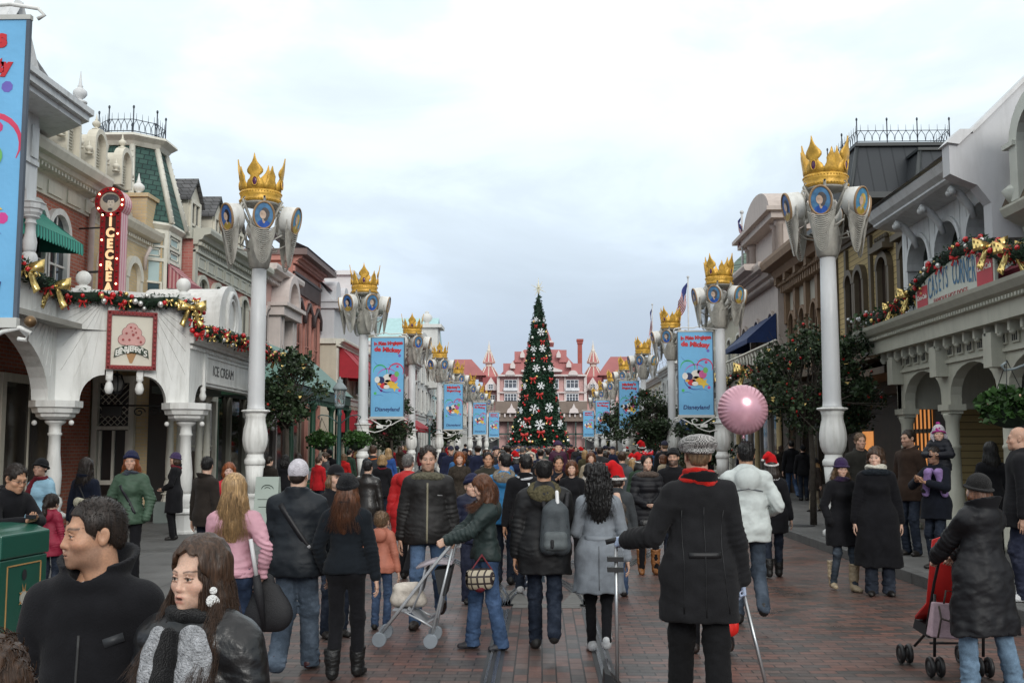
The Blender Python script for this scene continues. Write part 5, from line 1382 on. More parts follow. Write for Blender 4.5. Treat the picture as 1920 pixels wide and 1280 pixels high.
# ============== BUILDINGS
class Fac:
 0
 def __init__(s,x0,y0,x1,y1,flip=False):
  s.o=Vector((x0,y0,0));s.d=(Vector((x1,y1,0))-s.o);s.len=s.d.length;s.d.normalize()
  s.n=Vector((-s.d.y,s.d.x,0))
  if flip:s.n=-s.n
 def p(s,u,z,w=0.0):return s.o+s.d*u+s.n*w+Vector((0,0,z))
 def px(s,px,py):
  r_=ray(px,py);k=(s.o-CAM).dot(s.n)/r_.dot(s.n);q=CAM+r_*k;return(q-s.o).dot(s.d),q.z
 def box(s,mb,u0,u1,z0,z1,w0,w1):
  mb.hexa([s.p(u0,z0,w0),s.p(u1,z0,w0),s.p(u1,z0,w1),s.p(u0,z0,w1),s.p(u0,z1,w0),s.p(u1,z1,w0),s.p(u1,z1,w1),s.p(u0,z1,w1)])
 def outline(s,mb,pts,w0,w1):mb.prism([s.p(u,z,w0)for u,z in pts],s.n*(w1-w0))
 def cornice(s,mb,u0,u1,prof,ret=0.0):
  0
  a=[s.p(u0-w*ret,z,w)for z,w in prof];b=[s.p(u1+w*ret,z,w)for z,w in prof]
  n=len(prof);mb.add(a+b,[(i,i+n,i+1+n,i+1)for i in range(n-1)]+[tuple(range(n)),tuple(range(2*n-1,n-1,-1))])
def arch_pts(u0,u1,zs,rise,n=12):
 c,r_=(u0+u1)/2,(u1-u0)/2
 return[(c-r_*math.cos(t),zs+rise*math.sin(t))for t in np.linspace(0,math.pi,n)]
def window(fc,root,u0,u1,z0,z1,fm,arch=0.0,trim=.09,w=.07,mull=(1,1),sill=True,hood=False,glass=None,curtain=None,name='window'):
 0
 mb=MB();zt=z1-(arch if arch else 0)
 fc.box(mb,u0-trim,u0,z0,zt,.001,w);fc.box(mb,u1,u1+trim,z0,zt,.001,w)
 if arch:
  o,i=arch_pts(u0-trim,u1+trim,zt,arch+trim),arch_pts(u0,u1,zt,arch)
  for k in range(len(o)-1):
   q=[o[k],o[k+1],i[k+1],i[k]];mb.prism([fc.p(a,b,.001)for a,b in q],fc.n*(w+.02))
 else:fc.box(mb,u0-trim,u1+trim,z1,z1+trim,.001,w)
 for k in range(1,mull[0]+1):u=u0+(u1-u0)*k/(mull[0]+1);fc.box(mb,u-.018,u+.018,z0,zt+(arch*.9 if arch else 0),.012,.04)
 for k in range(1,mull[1]+1):z=z0+(zt-z0)*k/(mull[1]+1);fc.box(mb,u0,u1,z-.02,z+.02,.012,.042)
 if sill:fc.box(mb,u0-trim-.05,u1+trim+.05,z0-.09,z0-.002,.001,w+.08)
 if hood:fc.box(mb,u0-trim-.08,u1+trim+.08,z1+trim+.002,z1+trim+.12,.001,w+.16);fc.box(mb,u0-trim-.03,u1+trim+.03,z1+trim+.122,z1+trim+.2,.001,w+.08)
 o=mb.build(name,fm,root)
 m=MB();pts=[(u0,z0),(u1,z0)]+(arch_pts(u0,u1,zt,arch)[::-1]if arch else[(u1,z1),(u0,z1)])
 m.add([fc.p(u,z,.008)for u,z in pts],[tuple(range(len(pts)))]);m.build('pane',glass or GLASS(),o)
 if curtain:
  m=MB();fc.box(m,u0+.02,u1-.02,z0+(zt-z0)*curtain,zt-.02,.009,.011);m.build('curtain',mat('lace_curtain',(.55,.54,.52),rough=.9,var=.35,vscale=20),o)
 return o
def awning(fc,root,u0,u1,zt,zb,out,mt,val=.22,scal=12,name='awning',sides=True):
 mb=MB();th=.012
 mb.sheet([[fc.p(u0,zt,.02),fc.p(u1,zt,.02)],[fc.p(u0,(zt+zb)/2-.03,out*.5),fc.p(u1,(zt+zb)/2-.03,out*.5)],[fc.p(u0,zb,out),fc.p(u1,zb,out)]],th=th,smooth=False)
 n=scal*6;top=[fc.p(u0+(u1-u0)*i/n,zb,out)for i in range(n+1)];bot=[fc.p(u0+(u1-u0)*i/n,zb-val*(.72+.28*abs(math.sin(math.pi*i/6))),out+.01)for i in range(n+1)]
 mb.sheet([top,bot],th=th,smooth=False)
 if sides:
  for u in(u0,u1):
   mb.prism([fc.p(u,zt,.02),fc.p(u,zb,out),fc.p(u,zb-val*.8,out),fc.p(u,zb-val*.6,.02)],fc.d*.008)
 return mb.build(name,mt,root)
def mass(root,x0,x1,y0,y1,z0,z1,mt,name='wall'):
 mb=MB();mb.box(min(x0,x1),max(x0,x1),y0,y1,z0,z1);return mb.build(name,mt,root)
CPROF=lambda z,h,w:[(z,0.0),(z,w*.25),(z+h*.25,w*.3),(z+h*.30,w*.5),(z+h*.55,w*.62),(z+h*.62,w*.95),(z+h*.85,w),(z+h,w*.98),(z+h,0.0)]
def dentils(fc,mb,u0,u1,z,size,w,step):
 u=u0
 while u<u1:fc.box(mb,u,u+size,z,z+size*1.2,.002,w);u+=step
def column(root,x,y,z0,z1,r_,mt,cap=True,base=.48,name='column',octo=True):
 mb=MB();H=z1-z0
 if base:
  mb.lathe([(0,r_*2.0),(.04,r_*2.0),(.06,r_*1.75),(base*.72,r_*1.6),(base*.80,r_*2.15),(base*.86,r_*2.15),(base,r_*1.3)],8,(x,y,z0),smooth=False,rot=math.pi/8)
  mb.lathe([(base,r_*1.3),(base+.05,r_*1.15),(base+.10,r_*1.35),(base+.17,r_*1.42),(base+.24,r_*1.2),(base+.27,r_*.95)],20,(x,y,z0))
  b0=base+.27
 else:b0=0
 mb.lathe([(b0,r_*.95),(b0+.05,r_*1.08),(b0+H*.18,r_*1.18),(H*.72,r_*.86),(H*.86,r_*.82),(H*.87,r_*1.0),(H*.885,r_*1.0),(H*.89,r_*.85),(H*.95,r_*.85),(H*.97,r_*1.35),(H*.985,r_*1.5),(H,r_*1.3)],22,(x,y,z0))
 return mb.build(name,mt,root)
def capital(mb,x,y,z0,z1,r_):
 mb.lathe([(0,r_*.55),(.05,r_*.72),(.10,r_*.74),(.12,r_*.86),(.20,r_*.90),(.22,r_*1.0),(z1-z0,r_*1.0)],8,(x,y,z0),smooth=False,rot=math.pi/8)
def finial(mb,x,y,z,s,spike=1.0):
 mb.lathe([(0,.5*s),(.12*s,.5*s),(.14*s,.3*s),(.3*s,.16*s),(.42*s,.34*s),(.62*s,.48*s),(.85*s,.46*s),(1.05*s,.25*s),(1.1*s,.16*s),(1.2*s,.2*s),(1.28*s,.13*s),(1.35*s+spike*s,.015*s)],14,(x,y,z))
def cresting(mb,pts,h,step=.16,closed=True):
 n=len(pts);pts=[Vector(p)for p in pts]
 for i in range(n if closed else n-1):
  a,b=pts[i],pts[(i+1)%n];L=(b-a).length;k=max(2,int(L/step))
  mb.tube([a+Vector((0,0,h*.08)),b+Vector((0,0,h*.08))],.012,4);mb.tube([a+Vector((0,0,h*.55)),b+Vector((0,0,h*.55))],.010,4)
  mb.tube([a,a+Vector((0,0,h*1.12))],.016,4);mb.ball(a+Vector((0,0,h*1.05)),(.03,.03,.05),5,4)
  for j in range(k):
   p0=a+(b-a)*(j/k);p1=a+(b-a)*((j+1)/k);md=(p0+p1)/2
   mb.tube([p0+Vector((0,0,h*.1)),p0+(md-p0)*.2+Vector((0,0,h*.35)),md+Vector((0,0,h*.55)),md+Vector((0,0,h*.82))],[.009,.009,.008,.003],4)
   mb.tube([p1+Vector((0,0,h*.1)),p1+(md-p1)*.2+Vector((0,0,h*.35)),md+Vector((0,0,h*.55))],.008,4)
RBRICK=lambda h='y':brick_mat('red_brick_'+h,(.40,.105,.06),(.48,.15,.09),(.38,.30,.25),.22,.075,.008,horiz=h,var=.25)
YBRICK=lambda h='y':brick_mat('buff_brick_'+h,(.58,.43,.23),(.64,.49,.29),(.50,.43,.32),.22,.075,.008,horiz=h,var=.2)
CR,WH,IV=CREAM(),WHITE(),IVORY()
# ---------------- the ice cream corner building
ic=empty('corner_shop',(-9.5,19,.147),'white corner shop with arched porch, brick upper wall and ice cream signs','building')
FA=Fac(-8.86,19.2,-6.80,20.4,flip=True)
z_cap=2.62
U=lambda px,py:FA.px(px,py)
L=FA.len;zt=4.60;zb=3.22
arcL=[(.42+.42*(1-math.cos(t)),z_cap+(zb-.10-z_cap)*math.sin(t))for t in np.linspace(0,math.pi/2,10)]
arcR=[(L-.42-.42*(1-math.cos(t)),z_cap+(zb-.10-z_cap)*math.sin(t))for t in np.linspace(0,math.pi/2,10)][::-1]
outl=[(0,z_cap)]+arcL+[(arcL[-1][0],zb),(arcR[0][0],zb)]+arcR+[(L,z_cap),(L,zt),(0,zt)]
mb=MB()
mid0,mid1=arcL[-1][0],arcR[0][0]
FA.box(mb,mid0,mid1,zb,zt,-.22,0)
for side in(0,1):
 pts=([(0,z_cap)]+arcL+[(mid0,zb),(mid0,zt),(0,zt)])if side==0 else([(mid1,zb)]+arcR+[(L,z_cap),(L,zt),(mid1,zt)])
 for i in range(len(arcL)-1):
  a=(arcL if side==0 else arcR);q=[a[i],a[i+1],(a[i+1][0],zt),(a[i][0],zt)]
  FA.outline(mb,q,-.22,0)
 if side==0:FA.box(mb,0,.42,z_cap,zt,-.22,0)
 else:FA.box(mb,L-.42,L,z_cap,zt,-.22,0)
mb.build('porch_front',WH,ic)
mb=MB()
for u in(mid0+.02,mid1-.14):FA.box(mb,u,u+.12,zb-.12,zt,.002,.05);p_=FA.p(u+.06,zb-.12,.03);mb.lathe([(-.34,.02),(-.32,.06),(-.24,.085),(-.14,.06),(-.10,.035),(-.07,.07),(0,.06)],12,p_)
FA.box(mb,mid0+.14,mid1-.14,zb,zb+.05,.002,.03)
for side in(0,1):
 for k in range(9):
  t=R(8+k*10);c=(mid0-.04,z_cap+.35)if side==0 else(mid1+.04,z_cap+.35)
  org=(0.06,zt-.05)if side==1 else(.78,zt-.05)
  c0=(.80,zt-.06)if side==0 else(L-.80,zt-.06);sg=-1 if side==0 else 1
  ln=min(1.55,.72/max(math.sin(t),.2))if True else 1;ln=min(ln,1.6)
  a=(c0[0]+sg*.10*math.sin(t),c0[1]-.10*math.cos(t));b_=(c0[0]+sg*ln*math.sin(t),c0[1]-ln*math.cos(t))
  if b_[0]<.03 or b_[0]>L-.03:continue
  mb.tube([FA.p(a[0],a[1],.004),FA.p(b_[0],b_[1],.004)],.008,4)
FA.box(mb,-.06,L+.06,zt,zt+.10,-.28,.08)
mb.build('porch_trim',WH,ic)
FB=Fac(-8.42,12.0,-8.86,19.2,flip=True)
LB_=FB.len;mb=MB();sp=arch_pts(1.2,LB_-.30,z_cap,1.32,22);ztl=4.60
for i in range(len(sp)-1):FB.outline(mb,[sp[i],sp[i+1],(sp[i+1][0],ztl),(sp[i][0],ztl)],-.30,0)
FB.box(mb,LB_-.30,LB_,z_cap,ztl,-.30,0);FB.box(mb,0,1.2,.147,ztl,-.30,0);FB.box(mb,0,LB_+.05,ztl,ztl+.10,-.34,.08)
for k in range(8):
 t=R(6+k*9);c0=(LB_-.12,ztl-.06);b_=(c0[0]-1.5*math.sin(t),c0[1]-1.5*math.cos(t))
 zz=np.interp(b_[0],[q[0]for q in sp],[q[1]for q in sp])+.05
 if b_[1]<zz:f=(c0[1]-zz)/(c0[1]-b_[1]);b_=(c0[0]+(b_[0]-c0[0])*f*.95,c0[1]+(b_[1]-c0[1])*f*.95)
 mb.tube([FB.p(c0[0],c0[1],.004),FB.p(b_[0],b_[1],.004)],.008,4)
mb.build('porch_side',WH,ic)
FC=Fac(-6.80,20.4,-6.95,26.4,flip=False);FC.n=Vector((1,0,0));
if FC.n.dot(Vector((1,0,0)))<0:FC.n=-FC.n
LC=FC.len;zc=3.80;mb=MB();zlo=3.02
aL=[(.40+.45*(1-math.cos(t)),z_cap+(zlo-z_cap)*math.sin(t))for t in np.linspace(0,math.pi/2,8)];aR=[(LC-a-.05,b)for a,b in aL][::-1]
for a in(aL,aR):
 for i in range(len(a)-1):FC.outline(mb,[a[i],a[i+1],(a[i+1][0],zc),(a[i][0],zc)],-.22,0)
FC.box(mb,aL[-1][0],aR[0][0],zlo,zc,-.22,0);FC.box(mb,0,.40,z_cap,zc,-.22,0);FC.box(mb,LC-.45,LC,z_cap,zc,-.22,0)
FC.cornice(mb,-.05,LC+.1,CPROF(zc-.02,.26,.32));dentils(FC,mb,0,LC,zc-.12,.05,.05,.11)
for u in(aL[-1][0]+.03,aR[0][0]-.10):
 FC.box(mb,u,u+.08,zlo-.05,zc-.14,.002,.05);mb.lathe([(-.28,.02),(-.26,.05),(-.18,.075),(-.10,.05),(-.06,.06),(0,.05)],12,FC.p(u+.04,zlo-.04,.0))
u0,u1=aL[-1][0]+.25,aR[0][0]-.25
for(a,b,c,d)in((u0,u1,zlo+.06,zlo+.09),(u0,u1,zc-.20,zc-.17),(u0,u0+.03,zlo+.09,zc-.20),(u1-.03,u1,zlo+.09,zc-.20)):FC.box(mb,a,b,c,d,.002,.025)
mb.build('porch_side',WH,ic)
mb=MB();ua,ub=FC.px(400,700)[0],FC.px(446,706)[0]
text_geo(mb,'ICE CREAM',FC.p((ua+ub)/2,(zlo+zc)/2-.06,.003),FC.d,(0,0,1),.30,.003,sx=(ub-ua)/1.62)
mb.build('lettering',mat('sign_grey_letters',(.10,.10,.10),rough=.5),ic)
mb=MB();yc0,yc1=22.4,24.0;cz=zc+.24;n=18
for(xa,xb,rr_,)in((-8.6,-6.98,.80),(-6.98,-6.84,.86)):
 pr=[(yc0+.8+rr_*math.cos(t),cz+.45+rr_*.95*math.sin(t))for t in np.linspace(0,math.pi,n)];pr=[(yc0+.8+rr_,cz)]+pr+[(yc0+.8-rr_,cz)]
 mb.prism([(xa,y,z)for y,z in pr],(xb-xa,0,0))
for rr_,ww in((.52,.06),(.38,.035)):mb.tube([(-6.82,yc0+.8+rr_*.72*math.cos(t),cz+.58+rr_*math.sin(t))for t in np.linspace(0,2*math.pi,25)[:-1]],ww,6,closed=True)
mb.build('pediment',WH,ic)
for(x,y,rr_)in((-8.84,19.22,.125),(-6.84,20.42,.125),(-6.94,26.2,.12),(-8.44,12.5,.125)):
 mb=MB();capital(mb,x,y,z_cap-.34,z_cap-.002,.46 if y<24 else .42)
 for sx in(-1,1):mb.ball((x+sx*.34,y-.1,z_cap-.40),.05,8,6)
 mb.build('capital',WH,ic);column(ic,x,y,.147,z_cap-.34,rr_,WH)
mb=MB()
for u in(.42,L-.14):
 q=FA.p(u,zt+.10,-.1);mb.lathe([(0,.14),(.06,.14),(.08,.08),(.10,.07)],12,q);mb.ball(q+Vector((0,0,.22)),.14,14,10)
q=FB.p(LB_-.9,ztl+.1,-.12);mb.lathe([(0,.14),(.06,.14),(.1,.07)],12,q);mb.ball(q+Vector((0,0,.22)),.15,14,10)
mb.build('parapet_ball',WH,ic)
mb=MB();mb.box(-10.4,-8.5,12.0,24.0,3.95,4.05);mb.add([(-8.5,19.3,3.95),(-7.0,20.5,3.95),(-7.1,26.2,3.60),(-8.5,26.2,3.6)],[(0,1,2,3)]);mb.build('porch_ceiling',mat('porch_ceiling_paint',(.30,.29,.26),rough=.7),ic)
mass(ic,-16,-10.0,8,23.4,.1,4.3,RBRICK('sum'),'lower_wall')
mass(ic,-16,-8.2,23.6,26.6,.1,4.4,YBRICK('sum'),'lower_wall')
mass(ic,-16,-9.6,8,25.6,4.3,7.0,RBRICK('sum'),'upper_wall')
FD=Fac(-10.0,12,-10.0,23.4,flip=True)
if FD.n.x<0:FD.n=Vector((1,0,0))
shopg=glass_mat('shop_glass',(.035,.03,.025))
for(u0,u1)in((5.2,7.0),(7.5,9.6)):window(FD,ic,u0,u1,.75,3.0,CR,trim=.16,w=.10,mull=(1,0),glass=shopg)
m=MB();m.ball((-9.85,18.6,2.35),.07,8,6);m.build('wall_lamp',mat('lamp_warm',(.9,.6,.3),emit=(1,.55,.2),estr=5),ic)
FE=Fac(-10.0,23.58,-8.2,23.58)
if FE.n.y>0:FE.n=-FE.n
mb=MB();u0,u1=.15,.85
FE.box(mb,u0-.12,u0,.15,3.2,.002,.14);FE.box(mb,u1,u1+.12,.15,3.2,.002,.14);FE.box(mb,u0-.12,u1+.12,3.2,3.35,.002,.16);FE.box(mb,u0-.05,u1+.05,2.16,2.24,.002,.18)
for k in range(-6,8):
 for s in(-1,1):
  a=Vector((u0+k*.14,2.26));d=Vector((s*.92,.92));pts=[a+d*t for t in np.linspace(0,1,12)];pts=[q for q in pts if u0<=q.x<=u1 and 2.25<=q.y<=3.2]
  if len(pts)>1:mb.tube([FE.p(pts[0].x,pts[0].y,.04),FE.p(pts[-1].x,pts[-1].y,.04)],.010,4)
for k in range(3):FE.box(mb,u0+.02+k*.30,u0+.08+k*.30,.2,2.14,.02,.07)
FE.box(mb,u0,u1,.95,1.05,.02,.06);FE.box(mb,u0,u1,.2,.5,.02,.06)
mb.build('door',IV,ic)
mb=MB();FE.box(mb,u0,u1,.15,3.2,.003,.008);FE.box(mb,1.25,1.72,.15,3.6,.003,.008);mb.build('door_glass',glass_mat('dark_doorway',(.012,.012,.012),.3),ic)
FF=Fac(-8.2,23.6,-8.2,33)
if FF.n.x<0:FF.n=Vector((1,0,0))
for(x,y)in((-8.15,23.3),(-7.95,23.35),(-7.9,24.5),(-7.75,24.6)):column(ic,x,y,.6,2.95,.075,IV,base=.2)
mb=MB();mb.box(-8.4,-7.6,23.1,24.9,.147,.6);mb.box(-8.5,-7.55,23.05,24.95,2.95,3.1);mb.build('colonnade_base',mat('grey_green_stone',(.17,.20,.19),rough=.6),ic)
for(u0,u1)in((.5,1.6),(1.8,2.8)):window(FF,ic,u0,u1,.7,2.9,IV,trim=.14,w=.1,mull=(1,1),glass=glass_mat('dark_red_glass',(.03,.008,.006)),curtain=.45)
FG=Fac(-9.6,12,-9.6,25.6)
if FG.n.x<0:FG.n=Vector((1,0,0))
mb=MB();FG.box(mb,10.15,13.58,4.4,7.0,.004,.05);mb.build('buff_wall',YBRICK('y'),ic)
for(u0,u1)in((7.2,7.95),(8.15,8.9)):window(FG,ic,u0,u1,4.7,6.35,WH,arch=.35,trim=.12,w=.10,mull=(1,1))
for(u0,u1)in((10.55,11.25),(12.0,12.7)):
 q=window(FG,ic,u0,u1,4.65,6.05,IV,arch=.38,trim=.16,w=.14,mull=(1,1))
GST=stripe_mat('green_awning',(.05,.36,.27),(.012,.13,.10),.11,'y',.5)
ya,yb=PX(64,470,-8.75).y-12,PX(155,470,-8.75).y-12
print('aw',ya,yb)
awning(FG,ic,ya,yb,6.25,5.62,.85,GST,val=.22,scal=16)
mb=MB();UC=PX(214,345,-9.04).y-12
FG.cornice(mb,0,UC,[(6.62,0),(6.62,.05),(7.0,.06),(7.02,.1),(7.12,.34),(7.2,.38),(7.22,.5),(7.36,.56),(7.42,.56),(7.42,0)]);dentils(FG,mb,4,UC-.05,7.03,.06,.30,.14)
for k in range(6):u=6.3+k*.85;FG.box(mb,u,u+.62,6.68,6.94,.055,.085)
FG.cornice(mb,10.2,13.7,[(6.55,0),(6.55,.06),(6.72,.10),(6.76,.26),(6.88,.34),(6.96,.36),(6.96,0)]);dentils(FG,mb,10.3,13.6,6.62,.06,.16,.13)
mb.build('cornice',CR,ic)
mb=MB();mb.tube([FG.p(9.98,7.1,.42),FG.p(9.98,6.95,.36),FG.p(10.0,6.75,.10),FG.p(10.0,6.4,.09),FG.p(10.0,4.4,.09)],.065,8);mb.tube([FG.p(13.0,6.55,.25),FG.p(13.02,6.3,.12),FG.p(13.05,6.0,.10)],.045,8);mb.build('rain_pipe',mat('pipe_pinkish',(.52,.45,.42),rough=.5),ic)
mb=MB();mb.add([(-9.35,10,7.42),(-9.35,23.4,7.42),(-10.6,23.4,9.1),(-10.6,10,9.1)],[(0,1,2,3)]);mb.add([(-10.6,10,9.1),(-10.6,23.4,9.1),(-16,23.4,9.3),(-16,10,9.3)],[(0,1,2,3)]);mb.add([(-9.35,23.4,7.42),(-16,23.4,7.42),(-16,23.4,9.3),(-10.6,23.4,9.1)],[(0,1,2,3)]);mb.build('roof',SLATE(),ic)
for pxd in(130,182,232):
 yy=PX(pxd,320,-9.25).y
 d=MB();xf=-9.25;w=.24
 pr=[(yy-w,7.5)]+[(yy-w*math.cos(t),8.0+.28*math.sin(t))for t in np.linspace(0,math.pi,12)]+[(yy+w,7.5)]
 d.prism([(xf-1.3,y,z)for y,z in pr],(1.25,0,0))
 for k in range(len(pr)-1):
  a,b=pr[k],pr[k+1];o_=lambda q:(yy+(q[0]-yy)*1.28,7.5+(q[1]-7.5)*1.14);d.prism([(xf-.12,*a),(xf-.12,*b),(xf-.12,*o_(b)),(xf-.12,*o_(a))],(.20,0,0))
 for s in(-1,1):finial(d,xf,yy+s*.42,7.75,.16,.4)
 finial(d,xf-.05,yy,8.38,.18,.6);dm=d.build('dormer',CR,ic)
 d=MB();d.add([(xf-.03,yy-.15,7.55),(xf-.03,yy+.15,7.55),(xf-.03,yy+.15,8.0),(xf-.03,yy,8.18),(xf-.03,yy-.15,8.0)],[(0,1,2,3,4)])
 for k in range(8):d.box(xf-.03,xf-.01,yy-.14,yy+.14,7.56+k*.06,7.59+k*.06)
 d.build('shutter',mat('shutter_cream',(.46,.43,.35),rough=.6),dm)
mb=MB();mb.box(-10.1,-9.45,24.9,25.55,6.96,7.75);mb.box(-10.16,-9.40,24.84,25.6,7.75,7.84);ch=mb.build('chimney',YBRICK('sum'),ic)
mb=MB();finial(mb,-9.78,25.2,7.84,.3,.55);mb.build('finial',WH,ch)
mb=MB();XE=P(168,212,18.5).x;ev=[(XE,8),(XE,18.5),(G(75,272,7.5).x,G(75,272,7.5).y),(-14,G(75,272,7.5).y),(-14,8)]
for z,g in((7.50,-.10),(7.60,0.0),(7.72,.06)):
 pts=[(x+(g if i<2 else g*.6),y+(g if i in(1,2,3)else 0))for i,(x,y)in enumerate(ev)];mb.prism([(x,y,z)for x,y in pts],(0,0,.118 if z<7.7 else .10))
mb.build('eaves',GREYW(),ic)
XH=P(71,300,17.95).x;FH=Fac(XH,8,XH,17.95)
if FH.n.x<0:FH.n=Vector((1,0,0))
mb=MB();LH=FH.len;sp=arch_pts(6.6,LH-.32,5.95,.75,14)
for i in range(len(sp)-1):FH.outline(mb,[sp[i],sp[i+1],(sp[i+1][0],7.5),(sp[i][0],7.5)],-.3,0)
FH.box(mb,LH-.32,LH,5.95,7.5,-.3,0);FH.box(mb,0,6.6,4.7,7.5,-.3,0);FH.box(mb,LH-.28,LH-.04,6.75,7.3,.002,.03);FH.box(mb,LH-.7,LH-.02,6.62,6.70,.002,.04);mb.build('loggia_wall',GREYW(),ic)
mb=MB();XK=P(57,430,17.75).x;capital(mb,XK,17.75,5.72,5.95,.24);mb.build('capital',GREYW(),ic);column(ic,XK,17.75,4.70,5.72,.10,GREYW(),base=.12)
mb=MB();mb.add([(-8.25,14.6,7.82),(-8.25,17.6,7.82),(-9.2,17.2,9.3),(-9.2,14.6,9.3)],[(0,1,2,3)]);mb.add([(-8.25,8,7.82),(-8.25,14.6,7.82),(-9.2,14.6,9.3),(-9.2,8,9.3)],[(0,1,2,3)]);mb.add([(-8.25,17.6,7.82),(-12,19.6,7.82),(-12,18,9.3),(-9.2,17.2,9.3)],[(0,1,2,3)]);mb.build('roof',SLATE(),ic)
g=MB();g.prism([(-8.3,15.4,7.82),(-8.3,16.8,7.82),(-8.3,16.1,8.80)],(-.9,0,0))
for a,b in(((15.4,7.82),(16.1,8.80)),((16.1,8.80),(16.8,7.82))):
 dv=Vector((0,b[0]-a[0],b[1]-a[1])).normalized();nn=Vector((0,-dv.z,dv.y));q0,q1=Vector((-8.28,*a)),Vector((-8.28,*b));g.prism([q0,q1,q1+nn*.12,q0+nn*.12],(-.9,0,0))if False else g.tube([q0,q1],.08,4)
g.build('gable',GREYW(),ic)
mb=MB();mb.box(-8.9,-8.35,18.2,18.7,7.82,7.98);finial(mb,P(150,180,18.6).x,18.6,7.98,.26,.95);mb.build('finial',GREYW(),ic)
mb=MB();mb.box(-11,-9.2,18.0,19.4,7.82,8.1);mb.build('roof_kerb',GREYW(),ic)
hl=empty('hanging_lantern',FA.p(L*.52,3.0,-.9),'dark round lantern hanging under the white porch ceiling','lantern');q=FA.p(L*.50,3.0,-.9)
mb=MB();mb.tube([q+Vector((0,0,.95)),q+Vector((0,0,.22))],.015,5);mb.lathe([(.16,.02),(.2,.10),(.22,.03)],12,q);mb.lathe([(-.20,.03),(-.18,.09),(-.15,.10)],12,q)
for k in range(6):a=k*math.pi/3;mb.tube([q+Vector((.09*math.cos(a),.09*math.sin(a),-.17)),q+Vector((.15*math.cos(a),.15*math.sin(a),0)),q+Vector((.09*math.cos(a),.09*math.sin(a),.18))],.012,4)
mb.build('cage',DARKM(),hl)
mb=MB();mb.ball(q,(.125,.125,.16),14,10);mb.build('globe',mat('lantern_milk_glass',(.30,.29,.27),rough=.25),hl)
br=empty('iron_bracket',(-7.9,21.5,2.45),'black scrolled iron bracket sign under the porch by the right column','bracket')
mb=MB();y0=21.3;mb.tube([(-8.9,y0,2.62),(-7.0,y0,2.60)],.018,5)
for x in(-8.1,-7.8,-7.5):mb.tube([(x+.13*math.cos(t)*(1-t/11),y0,2.48+.10*math.sin(t)*(1-t/11))for t in np.linspace(0,8.5,22)],.013,4)
mb.box(-8.85,-8.45,y0-.03,y0+.03,2.40,2.60);mb.build('scrollwork',mat('black_iron',(.008,.008,.008),rough=.5),br)
gpts=[FB.p(LB_-2.4,4.86,.10),FB.p(LB_-1.5,4.66,.14),FB.p(LB_-.7,4.62,.12),FB.p(LB_-.05,4.56,.12),FA.p(.1,4.52,.12),FA.p(.7,4.56,.12),FA.p(1.3,4.48,.12),FA.p(L-.35,4.56,.12),FA.p(L+.05,4.40,.14)]
garland(gpts,'evergreen garland with gold bows along the top of the white ice cream porch',.15,31,bows=((.13,.30),(.385,.30),(.985,.28)),bauble=8)
garland([FA.p(L+.08,4.5,.10),FA.p(L+.10,4.0,.16),FC.p(.2,4.02,.30),FC.p(2.6,4.06,.34),FC.p(4.6,4.04,.34),FC.p(LC+.2,3.98,.36)],'evergreen garland thick with red and gold baubles over the carved grey lettering panel',.15,32,bows=((.97,.22),),bauble=16)
sg=empty('shop_sign',FA.p(L*.5,3.4,.1),'square sign with pink ice cream cone in red studded frame on the white porch','sign')
ua,za=FA.px(196,692);ub,zb_=FA.px(293,588);cu,cz=(ua+ub)/2,(za+zb_)/2;hw,hh=(ub-ua)/2,(zb_-za)/2
mb=MB();FA.box(mb,ua,ub,za,zb_,.055,.10);mb.build('panel',mat('sign_cream_panel',(.66,.62,.52),rough=.5,var=.05),sg)
mb=MB();mb.mat(mat('sign_red_frame',(.22,.025,.025),rough=.45,var=.25));e=hw*.17
for(a,b,c,d)in((ua,ub,za,za+e),(ua,ub,zb_-e,zb_),(ua,ua+e,za+e,zb_-e),(ub-e,ub,za+e,zb_-e)):FA.box(mb,a,b,c,d,.10,.15)
mb.mat(mat('sign_red_stud',(.35,.05,.05),rough=.3))
for k in range(13):
 f=k/12
 for(a,b)in((ua+e/2+(ub-ua-e)*f,za+e/2),(ua+e/2+(ub-ua-e)*f,zb_-e/2),(ua+e/2,za+e/2+(zb_-za-e)*f),(ub-e/2,za+e/2+(zb_-za-e)*f)):mb.ball(FA.p(a,b,.155),.022,6,5)
mb.build('frame',None,sg)
mb=MB();w_=.103;lay=[0]
def disc(u,z,r_,m_,rz_=None,n=20):
 lay[0]+=1;mb.mat(m_);mb.add([FA.p(u+r_*math.cos(t),z+(rz_ or r_)*math.sin(t),w_+.0012*lay[0])for t in np.linspace(0,2*math.pi,n+1)[:-1]],[tuple(range(n))])
PK=mat('scoop_pink',(.62,.34,.31),rough=.5,var=.15);PKD=mat('scoop_edge',(.16,.03,.04));BR=mat('cone_brown',(.44,.24,.10),rough=.5);CK=mat('chunk_red',(.34,.06,.06));GRN=mat('sign_banner_dark',(.03,.05,.03));WTX=mat('sign_letters_white',(.75,.74,.68))
lay[0]+=1;mb.mat(BR);mb.add([FA.p(cu+a,cz+b,w_+.0012*lay[0])for a,b in((-hw*.30,-hh*.25),(hw*.30,-hh*.25),(hw*.05,-hh*.78),(-hw*.05,-hh*.78))],[(0,1,2,3)])
sc_=[(-.32,.02,.22),(.32,.02,.22),(0,.10,.30),(-.17,.27,.22),(.17,.27,.22),(0,.40,.24),(0,-.10,.26)]
for dx,dz,r_ in sc_:disc(cu+dx*hw,cz+dz*hh,r_*hw*1.07,PKD)
for dx,dz,r_ in sc_:disc(cu+dx*hw,cz+dz*hh,r_*hw,PK)
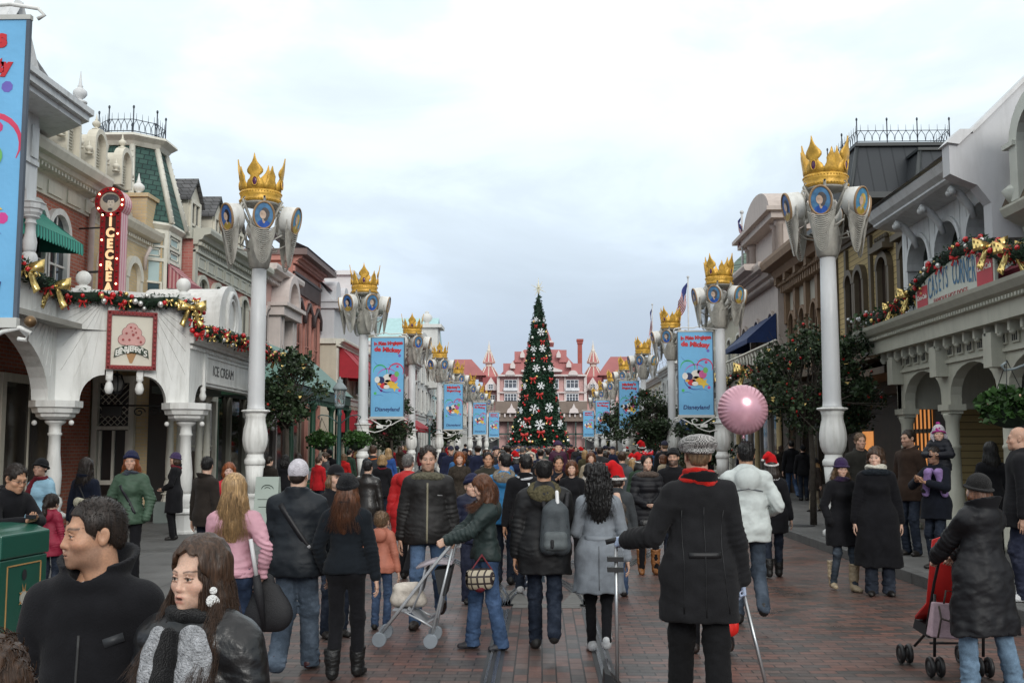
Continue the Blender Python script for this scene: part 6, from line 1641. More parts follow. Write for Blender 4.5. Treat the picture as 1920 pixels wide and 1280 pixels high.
for dx,dz,r_ in((-.05,.45,.05),(.12,.42,.04),(-.22,.24,.05),(.05,.2,.06),(.25,.1,.05),(-.35,.02,.05),(-.1,.02,.05),(.36,-.04,.05),(.16,.28,.04),(0,.33,.03)):disc(cu+dx*hw,cz+dz*hh,r_*hw,CK,None,7)
lay[0]+=1;A,B=[],[]
for q in range(13):
 f=-1+q/6;A.append(FA.p(cu+f*hw*.66,cz-hh*(.16+.16*f*f),w_+.0012*lay[0]));B.append(FA.p(cu+f*hw*.70,cz-hh*(.42+.18*f*f),w_+.0012*lay[0]))
mb.mat(GRN);mb.sheet([A,B],smooth=False);mb.mat(WTX);lay[0]+=1
for k,ch_ in enumerate("BEN&JERRY'S"):
 f=(k-5)/5.2;rt=(FA.d*1.0+Vector((0,0,-.10*f))).normalized();
 if rt.x<0:rt=-rt
 text_geo(mb,ch_,FA.p(cu+f*hw*.58,cz-hh*(.29+.17*f*f),w_+.0012*lay[0]),rt,Vector((0,0,1)),.15,.001,off=.004)
mb.build('ice_cream_cone_print',None,sg)
vs=empty('neon_sign',(-8.7,21.6,4.9),'tall red bulb sign with glowing vertical ICE CREAM letters and round portrait top','sign')
YS=21.4;q0=P(184,545,YS);q1=P(228,400,YS);xa,xb=q0.x,q1.x;cxs=(xa+xb)/2;zb0,zt0=4.4,q1.z+.02;dep=.34
RD=mat('sign_red_enamel',(.30,.012,.018),rough=.3,var=.25,coat=.3);PKS=stripe_mat('sign_pink_side',(.50,.10,.18),(.62,.40,.40),.12,'y',.35,rough=.4)
mb=MB();mb.box(xa,xb,YS+.01,YS+dep,zb0,zt0);mb.mats=[];mb.build('sign_body',PKS,vs)
mb=MB();mb.mat(RD);mb.box(xa,xa+.10,YS-.03,YS+.01,zb0,zt0);mb.box(xb-.10,xb,YS-.03,YS+.01,zb0,zt0);mb.box(xa+.1,xb-.1,YS-.02,YS+.01,zt0-.07,zt0)
cr_=P(207,379,YS);N=28;rad=.315
for(r0_,r1_,ya,yb)in((rad*.70,rad,YS-.03,YS+.02),):
 ri=[[(cr_.x+r_*math.cos(t),y,cr_.z+r_*math.sin(t))for t in np.linspace(0,2*math.pi,N+1)]for r_,y in((r0_,yb),(r0_,ya),(r1_,ya),(r1_,yb))]
 mb.sheet(ri,smooth=False)
mb.build('red_front',None,vs)
mb=MB();ri=[(cr_.x+rad*math.cos(t),YS+.015,cr_.z+rad*math.sin(t))for t in np.linspace(0,2*math.pi,N+1)[:-1]];mb.prism(ri,(0,dep,0));mb.build('round_head',PKS,vs)
mb=MB();mb.mat(mat('sign_dark_inner',(.05,.025,.02),rough=.4,var=.4));mb.box(xa+.1,xb-.1,YS-.004,YS+.009,zb0,zt0-.07)
mb.build('letter_bed',None,vs)
mb=MB();lay=[0]
def dsc(x,z,rx,rz_,m_):lay[0]+=1;mb.mat(m_);mb.add([(x+rx*math.cos(t),YS+.010-.0015*lay[0],z+rz_*math.sin(t))for t in np.linspace(2*math.pi,0,21)[:-1]],[tuple(range(20))])
PB=mat('portrait_beige',(.50,.42,.33),rough=.5);PD=mat('portrait_ink',(.09,.085,.09),rough=.6,var=.5,vscale=30);PF=mat('portrait_face',(.58,.50,.42))
dsc(cr_.x,cr_.z,rad*.70,rad*.70,PB);dsc(cr_.x,cr_.z+.07,.17,.10,PD);dsc(cr_.x-.05,cr_.z+.12,.07,.05,PD);dsc(cr_.x+.01,cr_.z-.02,.075,.10,PF);dsc(cr_.x+.0,cr_.z+.075,.10,.035,PD);dsc(cr_.x+.035,cr_.z+.0,.014,.008,PD);dsc(cr_.x-.025,cr_.z+.0,.014,.008,PD);dsc(cr_.x+.005,cr_.z-.065,.016,.006,PD);dsc(cr_.x,cr_.z-.15,.05,.03,PD)
mb.build('round_portrait',None,vs)
GLOW=mat('sign_letter_lit',(.75,.50,.32),rough=.4,emit=(1.0,.58,.28),estr=.75);BULB=mat('bulb_lit',(1,.85,.6),emit=(1,.72,.38),estr=6.0);BOFF=mat('bulb_unlit',(.10,.035,.03),rough=.2)
mb=MB();mb.mat(GLOW)
for k,ch_ in enumerate('ICECREAM'):text_geo(mb,ch_,(cxs+.0,YS-.010,P(205,417+k*20.5,YS).z),(1,0,0),(0,0,1),.26,.015,off=.012,sx=.9)
mb.build('lit_letters',None,vs)
mb=MB()
for k in range(12):
 z=zt0-.06-k*.13
 for x in(xa+.05,xb-.05):mb.mat(BULB if(k*7+(x>cxs)*3)%4==0 else BOFF);mb.ball((x,YS-.04,z),.020,7,5)
for k in range(16):
 a=k*math.pi/8+.15;mb.mat(BULB if k%3==0 else BOFF);mb.ball((cr_.x+rad*.85*math.cos(a),YS-.04,cr_.z+rad*.85*math.sin(a)),.020,7,5)
mb.build('bulbs',None,vs)
mb=MB();mb.tube([(xa,YS+.1,P(140,508,YS).z),(-9.6,YS+.2,P(140,508,YS).z)],.025,6);mb.tube([(xa,YS+.1,P(160,425,YS).z),(-9.6,YS+.2,P(160,425,YS).z)],.018,6);mb.build('wall_bracket',DARKM(),vs)
# ---------------- tower with green slate roof
tw=empty('tower_house',(-9.5,26.2,.147),'eight sided tower with green slate mansard, iron cresting and pink striped awnings','building')
GSL=brick_mat('green_slate',(.030,.085,.072),(.055,.12,.10),(.012,.03,.028),.16,.13,.010,horiz='x',var=.25,bump=.6)
tc=Vector((P(243,400,26.2).x,26.2));
def octa(r_,z,rot=math.pi/8):return[(tc.x+r_*math.cos(k*math.pi/4+rot),tc.y+r_*math.sin(k*math.pi/4+rot),z)for k in range(8)]
zb_,zt_=P(248,412,25.2).z,P(248,272,25.4).z
mb=MB();a,b=octa(1.36,zb_),octa(.82,zt_);mb.add(a+b,[(k,(k+1)%8,8+(k+1)%8,8+k)for k in range(8)]);mb.build('roof',GSL,tw)
mb=MB();
for k in range(8):
 p0,p1=Vector(octa(1.38,zb_)[k]),Vector(octa(.84,zt_)[k]);mb.tube([p0,p1],.075,6)
 for j in range(12):mb.ball(p0+(p1-p0)*(j/12)+Vector((p0.x-tc.x,p0.y-tc.y,0)).normalized()*.07,.025,5,4)
for z,r0_,r1_,hgt in((zt_,.88,.96,.10),(zt_+.10,.96,1.12,.10),(zt_+.20,1.12,1.10,.06),(zt_+.26,1.08,.86,.07),(zb_-.16,1.27,1.38,.10),(zb_-.06,1.38,1.36,.06)):
 a,b=octa(r0_,z),octa(r1_,z+hgt);mb.add(a+b,[(k,(k+1)%8,8+(k+1)%8,8+k)for k in range(8)]+[tuple(range(7,-1,-1)),tuple(range(8,16))])
mb.build('roof_trim',IV,tw)
mb=MB();cresting(mb,octa(.80,zt_+.33),.62,.13);mb.build('cresting',mat('crest_iron',(.035,.045,.06),rough=.5),tw)
LBL=mat('pale_blue_panel',(.40,.52,.52),rough=.5,var=.06)
mb=MB();a,b=octa(1.24,.15),octa(1.24,zb_-.16);mb.add(a+b,[(k,(k+1)%8,8+(k+1)%8,8+k)for k in range(8)]);mb.build('wall',LBL,tw)
ov=octa(1.24,0);mbw=MB();
for k in(4,5,6,7):
 p0,p1=Vector(ov[k]),Vector(ov[(k+1)%8]);f=Fac(p0.x,p0.y,p1.x,p1.y)
 if f.n.dot(Vector((p0.x-tc.x,p0.y-tc.y,0)))<0:f.n=-f.n
 Lk=f.len
 for(u0,u1,z0,z1)in((0,.09,4.2,zb_-.17),(Lk-.09,Lk,4.2,zb_-.17),(.09,Lk-.09,6.30,6.38),(.09,Lk-.09,6.64,6.70),(.09,Lk-.09,zb_-.26,zb_-.17)):f.box(mbw,u0,u1,z0,z1,.003,.05)
 for(z0,z1)in((6.42,6.61),(6.74,zb_-.29)):
  for(u0,u1,a,b)in((.18,Lk-.18,z0,z0+.03),(.18,Lk-.18,z1-.03,z1),(.18,.21,z0,z1),(Lk-.21,Lk-.18,z0,z1)):f.box(mbw,u0,u1,a,b,.003,.03)
 if k in(5,6,7):window(f,tw,.16,Lk-.16,4.5,5.75,IV,trim=.05,w=.05,mull=(0,1),sill=False,glass=glass_mat('teal_glass',(.01,.03,.035)))
 if k in(5,7):
  awning(f,tw,.0,Lk,6.28,5.78,.60,stripe_mat('pink_awning',(.46,.26,.26),(.30,.08,.10),.09,'x' if k==5 else 'y',.5),val=.2,scal=7)
mbw.build('panel_frames',IV,tw)
mass(tw,-16,-9.3,25.6,27.4,.1,6.9,YBRICK('sum'),'rear_wall')
# ---------------- generic shop house used for the rows
def house(name,label,side,xf,y0,y1,zt,wallm,trimm,floors,nb,low=3.6,lowm=None,corn=.4,arch=.2,roofm=None,roof='flat',hood=False,glass=None,xb=None,crown=0.0,lowglass=None,low_aw=None):
 0
 x=side*xf;back=side*(xb or xf+7)
 root=empty(name,(x,(y0+y1)/2,.147),label,'building')
 mass(root,x,back,y0,y1,.1,zt,wallm)
 f=Fac(x,y0,x,y1);f.n=Vector((-side,0,0));Lf=y1-y0
 mb=MB();f.cornice(mb,0,Lf,CPROF(zt-corn*.7,corn,corn*1.1),ret=.0);dentils(f,mb,.05,Lf-.05,zt-corn*.75,.07,corn*.5,.2)
 f.box(mb,0,Lf,low,low+.22,.002,.14);f.box(mb,0,Lf,low+.22,low+.30,.002,.22)
 for u in(0,Lf-.22):f.box(mb,u,u+.22,.15,zt-corn,.002,.07)
 fy=Fac(x,y0,back,y0);fy.n=Vector((0,-1,0));fy.box(mb,0,6,zt-corn*.4,zt+corn*.3,.002,.14)
 if crown:
  f.box(mb,Lf*.3,Lf*.7,zt+corn*.3,zt+corn*.3+crown*.55,-.3,.05);pr=[(Lf*.28,zt+corn*.3+crown*.55)]+arch_pts(Lf*.28,Lf*.72,zt+corn*.3+crown*.55,crown*.5,10)+[(Lf*.72,zt+corn*.3+crown*.55)];f.outline(mb,pr[1:-1],-.3,.10)
 mb.build('cornice',trimm,root)
 zz=low+.55;fh=(zt-corn-low-.5)/floors;bw=Lf/nb
 for fl in range(floors):
  for k in range(nb):
   u=bw*(k+.5);hw=min(.48,bw*.28);z0=zz+fl*fh;z1=z0+fh*.72
   window(f,root,u-hw,u+hw,z0,z1,trimm,arch=arch if fl==floors-1 else 0,trim=.11,w=.09,mull=(1,1),hood=hood and not arch,glass=glass)
 mb=MB();n=max(2,int(Lf/1.6));pw=Lf/n
 for k in range(n+1):u=min(k*pw,Lf-.16);f.box(mb,u,u+.16,.15,low,.003,.12)
 f.box(mb,0,Lf,.15,.6,.004,.10);f.box(mb,0,Lf,low-.45,low,.004,.10);sf=mb.build('shop_front',lowm or trimm,root)
 mb=MB();f.box(mb,.1,Lf-.1,.6,low-.45,.002,.008);mb.build('shop_window',lowglass or shopg,sf)
 if low_aw:awning(f,root,.3,Lf-.3,low-.1,low-.75,1.1,low_aw,val=.25,scal=int(Lf*4),name='awning')
 if roof=='mansard':
  mb=MB();v=[(x+side*.05,y0,zt),(x+side*.05,y1,zt),(x+side*1.4,y1-.6,zt+1.7),(x+side*1.4,y0+.6,zt+1.7),(back,y0,zt),(back,y1,zt),(back,y1-.6,zt+1.7),(back,y0+.6,zt+1.7)]
  mb.add(v,[(0,1,2,3),(0,3,7,4),(1,5,6,2),(3,2,6,7)]);mb.build('roof',roofm or SLATE(),root)
 if roof=='gable':
  mb=MB();ym=(y0+y1)/2;v=[(x,y0,zt),(x,y1,zt),(x,ym,zt+(y1-y0)*.38),(back,y0,zt),(back,y1,zt),(back,ym,zt+(y1-y0)*.38)]
  mb.add(v,[(0,1,2),(0,2,5,3),(1,4,5,2)]);mb.build('roof',roofm or SLATE(),root)
 return root,f
PBR=lambda:brick_mat('pink_brick',(.40,.125,.105),(.46,.17,.14),(.42,.26,.22),.22,.075,.007,horiz='sum',var=.2)
FRZ=mat('frieze_grey_cream',(.46,.455,.39),rough=.6,var=.08,dirt=.3)
DRED=glass_mat('dark_pane',(.015,.015,.018))
h3,f3=house('brick_house','pink red brick house with panelled grey frieze, slate roof and cream dormers',-1,9.0,27.0,33.6,7.3,PBR(),FRZ,1,5,low=3.7,corn=.42,arch=.28,roof='mansard',glass=DRED)
mb=MB();Lf=6.6
f3.box(mb,.1,Lf-.1,6.36,6.80,.004,.06);f3.box(mb,0,Lf,6.80,6.86,.004,.12)
for k in range(8):
 u=.25+k*.785
 for(a,b,c,d)in((u,u+.62,6.43,6.46),(u,u+.62,6.70,6.73),(u,u+.04,6.46,6.70),(u+.58,u+.62,6.46,6.70)):f3.box(mb,a,b,c,d,.06,.085)
for k in range(44):u=.1+k*.147;f3.box(mb,u,u+.07,6.86,7.02,.004,.10)
mb.build('frieze',FRZ,h3)
for yy in(27.75,29.8,31.9):
 d=MB();x0=-9.25;d.prism([(x0,yy-.48,7.3),(x0,yy+.48,7.1),(x0,yy+.48,8.35),(x0,yy,8.85),(x0,yy-.48,8.35)],(-1.6,0,0));d.box(x0+.002,x0+.06,yy-.42,yy-.30,7.1,8.3);d.box(x0+.002,x0+.06,yy+.30,yy+.42,7.1,8.3);d.box(x0+.002,x0+.06,yy-.3,yy+.3,8.2,8.3)
 d.box(x0+.002,x0+.05,yy-.3,yy+.3,7.60,7.66);d.box(x0+.002,x0+.05,yy-.02,yy+.02,7.1,8.2);dm=d.build('dormer',CR,h3)
 d=MB();
 for s in(-1,1):d.prism([(x0+.1,yy,8.92),(x0+.1,yy+s*.62,8.28),(x0+.1,yy+s*.62,8.20),(x0+.1,yy,8.84)],(-1.75,0,0))
 d.build('roof',SLATE(),dm);d=MB();d.quad((x0+.003,yy-.3,7.1),(x0+.003,yy+.3,7.1),(x0+.003,yy+.3,8.2),(x0+.003,yy-.3,8.2));d.build('pane',GLASS(),dm)
PINK=mat('pale_pink_render',(.56,.37,.33),rough=.7,var=.10,dirt=.25);PKW=mat('pinkish_white',(.58,.51,.48),rough=.6,var=.08,dirt=.3)
h4,f4=house('pink_house','pale pink rendered house with arched white pediment behind the first white post',-1,9.0,33.6,37.6,7.5,PINK,PKW,1,2,low=3.8,corn=.5,arch=.3)
mb=MB();f4.box(mb,1.0,3.6,6.1,6.4,.002,.55);f4.box(mb,.9,3.7,6.4,6.52,.002,.68)
for u in(1.15,1.5,2.95,3.3):f4.box(mb,u,u+.2,4.2,6.1,.002,.40)
pr=arch_pts(1.4,3.2,6.52,1.05,14);ip=arch_pts(1.62,2.98,6.52,.8,14)
for k in range(13):mb.prism([f4.p(*pr[k],.002),f4.p(*pr[k+1],.002),f4.p(*ip[k+1],.002),f4.p(*ip[k],.002)],f4.n*.6)
mb.build('pediment',PKW,h4)
ROSE=brick_mat('rose_brick',(.42,.165,.125),(.47,.20,.155),(.32,.18,.15),.22,.075,.006,horiz='sum',var=.2);RT=mat('rose_trim',(.44,.20,.16),rough=.6,var=.15)
h5,f5=house('rose_house','tall dark rose brick house with pointed arch windows and dark eaves',-1,8.9,37.6,42.2,8.55,ROSE,RT,1,3,low=3.8,corn=.3,arch=.5,glass=glass_mat('brown_pane',(.02,.012,.01)))
mb=MB();mb.prism([(-8.35,37.4,8.62),(-8.35,42.9,8.62),(-13,42.9,8.62),(-13,37.4,8.62)],(0,0,.22));mb.add([(-8.3,37.3,8.85),(-8.3,42.95,8.85),(-10.5,42.0,9.9),(-10.5,38,9.9)],[(0,1,2,3)]);mb.build('eaves',mat('dark_eaves',(.17,.12,.11),rough=.6),h5)
mb=MB();
for k in range(22):u=.2+k*.2;f5.box(mb,u,u+.09,7.35,7.95,.002,.09)
f5.box(mb,0,4.6,7.95,8.05,.002,.12)
for k in range(3):
 u=4.6/3*(k+.5);zt2=7.0
 for s in(-1,1):mb.tube([f5.p(u+s*.62,6.35,.12),f5.p(u+s*.58,6.75,.14),f5.p(u,zt2+.15,.14)],.06,5)
mb.build('arch_hoods',mat('dark_hood',(.07,.05,.05),rough=.6),h5)
GW_=mat('pale_grey_render',(.53,.53,.55),rough=.7,var=.06,dirt=.25);CRS=mat('warm_cream_render',(.55,.50,.40),rough=.7,var=.07,dirt=.25);REDA=mat('red_awning',(.36,.018,.03),rough=.7,var=.15,vscale=4)
h6,f6=house('white_house','white and cream house with red gable scales and scalloped red awnings',-1,8.2,42.3,54,6.0,CRS,IV,1,4,low=3.5,corn=.3,arch=0,lowm=CRS)
mass(h6,-8.3,-14,42.3,50,6.0,7.5,GW_,'upper_wall');mb=MB();mb.box(-8.9,-8.12,42.18,50,7.3,7.55);mb.box(-9,-8.06,42.12,50,7.55,7.62);mb.build('ledge',GW_,h6)
mb=MB();mb.prism([(-8.9,42.4,7.62),(-8.35,42.4,7.62),(-8.9,42.4,8.35),(-10.6,42.4,10.0),(-10.6,42.4,7.62)],(0,6,0));mb.build('gable',GW_,h6)
mb=MB();mb.quad((-8.5,42.38,8.1),(-10.4,42.38,9.75),(-10.4,48,9.75),(-8.5,48,8.1));mb.prism([(-8.9,44,8.0),(-9.9,44,9.4),(-10.9,44,9.4),(-10.9,44,8.0)],(0,.2,0));mb.build('scale_roof',brick_mat('red_scales',(.36,.10,.10),(.42,.15,.14),(.2,.05,.05),.2,.16,.012,horiz='sum'),h6)
for yy in(43.4,45.2,47.0):
 d=MB();pr=[(yy-.5,7.6)]+[(yy-.5*math.cos(t),8.1+.45*math.sin(t))for t in np.linspace(0,math.pi,10)]+[(yy+.5,7.6)];d.prism([(-9.4,y,z)for y,z in pr],(1.05,0,0));d.build('dormer',GW_,h6)
mb=MB();mb.box(-12,-8.7,48.2,56,7.5,9.6);mb.box(-12,-8.55,48,56,9.6,9.8);mb.build('parapet_block',mat('bright_white',(.68,.68,.68),rough=.6,var=.05),h6)
for(u0,u1)in((.6,2.6),(2.9,4.9),(5.2,7.2)):awning(f6,h6,u0,u1,5.85,4.75,1.05,REDA,val=.3,scal=10)
for(u0,u1)in((.6,3.6),(4.0,7.6)):awning(f6,h6,u0,u1,3.4,2.55,1.3,REDA,val=.3,scal=12)
CY=mat('cyan_render',(.36,.53,.54),rough=.7,var=.07,dirt=.2);LW=mat('far_white_render',(.60,.60,.58),rough=.7,var=.06,dirt=.25);BW=mat('far_buff_render',(.52,.45,.33),rough=.7,var=.08,dirt=.25);TN=mat('far_tan_render',(.42,.34,.26),rough=.7,var=.1,dirt=.25)
house('shop_house','cream ribbed shop house right of the red awnings in the left row',-1,8.3,54,62,6.6,BW,IV,1,4,low_aw=REDA)
house('shop_house','dark red timber shop under the left row of posts',-1,8.2,62,70,7.0,mat('oxblood_paint',(.20,.035,.03),rough=.6,var=.15),LW,1,4,low_aw=REDA)
hh7,_f=house('shop_house','white shop house with square corner pier and urn beyond the third crown',-1,8.3,70,80,8.6,LW,LW,2,4,crown=1.0)
mb=MB();q=P(800,650,78);mb.box(q.x-.9,q.x+.9,77,79,6,P(800,617,78).z);mb.box(q.x-1.2,q.x+1.2,76.7,79.3,P(800,617,78).z,P(800,611,78).z);finial(mb,q.x,78,P(800,611,78).z,.85,-.2);mb.build('corner_pier',LW,hh7)
house('shop_house','pale cyan shop house in the far left row',-1,8.3,80,92,7.6,CY,LW,2,5,roof='gable',roofm=CY)
house('shop_house','far white shop house between the cyan house and the pink hotel',-1,8.4,92,106,7.2,LW,IV,2,5,crown=.8)
house('shop_house','last buff shop house of the left row',-1,8.6,106,122,7.0,BW,LW,2,6)
# ============== RIGHT ROW
def facr(x,y0,y1):
 f=Fac(x,y0,x,y1);f.n=Vector((-1,0,0));return f
cc=empty('corner_shop',(8.5,18,.147),'white corner shop with arcaded loggia, curved canopy and blue lettered sign at the right edge','building')
GWH=GREYW();CAN=mat('canopy_cream',(.50,.49,.41),rough=.55,var=.08,dirt=.3)
YCL=lambda:brick_mat('yellow_clapboard',(.50,.37,.17),(.53,.40,.19),(.22,.16,.07),30,.155,.012,horiz='sum',var=.12,bump=.5)
mass(cc,10.2,16,8,23.4,.1,4.2,YCL(),'lower_wall')
XC=6.95;y0,y1=8.0,23.5
mb=MB();mb.box(XC+.12,10.4,y0,y1-.1,4.0,4.22);fz=Fac(XC+.12,y0,XC+.12,y1-.1);fz.n=Vector((-1,0,0))
fz.cornice(mb,0,y1-y0-.1,[(3.72,0),(3.72,.04),(3.98,.05),(4.0,.10),(4.06,.12),(4.10,.2),(4.2,.28),(4.26,.30),(4.28,.0)]);dentils(fz,mb,0,y1-y0-.2,3.99,.045,.16,.11)
fe_=Fac(XC+.12,y1-.1,10.4,y1-.1);fe_.n=Vector((0,1,0));fe_.box(mb,0,3.3,3.72,4.24,.002,.05)
mb.box(XC+.12,XC+.40,y0,y1-.1,3.72,3.999);mb.build('canopy',CAN,cc)
mb=MB();mb.quad((XC,y0,4.29),(XC,y1,4.29),(10.2,y1,4.45),(10.2,y0,4.45));mb.build('canopy_roof',mat('canopy_lead',(.16,.17,.17),rough=.6),cc)
fa=facr(7.35,8,23.4);mb=MB();cols=[22.0,19.6,17.2,14.8,12.4]
for i,y in enumerate(cols):
 u=y-8
 if i<len(cols)-1:
  un=cols[i+1]-8;ar=arch_pts(un+.22,u-.22,2.72,.52,12)
  for k in range(11):fa.outline(mb,[ar[k],ar[k+1],(ar[k+1][0],3.72),(ar[k][0],3.72)],-.2,0)
 fa.box(mb,u-.22,u+.22,2.55,3.72,-.2,0);fa.box(mb,u-.16,u+.16,3.05,3.6,.002,.22)
for k in range(26):
 u=3.2+k*.44
 if u>14.3:break
 fa.box(mb,u,u+.26,3.40,3.62,.002,.03);mb.ball(fa.p(u+.35,3.55,.16),.055,8,6);fa.box(mb,u+.31,u+.39,3.56,3.72,.002,.22)
fa.box(mb,3,14.2,3.28,3.34,.002,.05);fa.box(mb,14.0,14.25,2.55,3.72,-1.9,0)
mb.build('arcade',CAN,cc)
mb=MB()
for k in range(26):
 u=3.24+k*.44
 if u>14.2:break
 for j in range(3):fa.box(mb,u+.01+j*.07,u+.05+j*.07,3.43,3.59,.03,.036)
mb.build('pierced_panels',DARKM(),cc)
for y in cols:
 mb=MB();fa.box(mb,y-8-.26,y-8+.26,2.44,2.55,-.26,.06);fa.box(mb,y-8-.21,y-8+.21,2.38,2.44,-.22,.02);mb.build('capital',CAN,cc)
 mb=MB();mb.lathe([(0,.22),(.12,.22),(.14,.17),(.9,.165),(.92,.13),(1.6,.12),(1.62,.135),(1.66,.135),(1.68,.115),(2.1,.12),(2.2,.16),(2.235,.16)],18,(7.45,y,.147));mb.build('column',CAN,cc)
fb=facr(10.2,8,23.4)
mb=MB()
for y in(22.8,21.4,20.0,18.6,16.6,15.2):fb.box(mb,y-8-.17,y-8+.17,.15,3.5,.002,.16);fb.box(mb,y-8-.24,y-8+.24,3.1,3.3,.002,.22)
fb.box(mb,7,15.2,3.3,3.7,.002,.18);mb.build('pilaster',mat('pilaster_grey',(.36,.37,.36),rough=.6,var=.08),cc)
for y in(22.1,20.7,19.3):window(fb,cc,y-8-.42,y-8+.42,.5,2.95,GWH,trim=.06,w=.06,mull=(0,2),glass=shopg)
fl=facr(7.95,8,23.35);mb=MB();bays=[(18.45,19.95),(20.05,21.55),(21.65,23.15)]
zs=5.56
for a,b in bays:
 ar=arch_pts(a-8+.12,b-8-.12,zs,.62,14)
 for k in range(13):fl.outline(mb,[ar[k],ar[k+1],(ar[k+1][0],6.45),(ar[k][0],6.45)],-.3,0)
 o=arch_pts(a-8+.03,b-8-.03,zs,.71,14)
 for k in range(13):mb.prism([fl.p(*o[k],.002),fl.p(*o[k+1],.002),fl.p(*ar[k+1],.002),fl.p(*ar[k],.002)],fl.n*.04)
for y in(18.33,20.0,21.6,23.25):fl.box(mb,y-8-.14,y-8+.14,zs if y not in(18.33,23.25)else 4.3,6.45,-.3,0)
fl.box(mb,10.2,15.35,6.45,6.55,-.3,.0)
mb.build('loggia_arches',GWH,cc)
for y in(20.0,21.6):
 mb=MB();fl.box(mb,y-8-.24,y-8+.24,zs-.10,zs,-.36,.10);mb.lathe([(-.75,.14),(-.70,.10),(-.2,.085),(-.15,.11),(-.10,.20)],16,fl.p(y-8,zs,-.14));mb.lathe([(-1.0,.16),(-.75,.16)],8,fl.p(y-8,zs,-.14));mb.build('colonnette',GWH,cc)
mb=MB();mb.box(9.4,9.5,18.3,23.3,4.3,6.5);mb.box(8.0,9.5,23.2,23.3,4.3,6.5);mb.box(8.3,9.4,18.3,23.2,6.42,6.5);mb.build('loggia_back',mat('loggia_grey_green',(.24,.27,.26),rough=.7),cc)
fk=facr(9.4,18.3,23.2)
for k in range(3):window(fk,cc,.5+k*1.6,1.3+k*1.6,4.5,6.0,GWH,trim=.07,mull=(0,1),glass=DRED)
mb=MB();fl.cornice(mb,10.1,15.5,[(6.5,0),(6.5,.06),(6.58,.52),(6.62,.58),(6.66,.58),(6.74,.68),(6.86,.74),(6.9,.74),(6.9,0)])
for y in(19.4,20.9,22.4):
 u=y-8;mb.tube([fl.p(u,5.95,.03),fl.p(u,6.15,.10),fl.p(u,6.40,.30),fl.p(u,6.50,.48)],[.05,.07,.08,.06],6)
 for s in(-1,1):mb.ball(fl.p(u+s*.08,6.42,.44),.07,8,6)
mb.build('eaves',GWH,cc)
WMET=mat('white_metal_roof',(.60,.60,.61),rough=.45,var=.10,dirt=.5)
mb=MB();mb.quad((7.12,18.2,6.92),(7.12,23.5,6.92),(8.4,23.0,7.75),(8.4,18.2,7.75));mb.quad((8.4,18.2,7.75),(8.4,23.0,7.75),(12,22,7.8),(12,18.2,7.8));mb.tri=0;mb.add([(7.12,23.5,6.92),(12,23.5,6.92),(12,22,7.8),(8.4,23.0,7.75)],[(0,1,2,3)]);mb.build('roof',WMET,cc)
mb=MB();mb.quad((7.3,18.35,7.06),(7.3,20.2,7.06),(8.1,20.2,7.60),(8.1,18.35,7.60));mb.build('roof_tiles',brick_mat('orange_tiles',(.36,.12,.06),(.44,.18,.09),(.16,.06,.04),.16,.12,.012,horiz='sum'),cc)
mb=MB();YG=17.95
prof=[(6.95,6.40),(6.95,6.95),(7.12,7.12),(7.35,7.10),(8.6,8.32),(9.6,8.6),(14,8.6),(14,5.3),(7.62,5.3),(7.62,5.9),(7.4,6.2),(7.15,6.3)]
mb.prism([(x,YG,z)for x,z in prof],(0,.32,0));mb.build('gable_wall',mat('parapet_white',(.53,.53,.545),rough=.7,var=.05,dirt=.25),cc)
mb=MB();mb.prism([(6.9,YG-.06,6.93),(7.12,YG-.06,7.16),(7.38,YG-.06,7.16),(7.10,YG-.06,6.9)],(0,.44,0));mb.prism([(7.35,YG-.04,7.10),(8.6,YG-.04,8.32),(8.6,YG-.04,8.40),(7.33,YG-.04,7.17)],(0,.40,0));mb.build('parapet_coping',WMET,cc)
mass(cc,8.15,14,8,17.9,4.2,5.6,YCL(),'upper_wall');fy=facr(8.15,8,17.9)
mb=MB();fy.cornice(mb,0,9.8,[(5.25,0),(5.25,.06),(5.45,.10),(5.5,.22),(5.6,.40),(5.72,.46),(5.76,.46),(5.76,0)]);dentils(fy,mb,5,9.8,5.5,.05,.2,.12);fy.box(mb,0,9.8,5.0,5.24,.002,.04);mb.build('cornice',CAN,cc)
mb=MB();mb.quad((7.75,8,5.77),(7.75,17.9,5.77),(8.5,17.9,7.4),(8.5,8,7.4));mb.build('mansard',stripe_mat('brown_ribbed_roof',(.12,.085,.05),(.07,.05,.03),.10,'y',.4),cc)
mb=MB();yy=16.55;
for k in range(11):
 t0,t1=math.pi*k/11,math.pi*(k+1)/11
 mb.prism([(7.75,yy-.95*math.cos(t),6.75+.75*math.sin(t))for t in(t0,t1)]+[(7.75,yy-.66*math.cos(t),6.75+.5*math.sin(t))for t in(t1,t0)],(.9,0,0))
for s in(-1,1):mb.box(7.75,8.4,yy+s*.80-.14,yy+s*.80+.14,5.8,6.75);mb.lathe([(0,.10),(.2,.22),(.3,.10)],10,(7.85,yy+s*1.0,5.8));mb.box(7.70,7.9,yy+s*.9-.2,yy+s*.9+.2,6.70,6.78)
dm=mb.build('dormer',mat('dormer_pale',(.55,.56,.50),rough=.6,var=.08),cc);mb=MB();mb.box(7.95,8.4,yy-.66,yy+.66,5.8,7.2);mb.build('pane',GLASS(),dm)
awning(fy,cc,6.0,9.2,5.05,4.55,.8,mat('maroon_awning',(.22,.03,.05),rough=.7),val=.15,scal=10)
nb=empty('shop_sign',(7.1,18.3,4.3),'curved cream sign board with blue CASEYS CORNER letters and two red panels on the canopy','sign')
fs=facr(7.08,14,22);ua,ub=16.55-14,20.05-14;mb=MB();n=16
top=[(ua+(ub-ua)*i/n,4.74+.22*math.sin(math.pi*(i/n)*.86+.42))for i in range(n+1)]
for i in range(n):fs.outline(mb,[(top[i][0],4.285),(top[i+1][0],4.285),top[i+1],top[i]],0,.05)
